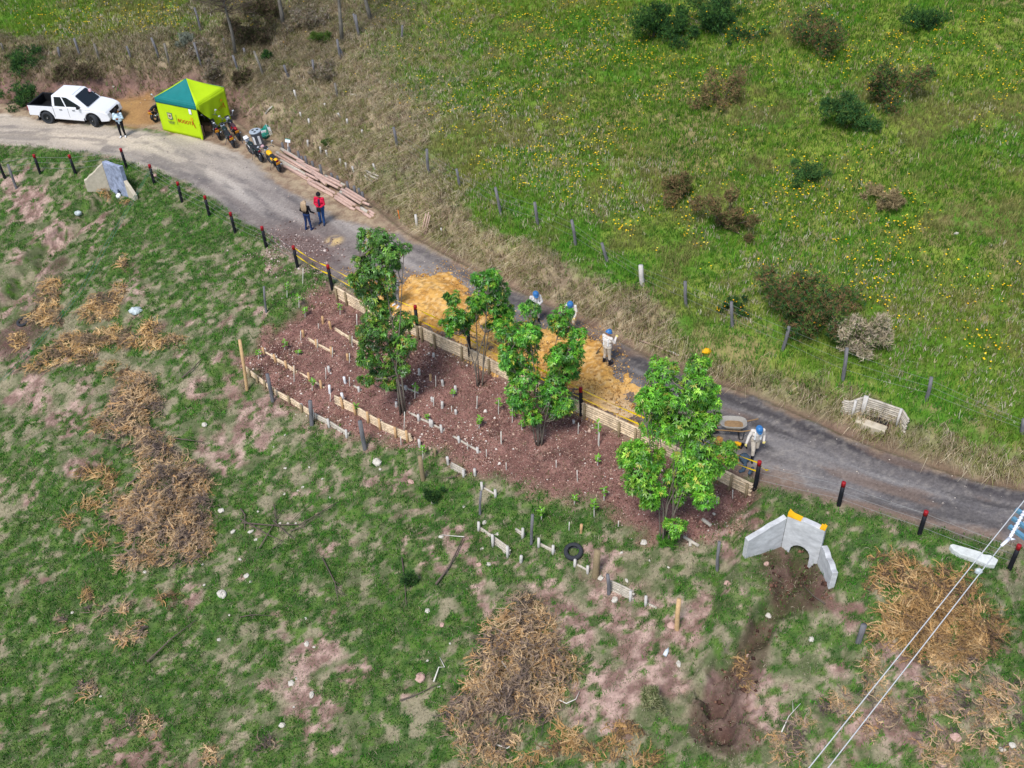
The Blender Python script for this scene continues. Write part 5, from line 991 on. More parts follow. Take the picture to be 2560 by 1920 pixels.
brush('big conical heap of curly dry brush at the bottom centre', 'b5', [(860,330,100,80,.5),(850,430,200,90,.8),(840,520,280,110,1.0),(820,640,330,120,1.25),(820,760,340,120,1.35),(800,880,370,120,1.3),(780,1000,360,110,1.1),(640,960,250,110,.9),(480,1160,180,90,.7),(620,1260,230,90,.6),(900,1050,220,100,.8),(430,1060,130,80,.5),(560,1380,180,60,.5),(1130,760,120,60,.4)], 130, GREY, seed=2, hgt_=.7, needle=11, Lr=(.28,.65))
brush('broad heap of golden conifer brush under the power cables', 'z6', [(1500,1000,230,90,.6),(1650,960,220,90,.7),(1480,1100,300,90,.8),(1700,1080,270,100,.9),(1650,1180,320,90,.8),(1850,1190,200,120,.8),(1300,1240,180,80,.6),(1500,1260,260,80,.6),(1750,1290,260,80,.6),(1700,850,120,60,.3),(1950,1250,110,90,.5),(1600,1380,260,60,.4),(1850,1380,200,60,.4)], 130, ORNG, seed=3, hgt_=.45, curl=1.0, needle=16, Lr=(.3,.7))
brush('strip of dry golden brush along the gully at upper left', 'b2', [(720,1100,110,70,.6),(680,1170,140,60,.6),(820,1030,50,60,.4),(350,1000,80,60,.5),(340,1100,80,80,.6),(270,1210,90,60,.4),(370,1230,80,40,.4),(500,1390,130,80,.6),(600,1390,110,80,.6),(560,1480,100,60,.5),(820,1320,90,70,.6),(740,1330,60,60,.5),(1050,1290,90,60,.5),(1010,1380,160,60,.5),(1190,1370,90,40,.4),(380,1470,110,60,.5),(260,1550,110,40,.4),(120,1360,50,60,.4),(730,1350,50,70,.4),(850,840,30,60,.3)], 150, GOLD, seed=4, hgt_=.4)
sp = [('golden brush scattered along the bottom edge right of the big heap','b5',[(1150,1220,110,70,.4),(1220,1270,70,50,.4),(1290,1360,70,60,.4),(1430,1320,110,80,.5),(1560,1180,120,80,.4),(1690,1390,110,60,.4),(1060,1330,120,60,.3),(880,1400,90,50,.3)]),
      ('brown brush strewn over dark grass at the lower right edge','b6',[(1280,660,70,110,.5),(1720,640,90,70,.4),(1900,660,60,90,.4),(1010,880,60,80,.5),(1110,900,50,90,.5),(780,1140,130,90,.4),(1390,950,90,70,.4),(1680,780,110,60,.3),(1620,880,120,70,.3),(1900,900,160,110,.4),(2080,900,120,110,.4),(1700,1150,130,130,.3),(1960,1100,130,60,.3),(2160,1200,90,80,.4),(1280,1040,50,70,.3),(2090,780,120,50,.3),(860,1010,60,60,.3),(1330,850,80,40,.3)]),
      ('upright golden frond on the reddish gully bank','b6',[(510,690,28,100,.5)]),('two golden brush tufts in the lower left grass','b4',[(1030,250,50,45,.7),(545,215,50,35,.7)]),('small tan brush tufts trailing in the lower left grass','b4',[(750,500,50,40,.5),(770,310,45,45,.4),(590,310,60,30,.3),(380,370,45,25,.3),(405,430,25,20,.2),(860,430,60,60,.25)]),
      ('brown brush ball in the lower left grass','b4',[(545,790,55,60,.8)]),('brown brush patch above the pinkish bare patch at the bottom left','b4',[(870,1010,100,60,.4),(1300,1220,60,60,.4),(1640,1140,60,50,.3)]),('golden dead brush tufts left of the long brush heap','b3',[(590,785,50,60,.6),(730,800,80,60,.3),(740,870,50,50,.3),(620,1010,90,40,.3),(490,1130,60,40,.3),(690,1260,70,40,.3),(690,470,60,60,.3)]),('fallen orange brush lump above the long brush heap','b3',[(755,70,40,50,.5),(860,110,60,50,.4)]),('orange dry grass lying under the pale wing of the left headwall','c4',[(760,1260,230,110,.5),(1420,1500,110,50,.3)]),('pale dry grass tangle above the golden conifer brush','z6',[(1250,900,180,70,.4),(1350,800,200,70,.4),(1500,830,150,60,.3),(1250,700,130,50,.3)])]
for k, (lab, zz, bl) in enumerate(sp): brush(lab, zz, bl, 120, ORNG if 'golden' in lab or 'orange' in lab else GREY, seed=10+k, hgt_=.35, needle=10, name='loose_brush', cat='brush')

# ------------------------------------------------------------------ tall trunks at the top left
def bare_tree(label, zz, foot, pts, r, twigs, crownr, name='bare_tree', cat='tree', up=7):
    b = g(zz, *foot); P = [Vector((0,0,-.2))]+[on_plane(zz, *p, b)-b for p in pts]; P.append(P[-1]+(P[-1]-P[-2]).normalized()*up+Vector((0,0,up*.3)) if up else P[-1])
    root = thing(name, label, cat, b); mb = MB(); mb.smooth = True; mb.tube(P, [r*(1-.6*i/(len(P)-1)) for i in range(len(P))], 8, wob=.08); mb.build('trunk', M['dbark'], root)
    mb = MB()
    for k in range(twigs):
        t = random.uniform(.55, 1); s0 = along(P[-2], P[-1], random.random()); an = random.uniform(0, 6.28); L_ = crownr*random.uniform(.5,1.1); d = Vector((math.cos(an), math.sin(an), random.uniform(.1,.7)))*L_
        mb.tube([s0, s0+d*.5+Vector((0,0,.08)), s0+d], [.018,.011,.005], 4)
        for q in range(9):
            c = s0+d*random.uniform(.3,1); e = d.normalized()*.25+Vector((random.uniform(-.4,.4), random.uniform(-.4,.4), random.uniform(-.1,.35))); mb.tube([c, c+e], [.008,.003], 3, cap=False)
    mb.build('crown', M['stick'], root); return root
random.seed(41)
bare_tree('bare twiggy tree with thin pale trunk on the bank behind the tent', 'b1', (1450,350), [(1425,200),(1395,90)], .12, 170, 2.4, up=1.8)
bare_tree('tall grey trunk at the top edge, left of the lichen covered trunk', 'b1', (1742,165), [(1730,80),(1712,-20)], .16, 26, 1.5, 'tall_tree')
bare_tree('tall lichen covered white grey trunk at the top edge', 'b1', (2103,262), [(2092,120),(2080,-20)], .14, 26, 1.5, 'tall_tree')
bare_tree('pale forked trunk at the top edge where the meadow begins', 'D', (803,46), [(793,15),(785,-15)], .15, 26, 1.5, 'tall_tree')

# ------------------------------------------------------------------ power line
def at_height(zz, x_, y_, zabs):
    d = ray(*px(zz, x_, y_)); t = (zabs-CAM_H)/d[2]; return Vector(CAM+t*d)
HC = hz(14, 22)+8.0
pe = at_height('P', 2860, 1490, HC); pb = Vector((pe.x+.6, pe.y+.3, hz(pe.x+.6, pe.y+.3)))
root = thing('utility_pole', 'pole head with blue grey cross bars and white insulator at the right edge', 'utility pole', pb)
mb = MB(); mb.smooth = True; mb.tube([(0,0,-.5),(0,0,HC-pb.z+.6)], [.17,.11], 14); mb.build('pole', M['pole'], root)
for i, (p0, p1) in enumerate([((1250,490),(1382,575)),((1195,640),(1382,775)),((1135,780),(1382,965))]):
    a = at_height('c5', *p0, HC)-pb; d = (at_height('c5', *p1, HC)-pb)-a; mb = MB(); X = Matrix.Translation(a) @ d.to_track_quat('X','Z').to_matrix().to_4x4(); L_ = 4.4
    mb.box((L_/2, 0, 0), (L_, .1, .012), X); mb.box((L_/2, -.044, -.045), (L_, .012, .08), X); mb.build('cross_bar', M['polesteel'], root)
i0 = at_height('c5', 1400, 520, HC+.15); i1 = at_height('c5', 1130, 1010, HC); i2 = at_height('c5', 990, 1135, HC); mb = MB(); mb.smooth = True
mb.tube([i0-pb, i1-pb], .035, 10); mb.tube([i1-pb, i2-pb], [.05,.035], 8); 
for f in range(9): c = along(i0, i1, .08+f*.1)-pb; mb.tube([c-(i1-i0).normalized()*.01, c+(i1-i0).normalized()*.01], .05, 10)
mb.tube([i1-pb+Vector((.02,0,-.02)), i1-pb+Vector((.16,.02,-.06))], [.035,.02], 8)
mb.build('insulator', M['polymer'], root)
f0 = at_height('P', 2022, 1920, HC-.25); f1 = at_height('P', 2070, 1920, HC-.25); g0 = at_height('P', 2560, 1252, HC+.05)
def cable(lab, a, b, ext0, ext1):
    d = b-a; wire('power_cable', lab, [a-d*ext0, a, b, b+d*ext1], .0135, 'cable', 'power cable')
cable('left of two pale power cables crossing the lower right, passing over the pole bars', g0, f0, .5, .9)
cable('right of two pale power cables crossing the lower right, ending at the white insulator', i2, f1, 0, .9)
cable('short cable from beyond the frame lying under the white insulator', at_height('c5', 1382, 720, HC-.1), at_height('c5', 1240, 870, HC-.1), .6, 0)

# ------------------------------------------------------------------ pickup truck
def arc(cx, cz, r, a0, a1, n=9): return [(cx+r*math.cos(R(a0+(a1-a0)*k/n)), cz+r*math.sin(R(a0+(a1-a0)*k/n))) for k in range(n+1)]
def patch(mb, q, u0, u1, v0, v1, off, rnd=0.0):
    """dark pane lying just proud of a quad face (a,b,c,d): u along a->b, v along a->d"""
    a, b, c, d = [Vector(p) for p in q]; n = (b-a).cross(d-a).normalized()
    f = lambda u, v: (a*(1-u)+b*u)*(1-v)+(d*(1-u)+c*u)*v+n*off
    if isinstance(u0, list): pts = [f(u, v) for u, v in u0]
    else:
        du, dv = (u1-u0)*rnd, (v1-v0)*rnd; pts = [f(u0+du, v0), f(u1-du, v0), f(u1, v0+dv), f(u1, v1-dv), f(u1-du, v1), f(u0+du, v1), f(u0, v1-dv), f(u0, v0+dv)]
    k = len(pts); mb.add(pts+[p-n*.03 for p in pts], [tuple(range(k))]+[(i+k, (i+1) % k+k, (i+1) % k, i) for i in range(k)])
def pickup(label, loc, rz):
    root = thing('pickup_truck', label, 'pickup truck', loc, rz)
    WX0, WX1, WZ, WR = -1.5, 1.5, .37, .385
    def plan(o, s=.12):
        for v in o.data.vertices:
            if v.co.x > 1.7: v.co.y *= 1-s*((v.co.x-1.7)/.95)**2
    # front body with hood, sills
    low = [(-2.5,.52),(-2.52,.62)]
    front = [(-.95,.34),(-.95,1.12),(-.6,1.13),(1.0,1.15),(1.5,1.12),(2.05,1.03),(2.38,.93),(2.5,.82),(2.56,.62),(2.6,.5),(2.5,.36),(2.02,.32)]+arc(WX1, WZ, .5, 0, 180)+[(.98,.3)]
    mb = MB(); mb.prism(front, 1.78, Matrix.Translation((0,-.89,0))); body = mb.build('body', M['carwhite'], root); plan(body); bev(body, .07, 3)
    # cargo bed
    side = [(-2.62,.5),(-2.6,1.12),(-.93,1.14),(-.93,.34),(-1.0,.34)]+arc(WX0, WZ, .5, 0, 180)+[(-2.1,.5)]
    mb = MB()
    for y0 in (-.89, .80): mb.prism(side, .09, Matrix.Translation((0,y0,0)))
    mb.box((-2.57,0,.81),(.08,1.6,.62)); mb.box((-1.75,0,.58),(1.6,1.6,.06)); bev(mb.build('cargo_bed', M['carwhite'], root), .025)
    mb = MB(); mb.box((-1.74,0,.64),(1.56,1.58,.03)); mb.box((-1.74,-.785,.88),(1.56,.02,.5)); mb.box((-1.74,.785,.88),(1.56,.02,.5)); mb.box((-2.51,0,.88),(.02,1.55,.5)); mb.box((-.955,0,.88),(.02,1.55,.5)); mb.box((-1.77,-.84,1.146),(1.66,.1,.02)); mb.box((-1.77,.84,1.146),(1.66,.1,.02)); mb.box((-2.57,0,1.135),(.09,1.7,.02)); mb.build('bed_liner', M['blackpl'], root)
    # cabin
    lo = [(-.99,-.88,1.1),(1.36,-.86,1.12),(1.36,.86,1.12),(-.99,.88,1.1)]; hi = [(-.90,-.74,1.79),(.54,-.72,1.81),(.54,.72,1.81),(-.90,.74,1.79)]
    mb = MB(); mb.add(lo+hi, [(3,2,1,0),(4,5,6,7),(0,1,5,4),(1,2,6,5),(2,3,7,6),(3,0,4,7)]); bev(mb.build('cabin', M['carwhite'], root), .07, 3)
    mb = MB(); mb.box((-.18,0,1.82),(1.2,1.26,.035)); bev(mb.build('roof', M['carwhite'], root), .02)
    mb = MB(); patch(mb, (lo[1], lo[2], hi[2], hi[1]), .07, .93, .06, .93, .012, .06); mb.build('windshield', M['glass'], root)
    for q in ((lo[0], lo[1], hi[1], hi[0]), (lo[2], lo[3], hi[3], hi[2])):
        flip = q[0] is lo[2]
        m1 = [(.09,.12),(.39,.10),(.39,.88),(.12,.88)] ; m2 = [(.43,.10),(.83,.10),(.82,.26),(.62,.84),(.45,.88)]
        for pl in (m1, m2):
            mb = MB(); patch(mb, q, [(1-u, v) for u, v in pl][::-1] if flip else pl, 0, 0, 0, .012); mb.build('side_window', M['glass'], root)
    mb = MB(); patch(mb, (lo[3], lo[0], hi[0], hi[3]), .1, .9, .35, .9, .012, .1); mb.build('rear_window', M['glass'], root)
    # wheels
    for x_, y_, st in ((WX0,-.80,0),(WX0,.80,0),(WX1,-.80,-.5),(WX1,.80,-.5)):
        sgn = -1 if y_ < 0 else 1; Xw = Matrix.Translation((x_,y_,WZ)) @ Matrix.Rotation(st,4,'Z') @ Matrix.Rotation(R(90)*-sgn,4,'X')
        mb = MB(); mb.smooth = True; mb.lathe([(.235,-.12),(.33,-.125),(.375,-.1),(WR,-.03),(WR,.05),(.375,.11),(.33,.125),(.235,.115),(.235,-.12)], Xw, 24); wh = mb.build('wheel', M['tyre'], root)
        mb = MB(); mb.smooth = True; mb.lathe([(0,.09),(.05,.1),(.06,.07),(.13,.05),(.19,.09),(.24,.112),(.24,-.1),(0,-.1)], Xw, 20); mb.build('rim', M['steelrim'], wh)
        mb = MB(); mb.lathe([(.045,.1),(.04,.115),(0,.12)], Xw, 10); mb.build('hub', M['chrome'], wh)
    mb = MB(); mb.box((0,0,.42),(4.4,1.3,.25)); 
    for y0 in (-.80,.45):
        for cx in (WX0, WX1): mb.prism(arc(cx, WZ, .49, 0, 180), .35, Matrix.Translation((0,y0,0)))
    mb.build('underbody', M['hole'], root)
    for y_ in (-.86,.86):
        for x_ in (-2.05, .97): mb = MB(); mb.box((x_, y_*.97, .36),(.03,.2,.3)); mb.build('mud_flap', M['blackpl'], root)
        mb = MB(); mb.box((.8, y_*1.14, 1.2),(.14,.2,.16)); mb.box((.8, y_*1.04, 1.15),(.06,.12,.05)); bev(mb.build('mirror', M['blackpl'], root), .03)
        for x_ in (-.42,.42): mb = MB(); mb.box((x_, y_*1.05, .97),(.18,.03,.035)); mb.build('door_handle', M['blackpl'], root)
        mb = MB(); mb.box((-2.585, y_*.93, .92),(.12,.18,.34)); bev(mb.build('tail_light', M['taillight'], root), .02)
        mb = MB(); mb.add([(2.1,y_*.965,.95),(2.47,y_*.60,.86),(2.53,y_*.60,.72),(2.3,y_*.935,.76)]+[(2.0,y_*.80,.95),(2.36,y_*.5,.86),(2.4,y_*.5,.72),(2.2,y_*.8,.76)], [(0,1,2,3) if y_ < 0 else (3,2,1,0),(0,4,5,1),(1,5,6,2),(2,6,7,3),(3,7,4,0)]); mb.build('headlight', M['lamp'], root)
        mb = MB(); mb.box((2.5, y_*.68, .52),(.1,.2,.1)); mb.build('fog_lamp', M['lamp'], root)
        mb = MB(); 
        for x_ in (-.92, .04): mb.box((x_, y_*1.036, .8),(.012,.012,.6))
        mb.build('door_seam', M['hole'], root)
    mb = MB(); mb.add([(2.5,-.5,.86),(2.5,.5,.86),(2.585,.42,.66),(2.585,-.42,.66)]+[(2.3,-.5,.86),(2.3,.5,.86),(2.3,.42,.66),(2.3,-.42,.66)], [(0,3,2,1),(0,1,5,4),(3,7,6,2),(0,4,7,3),(1,2,6,5)]); mb.build('grille', M['blackpl'], root)
    mb = MB()
    for an in (90, 210, 330):
        c = (2.575+.01, .055*math.cos(R(an)), .765+.055*math.sin(R(an))); mb.add([(c[0]-.0, c[1]+.04*math.cos(R(an+k)), c[2]+.04*math.sin(R(an+k))*1.0) for k in (0,60,180,300)]+[(c[0]-.04, c[1], c[2])], [(0,1,2,3)])
    mb.build('emblem', M['chrome'], root)
    mb = MB(); mb.box((2.56,0,.44),(.12,1.1,.14)); mb.build('lower_grille', M['blackpl'], root)
    mb = MB(); mb.box((2.63,0,.54),(.02,.36,.16)); mb.build('number_plate', M['plate'], root)
    mb = MB(); mb.box((-2.68,0,.47),(.14,1.5,.14)); bev(mb.build('rear_bumper', M['blackpl'], root), .03)
    return root
wr = g('c1', 490, 805); wf = g('c1', 1290, 862)
d_ = wf-wr; yaw = math.atan2(d_.y, d_.x); ctr = (wr+wf)*.5
nrm = Vector((-math.sin(yaw), math.cos(yaw), 0)); TRUCK = ctr+nrm*.88; TRUCK.z = (wr.z+wf.z)/2+.0
print('truck wheelbase', d_.length, 'yaw', math.degrees(yaw))
pickup('white double cab pickup with open black bed parked on the pale road verge', TRUCK, yaw)

# ------------------------------------------------------------------ event tent
def text_mesh(s, size):
    cu = bpy.data.curves.new('t', 'FONT'); cu.body = s; cu.size = size; cu.extrude = .004; o = bpy.data.objects.new('t', cu); C.objects.link(o)
    dg = bpy.context.evaluated_depsgraph_get(); me = bpy.data.meshes.new_from_object(o.evaluated_get(dg)); vs = [v.co.copy() for v in me.vertices]; fs = [tuple(p.vertices) for p in me.polygons]
    bpy.data.objects.remove(o); bpy.data.curves.remove(cu); bpy.data.meshes.remove(me); return vs, fs
tang = -.46; TL_, TW_, EH = 2.95, 2.62, 2.15; tent_o = Vector((-20.06, 57.25, 0.0)); tent_o.z = hz(-18.6, 56.4)-.03
AP = EH+.84
tent = thing('event_tent', 'lime green and teal canopy tent with printed side walls on the road verge', 'tent', tent_o, tang)
def cloth_quad(name, mat, P, nu, nv, wav=.02, parent=tent, th=.012, sag=0):
    a, b, c, d = [Vector(p) for p in P]; n = (b-a).cross(d-a).normalized(); vs = []; fs = []
    for i in range(nu+1):
        for j in range(nv+1):
            u, v = i/nu, j/nv; p = (a*(1-u)+b*u)*(1-v)+(d*(1-u)+c*u)*v; p = p+n*(wav*math.sin(u*17+v*3)*math.sin(v*3.1416)*.6+wav*.7*math.sin(u*9.3+v*7)*math.sin(u*3.1416)) - n*sag*math.sin(u*3.1416)*math.sin(v*3.1416); vs.append(p)
    fs = [(i*(nv+1)+j, (i+1)*(nv+1)+j, (i+1)*(nv+1)+j+1, i*(nv+1)+j+1) for i in range(nu) for j in range(nv)]
    mb = MB(); mb.smooth = True; mb.add(vs, fs); o = mb.build(name, M[mat], parent); s = o.modifiers.new('solid', 'SOLIDIFY'); s.thickness = th; return o
T0, T1, T2, T3 = (0,0),(TL_,0),(TL_,TW_),(0,TW_); ap = (TL_/2, TW_/2, AP); VH = .30
def P3(t, z): return (t[0], t[1], z)
for nm, mt_, a, b in (('roof_panel','teal',T0,T1),('roof_panel','lime',T1,T2),('roof_panel','teal',T2,T3),('roof_panel','lime',T3,T0)):
    vs = []; n_ = 10
    A, B_, K = Vector(P3(a, EH)), Vector(P3(b, EH)), Vector(ap); fs = []
    for i in range(n_+1):
        for j in range(n_+1):
            u, v = j/n_, i/n_; p = along(along(A, B_, u), K, v); p.z -= .10*math.sin(v*3.14)*(.4+.6*math.sin(u*3.14)); vs.append(p)
    fs = [(i*(n_+1)+j, i*(n_+1)+j+1, (i+1)*(n_+1)+j+1, (i+1)*(n_+1)+j) for i in range(n_) for j in range(n_)]
    mb = MB(); mb.smooth = True; mb.add(vs, fs); o = mb.build(nm, M[mt_], tent); o.modifiers.new('solid', 'SOLIDIFY').thickness = .01
for mt_, a, b, w0 in (('teal',T0,T1,0),('lime',T1,T2,0),('teal',T2,T3,0),('lime',T3,T0,0)):
    av = Vector((a[0], a[1], 0)); bv = Vector((b[0], b[1], 0)); cen = Vector((TL_/2, TW_/2, 0)); o1 = (av-cen).normalized()*.035; o2 = (bv-cen).normalized()*.035
    cloth_quad('valance', mt_, (av+o1+Vector((0,0,EH-VH)), bv+o2+Vector((0,0,EH-VH)), bv+o2*.6+Vector((0,0,EH+.01)), av+o1*.6+Vector((0,0,EH+.01))), 16, 3, .012)
fw = cloth_quad('front_wall', 'lime', (P3(T0,.03), P3(T1,.03), P3(T1,EH-.05), P3(T0,EH-.05)), 24, 12, .02)
cloth_quad('back_wall', 'lime', (P3(T2,.03), P3(T3,.03), P3(T3,EH-.05), P3(T2,EH-.05)), 20, 10, .03)
cloth_quad('left_wall', 'lime', (P3(T3,.03), P3(T0,.03), P3(T0,EH-.05), P3(T3,EH-.05)), 20, 10, .03)
# right wall gathered back: from the front top corner its free edge falls across the opening
vs = []; nu, nv = 22, 12
for i in range(nu+1):
    for j in range(nv+1):
        u, v = i/nu, j/nv; yb = TW_*(.03+.97*u); lowest = max(.12, (EH-.32)*(1-u/.62)) if u < .62 else .12
        z = EH-.08+(lowest-(EH-.08))*v; x = TL_+.05*math.sin(u*19+v*2)*v*1.2+.06*math.sin(u*7)*v+.02; vs.append((x, yb-.10*v*u, z))
fs = [(i*(nv+1)+j, (i+1)*(nv+1)+j, (i+1)*(nv+1)+j+1, i*(nv+1)+j+1) for i in range(nu) for j in range(nv)]
mb = MB(); mb.smooth = True; mb.add(vs, fs); rw = mb.build('gathered_side_wall', M['lime'], tent); rw.modifiers.new('solid', 'SOLIDIFY').thickness = .012
for t in (T0, T1, T2, T3):
    cx = t[0]+(.04 if t[0] < 1 else -.04); cy = t[1]+(.04 if t[1] < 1 else -.04); mb = MB(); mb.box((cx, cy, EH/2),(.04,.04,EH)); mb.build('leg', M['steel'], tent)
mb = MB(); mb.box((TL_*.965,-.012,.5),(.12,.02,1.0)); mb.build('hem_flap', M['lime'], tent)
def on_front(vs, x_, z_, tilt=0, dy=-.035): return [(x_+v.x*math.cos(tilt)-v.y*math.sin(tilt), dy-v.z, z_+v.x*math.sin(tilt)+v.y*math.cos(tilt)) for v in vs]
vs, fs = text_mesh('BOGOT', .33); wdt = max(v.x for v in vs); ks = .33*TL_/wdt; vs = [Vector((v.x*ks, v.y*ks*1.1, v.z)) for v in vs]; wdt = .33*TL_; mb = MB(); mb.add(on_front(vs, TL_*.46, EH*.40, -.02), fs)
x0 = TL_*.46+wdt+.02; zb = EH*.40-.02
mb.add([(x0,-.04,zb),(x0+.045,-.04,zb),(x0+.13,-.04,zb+.22),(x0+.1,-.04,zb+.26)], [(0,1,2,3)]); mb.add([(x0+.09,-.043,zb+.26),(x0+.13,-.043,zb+.26),(x0+.25,-.043,zb-.15),(x0+.2,-.043,zb-.15)], [(0,3,2,1)])
mb.build('lettering', M['navytext'], tent)
mb = MB(); c_ = (x0+.09, zb+.38)
for k in range(6): an = k*math.pi/3; mb.add([(c_[0],-.042,c_[1]), (c_[0]+.1*math.cos(an-.25),-.042,c_[1]+.1*math.sin(an-.25)), (c_[0]+.15*math.cos(an),-.042,c_[1]+.15*math.sin(an)), (c_[0]+.1*math.cos(an+.25),-.042,c_[1]+.1*math.sin(an+.25))], [(0,3,2,1)])
mb.build('orange_star', M['orangeprint'], tent)
mb = MB(); mb.box((TL_*.44,-.04,EH*.46),(.014,.006,.62)); 
for k in range(3): mb.box((TL_*.285,-.04,EH*.37-.06*k),(.5-.06*k,.006,.022))
mb.build('printed_lines', M['darkprint'], tent)
cx_, cz_ = TL_*.285, EH*.53
shield = lambda s: [(cx_-.17*s, cz_+.2*s),(cx_-.09*s, cz_+.17*s),(cx_, cz_+.2*s),(cx_+.09*s, cz_+.17*s),(cx_+.17*s, cz_+.2*s),(cx_+.15*s, cz_-.05*s),(cx_+.17*s, cz_-.16*s),(cx_, cz_-.22*s),(cx_-.17*s, cz_-.16*s),(cx_-.15*s, cz_-.05*s)]
mb = MB(); mb.prism(shield(1.05), .006, Matrix.Translation((0,-.044,0))); mb.build('crest_border', M['crestblue'], tent)
mb = MB(); mb.prism(shield(.78), .006, Matrix.Translation((0,-.048,0))); mb.build('crest', M['crest'], tent)
mb = MB(); mb.add([(cx_-.1,-.052,cz_+.1),(cx_-.03,-.052,cz_+.03),(cx_,-.052,cz_+.1),(cx_+.03,-.052,cz_+.03),(cx_+.1,-.052,cz_+.1),(cx_+.06,-.052,cz_-.02),(cx_,-.052,cz_-.13),(cx_-.06,-.052,cz_-.02)], [(7,6,5,4,3,2,1,0)]); mb.build('crest_bird', M['crestblk'], tent)
mb = MB(); mb.box((TL_*.83,-.035,EH*.78),(.17,.01,.3)); mb.build('paper_notice', M['paper'], tent)
vs, fs = text_mesh('OT', .26); mb = MB(); mb.add([(TL_+.12, TW_*.62+v.x, EH*.50+v.y+v.x*.1) for v in vs], fs); yb = TW_*.62+max(v.x for v in vs)+.03; zb = EH*.53
mb.add([(TL_+.12,yb,zb),(TL_+.12,yb+.06,zb),(TL_+.12,yb+.15,zb+.24),(TL_+.12,yb+.11,zb+.28)], [(0,1,2,3)]); mb.add([(TL_+.123,yb+.1,zb+.27),(TL_+.123,yb+.15,zb+.27),(TL_+.123,yb+.25,zb-.1),(TL_+.123,yb+.2,zb-.12)], [(0,3,2,1)]); mb.build('side_lettering', M['navytext'], tent)
mb = MB(); mb.box((TL_+.12, yb+.02, zb+.46),(.006,.13,.13)); mb.build('orange_star', M['orangeprint'], tent)
# boards and box at the tent
b = g('c2', 1105, 1440); mb = MB(); mb.box((0,0,.42),(.13,.05,.95)); tag(mb.build('board', M['plank'], None, b), 'upright sawn board leaning on the front corner of the tent', 'board')
b = g('c2', 1225, 1400); mb = MB(); mb.box((0,0,.3),(.16,.05,.68)); tag(mb.build('board', M['plank'], None, b), 'shorter upright board just inside the tent opening', 'board')
b = g('c2', 1365, 1290); mb = MB(); mb.box((0,0,.2),(.42,.34,.4)); 
mb.add([(-.21,-.17,.4),(.21,-.17,.4),(.21,-.33,.46),(-.21,-.33,.46)], [(0,1,2,3)]); mb.add([(-.21,.17,.4),(-.21,-.17,.4),(-.40,-.17,.44),(-.40,.17,.44)], [(0,1,2,3)])
o = mb.build('cardboard_box', M['card'], None, b); o.rotation_euler = (0,0,tang+.2); tag(o, 'open cardboard box in the tent opening beside the motorbikes', 'box')
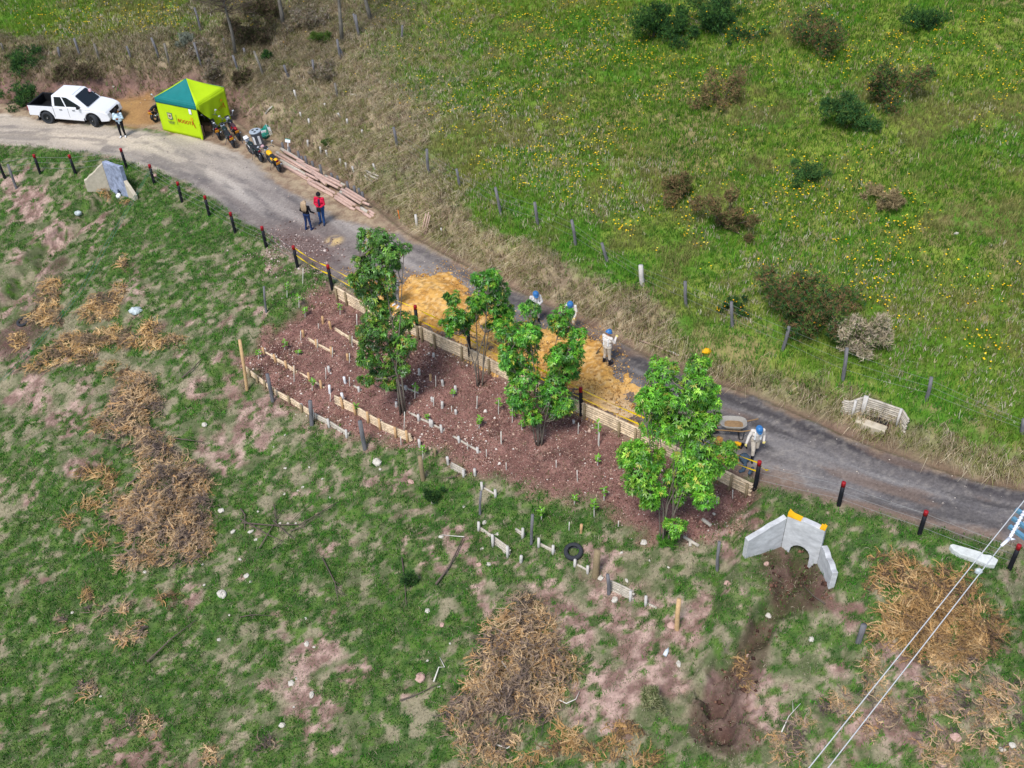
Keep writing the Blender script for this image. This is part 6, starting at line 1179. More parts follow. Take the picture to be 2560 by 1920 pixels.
#--PART4--
# ------------------------------------------------------------------ motorbikes
def motorbike(label, loc, rz, lean=.14, tank='bikeblack', seat='seatblk', tail='bikeblack', front='bikeblack', mirrors=True, scrambler=False, plate=True):
    root = thing('motorbike', label, 'motorbike', loc, rz, 'motorbikes parked by the tent', rot=(-lean, 0, rz))
    WR_ = .30
    for x_, wd in ((-.66,.07),(.66,.05)):
        Xw = Matrix.Translation((x_,0,WR_)) @ Matrix.Rotation(R(90),4,'X')
        mb = MB(); mb.smooth = True; mb.lathe([(.2,-wd*.7),(.27,-wd),(WR_,-wd*.4),(WR_,wd*.4),(.27,wd),(.2,wd*.7),(.2,-wd*.7)], Xw, 22); wh = mb.build('wheel', M['tyre'], root)
        mb = MB(); mb.smooth = True; mb.lathe([(.21,-.03),(.19,-.035),(.19,.035),(.21,.03)], Xw, 20); mb.lathe([(0,-.06),(.05,-.06),(.05,.06),(0,.06)], Xw, 10)
        for k in range(6): a = k*math.pi/3; mb.tube([Xw @ Vector((.04*math.cos(a), .04*math.sin(a), 0)), Xw @ Vector((.2*math.cos(a), .2*math.sin(a), 0))], .012, 5)
        mb.build('rim', M['engine'], wh)
    mb = MB(); mb.smooth = True; mb.box((.02,0,.42),(.34,.24,.24)); mb.tube([(.1,0,.5),(.18,0,.68)], .085, 10); mb.lathe([(.09,-.15),(.1,-.1),(.1,.1),(.09,.15)], Matrix.Translation((-.02,0,.36)) @ Matrix.Rotation(R(90),4,'X'), 14); bev(mb.build('engine', M['engine'], root), .02)
    mb = MB(); mb.smooth = True
    for y_ in (-.09,.09):
        mb.tube([(-.66,y_,.30),(-.1,y_,.4),(.05,y_*.8,.3),(.28,y_*.6,.4),(.42,y_*.3,.86)], .022, 6); mb.tube([(-.55,y_*1.3,.38),(-.45,y_*1.1,.74)], .03, 6)
    mb.tube([(.42,0,.86),(-.1,0,.74),(-.75,0,.82)], .035, 6); mb.build('frame', M['bikeblack'], root)
    mb = MB(); mb.smooth = True
    for y_ in (-.085,.085): mb.tube([(.66,y_,.3),(.44,y_,.98)], [.026,.032], 8)
    mb.tube([(.47,-.1,.88),(.47,.1,.88)], .03, 6); mb.build('fork', M['chrome'], root)
    mb = MB(); mb.smooth = True; mb.ball((.17,0,.82), (.27,.155,.13), 14, 10, z0=-.7); mb.build('tank', M[tank], root)
    mb = MB(); mb.smooth = True; mb.ball((-.2,0,.80), (.2,.13,.075), 12, 8, z0=-.9); mb.ball((-.5,0,.84), (.26,.115,.075), 12, 8, z0=-.9); mb.build('seat', M[seat], root)
    mb = MB(); mb.smooth = True; mb.ball((-.72,0,.80), (.2,.10,.08), 10, 7, z0=-.9); mb.ball((-.2,0,.6), (.26,.14,.12), 10, 7); mb.build('tail_fairing', M[tail], root)
    for cx_, rr, w_, a0, a1 in ((.66, .345, .065, 30, 160), (-.66, .35, .08, 40, 190)):
        mb = MB(); mb.smooth = True; pts = [(cx_+rr*math.cos(R(a)), 0, .3+rr*math.sin(R(a))) for a in range(a0, a1, 18)]
        vs = [(p[0], y_, p[2]) for p in pts for y_ in (-w_, w_)]; mb.add(vs, [(2*i, 2*i+1, 2*i+3, 2*i+2) for i in range(len(pts)-1)]); f = mb.build('fender', M[front if cx_ > 0 else 'bikeblack'], root); f.modifiers.new('solid','SOLIDIFY').thickness = .012
    mb = MB(); mb.smooth = True; mb.ball((.56,0,.90), (.1,.11,.11), 12, 8); mb.build('headlight', M['lamp'], root)
    mb = MB(); mb.smooth = True; mb.box((.52,0,1.0),(.12,.26,.14)); 
    if scrambler: mb.box((.62,0,1.02),(.18,.24,.2))
    bev(mb.build('front_fairing', M[front], root), .03)
    mb = MB(); mb.smooth = True; mb.tube([(.3,-.37,1.03),(.4,-.28,1.06),(.44,0,1.02),(.4,.28,1.06),(.3,.37,1.03)], .016, 7); hb = mb.build('handlebar', M['engine'], root)
    mb = MB(); mb.smooth = True
    for y_ in (-.37,.37): mb.tube([(.33,y_*.97,1.035),(.22,y_*1.03,1.02)], .024, 7)
    mb.build('grip', M['seatblk'], hb)
    if mirrors:
        for y_ in (-.3,.3):
            mb = MB(); mb.smooth = True; mb.tube([(.39,y_,1.06),(.36,y_*1.35,1.26)], .008, 5); mb.ball((.36,y_*1.42,1.29), (.02,.075,.05), 10, 6); mb.build('mirror', M['lamp'], root)
    mb = MB(); mb.smooth = True; mb.tube([(.18,-.13,.45),(.2,-.15,.26),(-.2,-.16,.25),(-.4,-.17,.34),(-.85,-.18,.46)], [.025,.03,.03,.055,.05], 9); mb.build('exhaust', M['chrome'], root)
    mb = MB(); mb.box((-.93,0,.80),(.03,.14,.07)); mb.build('tail_light', M['taillight'], root)
    if plate: mb = MB(); X = Matrix.Translation((-.97,0,.66)) @ Matrix.Rotation(R(-28),4,'Y'); mb.box((0,0,0),(.015,.23,.2), X); mb.build('number_plate', M['plate'], root)
    mb = MB(); mb.smooth = True; mb.tube([(-.05,.12,.3),(-.15,.34,.04)], .014, 6); mb.build('side_stand', M['engine'], root)
    return root
def bike_at(zz, p_rear, p_front, label, **kw):
    a = g(zz, *p_rear); b = g(zz, *p_front); d = b-a; c = (a+b)*.5; yaw = math.atan2(d.y, d.x); return motorbike(label, c, yaw, **kw)
bike_at('c3', (480,850), (330,560), 'dark motorbike with black tank standing half inside the tent opening', tail='bikeblack', front='bikeblack')
bike_at('c3', (840,1075), (560,700), 'dark green motorbike in front of the other two beside the tent, plate facing the road', tank='bikegreen', tail='bikegreen')
bike_at('c3', (960,890), (680,560), 'motorbike with maroon seat and red tail, nearest the grassy bank by the tent', seat='maroon', tail='bikered')
bike_at('c3', (1490,1385), (1110,1080), 'black trail motorbike with white front plate, standing by the grey bin', front='paper', scrambler=True, mirrors=False, plate=False, tank='bikegreen', tail='bikegreen')
bike_at('c3', (1870,1590), (1580,1300), 'small black motorbike with yellow tank and seat base beside the logs', tank='bikeyellow', tail='bikeyellow')
bike_at('c2', (215,1085), (420,900), 'motorbike mostly hidden behind the front wall of the tent, rear wheel showing', tail='bikeblack')

# ------------------------------------------------------------------ bin, sack, papers, sign
b = g('c3', 1380, 960); root = thing('waste_bin', 'grey round waste bin with holes in its pale lid beside the motorbikes', 'bin', b, rot=(R(4), R(-6), 0))
mb = MB(); mb.smooth = True; mb.lathe([(0,0),(.25,0),(.27,.1),(.31,.88),(.33,.9),(.33,.94),(.3,.94)], n=24); mb.build('drum', M['bin'], root)
mb = MB(); mb.smooth = False; mb.lathe([(.34,.93),(.34,.965),(.3,.985),(0,.985)], n=24); mb.build('lid', M['binlid'], root)
mb = MB(); 
for a in (0, 2.1, 4.2): mb.lathe([(.075,.987),(.075,.992),(0,.992)], Matrix.Translation((.15*math.cos(a+.6), .15*math.sin(a+.6), 0)), 12)
mb.build('lid_holes', M['hole'], root)
for sx in (-.12, .2): mb = MB(); X = Matrix.Rotation(sx*3-1.6,4,'Z') @ Matrix.Translation((.315,0,.5)); mb.box((0,0,0),(.012,.13,.5), X); mb.build('white_stripe', M['paper'], root)
b = g('c3', 1480, 780); mb = MB(); mb.smooth = True; mb.ball((0,0,.26), (.42,.3,.3), 18, 12, jit=.12); mb.ball((.25,.1,.5), (.2,.16,.2), 12, 8, jit=.15); o = mb.build('teal_sack', M['tealbag'], None, b); o.rotation_euler = (0,0,.4); tag(o, 'teal plastic sack slumped against the grey bin', 'sack')
mb = MB()
for y_ in (-.2, .05): mb.box((-.1, y_, .4),(.5,.05,.3))
mb.build('white_print', M['white'], o)
b = g('c3', 1650, 730); mb = MB(); mb.box((0,0,.3),(.17,.03,.5)); mb.box((-.07,0,.62),(.035,.035,.34)); o = mb.build('white_paddle', M['paper'], None, b); o.rotation_euler = (0,R(-9),.3); tag(o, 'white hand signal paddle standing behind the teal sack', 'sign')
b = g('c3', 1260, 900); mb = MB(); mb.box((0,0,.2),(.22,.02,.42)); o = mb.build('white_board', M['paper'], None, b); o.rotation_euler = (R(14),0,.6); tag(o, 'white sheet leaning in front of the grey bin', 'board')
b = g('c8', 250, 250); mb = MB(); mb.box((0,0,.62),(.32,.03,.2)); mb.box((0,.03,.3),(.04,.03,.7)); o = mb.build('small_sign', M['paper'], None, b); o.rotation_euler = (R(-20),0,-.35); tag(o, 'small white and green notice on a stake behind the log pile', 'sign')
mb = MB(); mb.box((0,-.017,.705),(.32,.004,.04)); mb.build('green_band', M['tealbag'], o)

# ------------------------------------------------------------------ wheelbarrow and tools
a = g('c6', 150, 540); b = g('c6', 640, 560); d = b-a; yaw = math.atan2(d.y, d.x); c = a+d*.5
W = thing('wheelbarrow', 'grey wheelbarrow with dirt in its tray beside the walking worker', 'wheelbarrow', c, yaw)
rim = lambda sx, sy, z, dx: [Vector((dx+sx*math.copysign(abs(math.cos(t))**.6, math.cos(t)), sy*math.copysign(abs(math.sin(t))**.7, math.sin(t)), z)) for t in [2*math.pi*k/24 for k in range(24)]]
mb = MB(); mb.smooth = True; r0, r1, r2, r3 = rim(.50,.33,.68,.02), rim(.46,.30,.665,.02), rim(.30,.2,.40,.07), rim(.52,.35,.665,.02); n_ = 24
mb.add(r2+r3+r0+r1+rim(.28,.18,.42,.07), [tuple(range(n_-1,-1,-1))]+[(i+k*n_, (i+1)%n_+k*n_, (i+1)%n_+(k+1)*n_, i+(k+1)*n_) for k in range(4) for i in range(n_)]+[tuple(range(4*n_, 5*n_))]); mb.build('tray', M['barrow'], W)
mb = MB(); q = rim(.39,.24,.52,.06); mb.add(q+[Vector((.05,0,.56))], [(i, (i+1) % n_, n_) for i in range(n_)]); mb.build('dirt', M['rustdirt'], W)
for y_ in (-1, 1): mb = MB(); mb.smooth = True; mb.tube([(-.72,y_*.06,.24),(-.3,y_*.2,.38),(.35,y_*.26,.42),(.98,y_*.3,.62)], .026, 8); mb.build('handle', M['handlewood'], W)
mb = MB(); mb.smooth = True
for y_ in (-1, 1): mb.tube([(.2,y_*.24,.4),(.3,y_*.26,0),(.42,y_*.26,0),(.44,y_*.26,.42)], .018, 6)
mb.tube([(.3,-.26,.02),(.3,.26,.02)], .016, 6); mb.build('legs_frame', M['hole'], W)
Xw = Matrix.Translation((-.68,0,.2)) @ Matrix.Rotation(R(90),4,'X'); mb = MB(); mb.smooth = True; mb.lathe([(.1,-.04),(.17,-.05),(.2,0),(.17,.05),(.1,.04)], Xw, 18); wh = mb.build('wheel', M['tyre'], W); mb = MB(); mb.lathe([(0,.03),(.11,.035),(.11,-.035),(0,-.03)], Xw, 14); mb.build('rim', M['steel'], wh)
b = g('c6', 545, 790); root = thing('power_tool', 'yellow power tool lying on the ochre gravel near the wheelbarrow', 'tool', b, -.6)
mb = MB(); mb.smooth = True; mb.box((0,0,.1),(.2,.13,.15)); mb.ball((-.12,0,.1),(.08,.07,.07), 10, 7); bev(mb.build('housing', M['yellow_paint'], root), .04); mb = MB(); mb.smooth = True; mb.tube([(.12,0,.2),(.26,0,.22),(.34,0,.06)], .03, 8); mb.box((.1,0,.05),(.14,.22,.08)); mb.build('tool_handle', M['blackpl'], root)
P = [g('c6', *p)+Vector((0,0,.06)) for p in [(660,1090),(690,1200),(640,1310),(560,1340)]]; mb = MB(); mb.smooth = True; o_ = P[0]
mb.tube([p-o_ for p in P], [.16,.07,.08,.05], 8, wob=.35); mb.ball((0,0,.1), (.2,.18,.14), 12, 8, jit=.25); tag(mb.build('cloth_strip', M['bluecloth'], None, o_), 'crumpled blue grey cloth lying by the front boot of the walking worker', 'cloth')
P = [g('c6', *p)+Vector((0,0,.3)) for p in [(830,1360),(780,1430),(740,1490)]]; o_ = P[0]; mb = MB(); mb.smooth = True; mb.tube([p-o_ for p in P], [.05,.07,.05], 7, wob=.3); tag(mb.build('cloth_strip', M['bluecloth'], None, o_), 'blue grey cloth hanging over the end of the retaining wall', 'cloth')

# ------------------------------------------------------------------ people
def capsule(mb, a, b, ra, rb, n=12):
    a, b = Vector(a), Vector(b); d = b-a
    if d.length < 1e-5: return mb.ball(a, ra, n, 8)
    q = d.to_track_quat('Z','Y').to_matrix().to_4x4(); L_ = d.length; prof = []
    for k in range(6): t = -math.pi/2+math.pi/2*k/5; prof.append((max(ra*math.cos(t), 1e-4), ra*math.sin(t)))
    for k in range(6): t = math.pi/2*k/5; prof.append((max(rb*math.cos(t), 1e-4), L_+rb*math.sin(t)))
    k0 = len(mb.v); mb.lathe(prof, Matrix.Translation(a) @ q, n); nn = len(prof); mb.f.append([k0+j for j in range(n-1,-1,-1)]); mb.mi.append(0); mb.sm.append(True); mb.f.append([k0+(nn-1)*n+j for j in range(n)]); mb.mi.append(0); mb.sm.append(True)
def person(label, loc, yaw, J, mats, extra=None, scale=1.0, vox=.0105):
    """one continuous body grown round a posed skeleton; clothing follows the limb it covers"""
    B = []; V_ = lambda p: Vector(p)
    def bone(a, b, ra, rb, m_): B.append((V_(a), V_(b), ra, rb, m_))
    pel, che, nk, hd = V_(J['pelvis']), V_(J['chest']), V_(J['neck']), V_(J['head']); f = J.get('face', Vector((0,1,0))); f = V_(f).normalized(); side = V_(J.get('side', (1,0,0))).normalized(); shs = V_(J.get('sside', side)).normalized()
    top, leg = mats['top'], mats['leg']; bulk = J.get('bulk', 1.0)
    wst = pel*.45+che*.55-Vector((0,0,.06))
    bone(pel-side*.085, pel+side*.085, .115*bulk, .115*bulk, leg); bone(wst-side*.07, wst+side*.07, .11*bulk, .11*bulk, top); bone(che-shs*.085, che+shs*.085, .118*bulk, .118*bulk, top)
    bone(wst, che, .115*bulk, .12*bulk, top); bone(pel, wst, .12*bulk, .11*bulk, mats.get('hip', top)); bone(che+Vector((0,0,.08)), nk, .08, .055, top); bone(nk, hd-Vector((0,0,.05)), .052, .052, mats['skin'])
    for s in ('L', 'R'):
        sg = -1 if s == 'L' else 1; sh, el, ha = V_(J['sh'+s]), V_(J['el'+s]), V_(J['ha'+s]); bone(nk-Vector((0,0,.05))+shs*sg*.04, sh, .06, .07*bulk, top)
        bone(sh, el, .062*bulk, .05*bulk, top); bone(el, ha, .05*bulk, .04*bulk, mats.get('sleeve', top))
        hip = pel+side*sg*.092-Vector((0,0,.03)); kn, an, to = V_(J['kn'+s]), V_(J['an'+s]), V_(J['to'+s]); bone(hip, kn, .092*bulk, .066*bulk, leg)
        bm = mats.get('shin', leg); mid = kn*.5+an*.5; bone(kn, mid, .066*bulk, .058*bulk, leg); bone(mid, an, .058*bulk, .05*bulk, bm); bone(an-Vector((0,0,.02)), to, .047, .04, mats['shoe']); bone(an+Vector((0,0,.02)), an-(to-an)*.28-Vector((0,0,.04)), .05, .042, mats['shoe'])
        hm = mats.get('hand', mats['skin']); fd = (ha-el).normalized(); grip = J.get('grip'+s, Vector((0,.3,-1))); pn = (V_(grip)-fd*V_(grip).dot(fd)).normalized(); lat = fd.cross(pn).normalized(); pc = ha+fd*.06
        for q in (-.027,-.009,.009,.027): bone(ha+lat*q*.6, pc+lat*q*1.1+fd*.02, .021, .018, hm)
        for q, ln in zip((-.033,-.011,.011,.033), (.062,.076,.08,.068)):
            b0 = pc+lat*q+fd*.03; b1 = b0+(fd*.8+pn*.6)*ln*.55; b2 = b1+(fd*.25+pn*.95)*ln*.5; bone(b0, b1, .0125, .0115, hm); bone(b1, b2, .0115, .0105, hm)
        tb = ha+fd*.03+lat*(-sg)*.034; bone(tb, tb+(fd*.6+lat*(-sg)*.7+pn*.4).normalized()*.045, .0145, .0125, hm); t2 = tb+(fd*.6+lat*(-sg)*.7+pn*.4).normalized()*.045; bone(t2, t2+(fd*.8+pn*.5).normalized()*.03, .0125, .0105, hm)
    up = V_(J.get('hup', (0,0,1))); up = (up-f*up.dot(f)).normalized(); hs_ = f.cross(up).normalized()
    hp = lambda x_, y_, z_: hd+hs_*x_+f*y_+up*z_
    for a, b, ra, rb in ((hp(0,-.012,.03), hp(0,.012,.035), .09, .088),(hp(0,.02,-.02), hp(0,.035,-.07), .078, .05),(hp(0,-.03,.0), hp(0,-.02,-.03), .078, .07)): bone(a, b, ra, rb, mats['skin'])
    bone(hp(0,.09,.0), hp(0,.108,-.03), .013, .018, mats['skin'])
    for sg in (-1, 1): bone(hp(sg*.084,-.01,.015), hp(sg*.088,-.015,-.025), .016, .013, mats['skin']); bone(hp(sg*.033,.084,.015), hp(sg*.036,.084,.015), .013, .013, 'eye')
    bone(hp(-.02,.085,-.062), hp(.02,.085,-.062), .010, .010, 'mouth')
    for a, b, ra, m_ in J.get('strips', []): bone(a, b, ra, ra, m_)
    for h_ in J.get('collar', []): bone(*h_)
    mb = MB(); mb.smooth = True
    for a, b, ra, rb, _ in B: capsule(mb, a*scale, b*scale, ra*scale, rb*scale)
    names = []
    for q in B:
        if q[4] not in names: names.append(q[4])
    root = thing('person', label, 'person', loc, yaw)
    t_ = mb.build('body_tmp', M['skin']); md = t_.modifiers.new('r', 'REMESH'); md.mode = 'VOXEL'; md.voxel_size = vox; md.use_smooth_shade = True
    sm = t_.modifiers.new('s', 'SMOOTH'); sm.factor = .45; sm.iterations = 2
    dg = bpy.context.evaluated_depsgraph_get(); dg.update(); me = bpy.data.meshes.new_from_object(t_.evaluated_get(dg)); bpy.data.objects.remove(t_)
    me.materials.clear()
    for q in names: me.materials.append(M[q])
    nf = len(me.polygons); cen = np.zeros(nf*3); me.polygons.foreach_get('center', cen); cen = cen.reshape(-1, 3)/scale; best = np.full(nf, 1e9); mi = np.zeros(nf, int)
    for a, b, ra, rb, m_ in B:
        a_, b_ = np.array(a), np.array(b); d = b_-a_; t = np.clip((cen-a_)@d/(d@d+1e-12), 0, 1); ds = np.linalg.norm(cen-a_-t[:, None]*d, axis=1)-(ra+(rb-ra)*t)
        if m_ in ('eye', 'mouth', 'reflective'): ds = ds-.004
        k = ds < best; best[k] = ds[k]; mi[k] = names.index(m_)
    me.polygons.foreach_set('material_index', mi); me.polygons.foreach_set('use_smooth', np.ones(nf, bool)); me.update()
    body = bpy.data.objects.new('body', me); C.objects.link(body); body.parent = root
    if mats.get('helmet'):
        mb = MB(); mb.smooth = True; X = Matrix(((hs_.x, f.x, up.x, 0),(hs_.y, f.y, up.y, 0),(hs_.z, f.z, up.z, 0),(0,0,0,1))); c = hp(0,-.005,.045)*scale
        XX = Matrix.Translation(c) @ X; mb.ball((0,0,0), (.118,.14,.115), 18, 9, X=XX, z0=-.1)
        n_ = 24; ri = [(.117*math.cos(6.2832*k/n_), .139*math.sin(6.2832*k/n_), -.006) for k in range(n_)]; ro = [(.138*math.cos(6.2832*k/n_), (.158+.05*max(0, math.sin(6.2832*k/n_))**3)*math.sin(6.2832*k/n_), -.022) for k in range(n_)]; rd_ = [(x_, y_, z_-.008) for x_, y_, z_ in ro]
        mb.add(ri+ro+rd_, [(i, (i+1) % n_, (i+1) % n_+n_, i+n_) for i in range(n_)]+[(i+n_, (i+1) % n_+n_, (i+1) % n_+2*n_, i+2*n_) for i in range(n_)], XX)
        for s_ in (-.03, 0, .03): mb.tube([XX @ Vector((s_, .12*math.cos(t), .118*math.sin(t)+.004)) for t in (.5,.9,1.3,1.7,2.1,2.5)], .009, 5)
        mb.build('helmet', M[mats['helmet']], root)
    if mats.get('hair'):
        mb = MB(); mb.smooth = True; X = Matrix(((hs_.x, f.x, up.x, 0),(hs_.y, f.y, up.y, 0),(hs_.z, f.z, up.z, 0),(0,0,0,1))); XX = Matrix.Translation(hp(0,-.022,.035)*scale) @ X; mb.ball((0,0,0), (.103,.112,.105), 16, 9, X=XX, z0=-.35)
        if mats.get('long'):
            for k in range(9):
                x_ = (k-4)*.024; mb.tube([XX @ Vector((x_,-.06,.05)), XX @ Vector((x_*1.15,-.115,-.05)), XX @ Vector((x_*1.35,-.135,-.2)), XX @ Vector((x_*1.3+random.uniform(-.01,.01),-.14,-.36)), XX @ Vector((x_*.8,-.13,-.46-random.uniform(0,.05)))], [.04,.04,.038,.03,.01], 7)
        mb.build('hair', M[mats['hair']], root)
    if mats.get('beanie'):
        mb = MB(); mb.smooth = True; X = Matrix(((hs_.x, f.x, up.x, 0),(hs_.y, f.y, up.y, 0),(hs_.z, f.z, up.z, 0),(0,0,0,1))); XX = Matrix.Translation(hp(0,-.012,.04)*scale) @ X; mb.ball((0,0,0), (.108,.118,.135), 16, 9, X=XX, z0=-.1); mb.lathe([(.108,-.03),(.118,-.03),(.118,.03),(.108,.03)], XX @ Matrix.Scale(1.06,4,(0,1,0)), 18)
        if mats.get('bobble'): mb.ball((0,0,.15), .035, 10, 6, X=XX, jit=.1)
        mb.build('beanie', M[mats['beanie']], root)
    if mats.get('brim'):
        mb = MB(); mb.smooth = True; X = Matrix(((hs_.x, f.x, up.x, 0),(hs_.y, f.y, up.y, 0),(hs_.z, f.z, up.z, 0),(0,0,0,1))); XX = Matrix.Translation(hp(0,-.005,.045)*scale) @ X; mb.ball((0,0,0), (.106,.116,.1), 16, 8, X=XX, z0=0.0); mb.add([(-.08,.08,.01),(.08,.08,.01),(.07,.19,-.01),(-.07,.19,-.01),(-.08,.08,.0),(.08,.08,.0),(.07,.19,-.02),(-.07,.19,-.02)], [(0,1,2,3),(7,6,5,4),(2,1,5,6),(0,3,7,4),(3,2,6,7)], XX); mb.build('cap', M[mats['brim']], root)
    return root
def stand(**k):
    J = dict(pelvis=(0,0,.93), chest=(0,.0,1.26), neck=(0,-.01,1.46), head=(0,.02,1.61), shL=(-.19,0,1.41), shR=(.19,0,1.41), elL=(-.25,-.02,1.12), elR=(.25,-.02,1.12), haL=(-.24,.10,.88), haR=(.24,.10,.88),
             knL=(-.105,.03,.50), knR=(.105,.03,.50), anL=(-.12,-.02,.09), anR=(.12,-.02,.09), toL=(-.15,.14,.045), toR=(.15,.14,.045))
    J.update(k); return J
def face_dir(zz, x_, y_, x2, y2):
    a, b = g(zz, x_, y_), g(zz, x2, y2); d = b-a; return math.atan2(d.y, d.x)-math.pi/2
V = Vector
PHONE = None
# 1 person with phone next to the pickup
b = g('c1', 1835, 1050)
J = stand(head=(0,.06,1.60), face=(0,.85,-.5), elL=(-.25,.02,1.14), elR=(.25,.02,1.14), haL=(-.08,.25,1.22), haR=(.08,.25,1.22), gripL=(.5,.3,.2), gripR=(-.5,.3,.2), bulk=1.08)
person('person in pale blue hoodie and black trousers reading a phone beside the white pickup', b, math.pi+.12, J, dict(top='hoodie', leg='blackcloth', shoe='shoe', skin='skin', hair='hair_dark', hip='hoodie', brim='blackcloth'), scale=1.03)
mb = MB(); mb.box((0,0,0),(.075,.012,.15)); o = mb.build('phone', M['blackpl'], None, b+Matrix.Rotation(math.pi+.12,3,'Z') @ Vector((0,.335,1.27))*1.0); o.rotation_euler = (R(-30),0,math.pi+.12); tag(o, 'dark phone held by the person in the pale blue hoodie', 'phone')
# 2 person behind the pickup
b = g('c1', 1215, 195, 1.62); b.z = hz(b.x, b.y)
person('person with pale pink cap standing behind the white pickup, only head showing', b, math.pi+.4, stand(), dict(top='blackcloth', leg='jeans', shoe='shoe_d', skin='skin', brim='capink', hip='blackcloth'))
# 3 woman seen from behind
b = g('c8', 590, 1500)
J = stand(elL=(-.30,-.02,1.14), haL=(-.20,.12,.98), elR=(.27,.02,1.13), haR=(.36,.18,.98), knL=(-.11,.02,.49), knR=(.11,.03,.49), anL=(-.15,-.03,.09), anR=(.15,.02,.09), toL=(-.18,.12,.045), toR=(.19,.17,.045), shin=1)
person('person in black top and dark flared jeans with long blonde hair, seen from behind', b, -.35, J, dict(top='blackcloth', leg='jeans', shoe='jeans', skin='skin', hair='hair_blonde', long=True, hip='jeans'), scale=.97)
# 4 red jacket
b = g('c8', 815, 1395)
J = stand(face=(-.5,.8,-.25), head=(-.01,.03,1.61), elL=(-.25,.05,1.13), haL=(-.10,.25,1.05), elR=(.26,.03,1.13), haR=(.0,.26,1.04), gripL=(.6,.2,-.3), gripR=(-.6,.2,-.3), bulk=1.1, anL=(-.1,.06,.09), toL=(-.14,.22,.045), knL=(-.1,.07,.5), strips=[(V((-.02,.115,1.38)), V((-.02,.12,1.12)), .055, 'plum')])
person('person in red jacket, blue jeans and black bobble hat facing the blonde person', b, math.pi-.25, J, dict(top='redjacket', leg='jeans_l', shoe='shoe_d', skin='skin', hip='redjacket', beanie='blackcloth', bobble=True, shin='jeans_l'), scale=1.03)
o_ = b+Matrix.Rotation(math.pi-.25,3,'Z') @ Vector((-.05,.36,1.02)); mb = MB(); mb.box((0,0,0),(.2,.1,.22)); o = bev(mb.build('dark_pouch', M['blackpl'], None, o_), .02); o.rotation_euler = (.2,0,math.pi-.25); tag(o, 'dark pouch held by the person in the red jacket', 'pouch')
# 5 worker with red helmet behind the slender tree
b = on_heap(g('z3', 1042, 822))
J = stand(face=(-.2,.8,-.5), head=(0,.08,1.59), chest=(0,.05,1.25), neck=(0,.05,1.44), haL=(-.1,.33,1.0), haR=(.12,.3,.95), elL=(-.26,.08,1.12), elR=(.26,.08,1.12), bulk=1.08)
person('worker with red helmet in grey patterned clothes behind the slender tree', b, math.pi*.75, J, dict(top='camo', leg='camo', shoe='shoe', skin='skin', helmet='helmet_red', hip='camo'))
# coverall workers
CV = dict(top='coverall', leg='trousers_w', shoe='boot', skin='skin', helmet='helmet', hand='glove', shin='boot', hip='coverall')
def strips(dy=.115, z0=1.40, z1=1.05): return [(V((-.11,dy,z0)), V((-.11,dy,z1)), .03, 'reflective'), (V((.11,dy,z0)), V((.11,dy,z1)), .03, 'reflective')]
def shovel(label, top_, tip, blade=.3):
    d = tip-top_; L_ = d.length; root = thing('shovel', label, 'shovel', top_, rot=d.to_track_quat('Z','Y').to_euler())
    mb = MB(); mb.smooth = True; mb.tube([(0,0,0),(0,0,L_-.28)], .018, 8); mb.tube([(-.06,0,0),(.06,0,0)], .018, 7); mb.build('handle', M['handlewood'], root)
    mb = MB(); pts = [(-.11,0,L_-.3),(.11,0,L_-.3),(.11,.01,L_-.1),(.0,.0,L_+.02),(-.11,.01,L_-.1)]; mb.add([(x_, y_+.02*(1-abs(x_)/.11), z_) for x_, y_, z_ in pts]+[(x_, y_+.02*(1-abs(x_)/.11)-.008, z_) for x_, y_, z_ in pts], [(0,1,2,3,4),(9,8,7,6,5)]+[(i, i+5, (i+1) % 5+5, (i+1) % 5) for i in range(5)]); mb.tube([(0,0,L_-.4),(0,0,L_-.22)], .024, 8); mb.build('blade', M['steel'], root)
    return root
def wp(b, yaw, p, s=1.0): return b+Matrix.Rotation(yaw,3,'Z') @ Vector(p)*s
b = g('z4', 795, 620); yw = math.pi+.15
J = stand(head=(0,.09,1.60), face=(0,.85,-.55), neck=(0,.03,1.45), haL=(-.05,.30,1.12), haR=(.05,.31,1.06), elL=(-.27,.08,1.17), elR=(.27,.08,1.17), gripL=(.6,.1,-.3), gripR=(-.6,.1,-.3), bulk=1.1, strips=strips())
C2 = dict(CV); C2.update(top='coverall_grey', leg='coverall_grey', hip='coverall_grey'); person('worker in grey white coverall and blue helmet leaning on a shovel by the bank', b, yw, J, C2)
shovel('shovel the grey white clad worker leans on', wp(b, yw, (0,.37,1.2)), wp(b, yw, (.02,.42,.02)))
b = on_heap(g('z4', 1085, 690)); yw = math.pi-.25
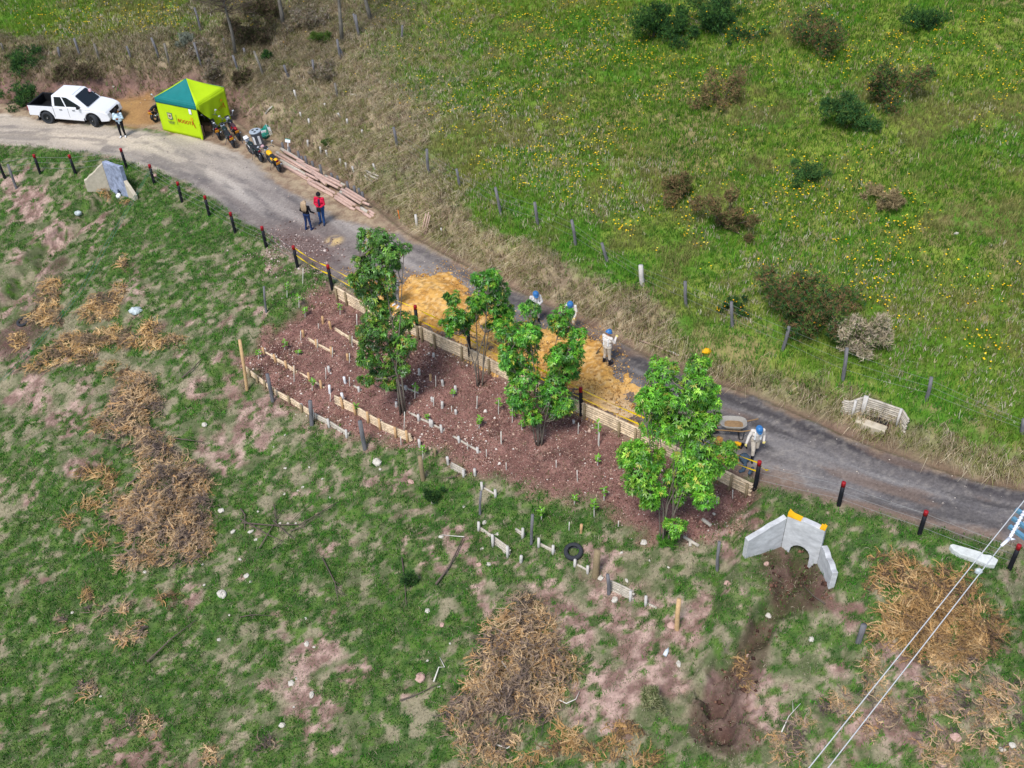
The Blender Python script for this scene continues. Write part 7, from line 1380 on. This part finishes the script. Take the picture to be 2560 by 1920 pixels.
J = stand(pelvis=(0,-.08,.92), chest=(0,.06,1.24), neck=(0,.12,1.42), head=(0,.22,1.54), face=(0,.6,-.8), hup=(0,.7,.7), shL=(-.19,.08,1.37), shR=(.19,.08,1.37), elL=(-.27,.16,1.1), elR=(.27,.12,1.1), haL=(-.2,.33,.98), haR=(.24,.2,.85), knR=(.11,.12,.49), anR=(.1,.1,.09), toR=(.1,.27,.045), knL=(-.11,.0,.48), anL=(-.12,-.2,.09), toL=(-.14,-.03,.045), bulk=1.1, strips=strips(.19,1.37,1.1))
person('worker in off white coverall stooping with head down, behind the two lobed tree', b, yw, J, CV)
shovel('shovel of the stooping worker behind the two lobed tree', wp(b, yw, (-.3,.2,1.15)), wp(b, yw, (-.1,.75,.02)))
b = on_heap(g('z4', 1382, 965)); yw = -.75
J = stand(face=(.25,.9,-.45), head=(0,.06,1.60), elL=(-.27,.06,1.15), haL=(-.22,.27,1.02), elR=(.28,.08,1.2), haR=(.22,.28,1.33), anL=(-.14,-.03,.09), anR=(.14,.03,.09), toL=(-.18,.12,.045), toR=(.18,.18,.045), bulk=1.12, strips=strips(-.115))
person('worker in off white coverall and blue helmet on ochre gravel, back turned', b, yw, J, CV)
tip = g('z4', 1285, 888)+Vector((0,0,.03)); shovel('shovel of the worker standing on the ochre gravel', wp(b, yw, (-.13,.38,1.2)), tip)
b = on_heap(g('c6', 850, 1000)); yw = math.pi+.05
J = stand(pelvis=(0,0,.90), chest=(0,.08,1.24), neck=(0,.12,1.43), head=(0,.20,1.55), face=(-.1,.7,-.7), hup=(0,.6,.8), shL=(-.2,.08,1.39), shR=(.2,.08,1.39), elL=(-.28,.02,1.12), haL=(-.26,.14,.92), elR=(.32,.12,1.15), haR=(.42,.24,.95), knR=(.10,.2,.50), anR=(.12,.26,.10), toR=(.15,.42,.05), knL=(-.1,.0,.48), anL=(-.1,-.28,.13), toL=(-.11,-.13,.05), bulk=1.14, strips=strips(.19,1.38,1.05))
person('worker in off white coverall and blue helmet striding beside the wheelbarrow', b, yw, J, CV)
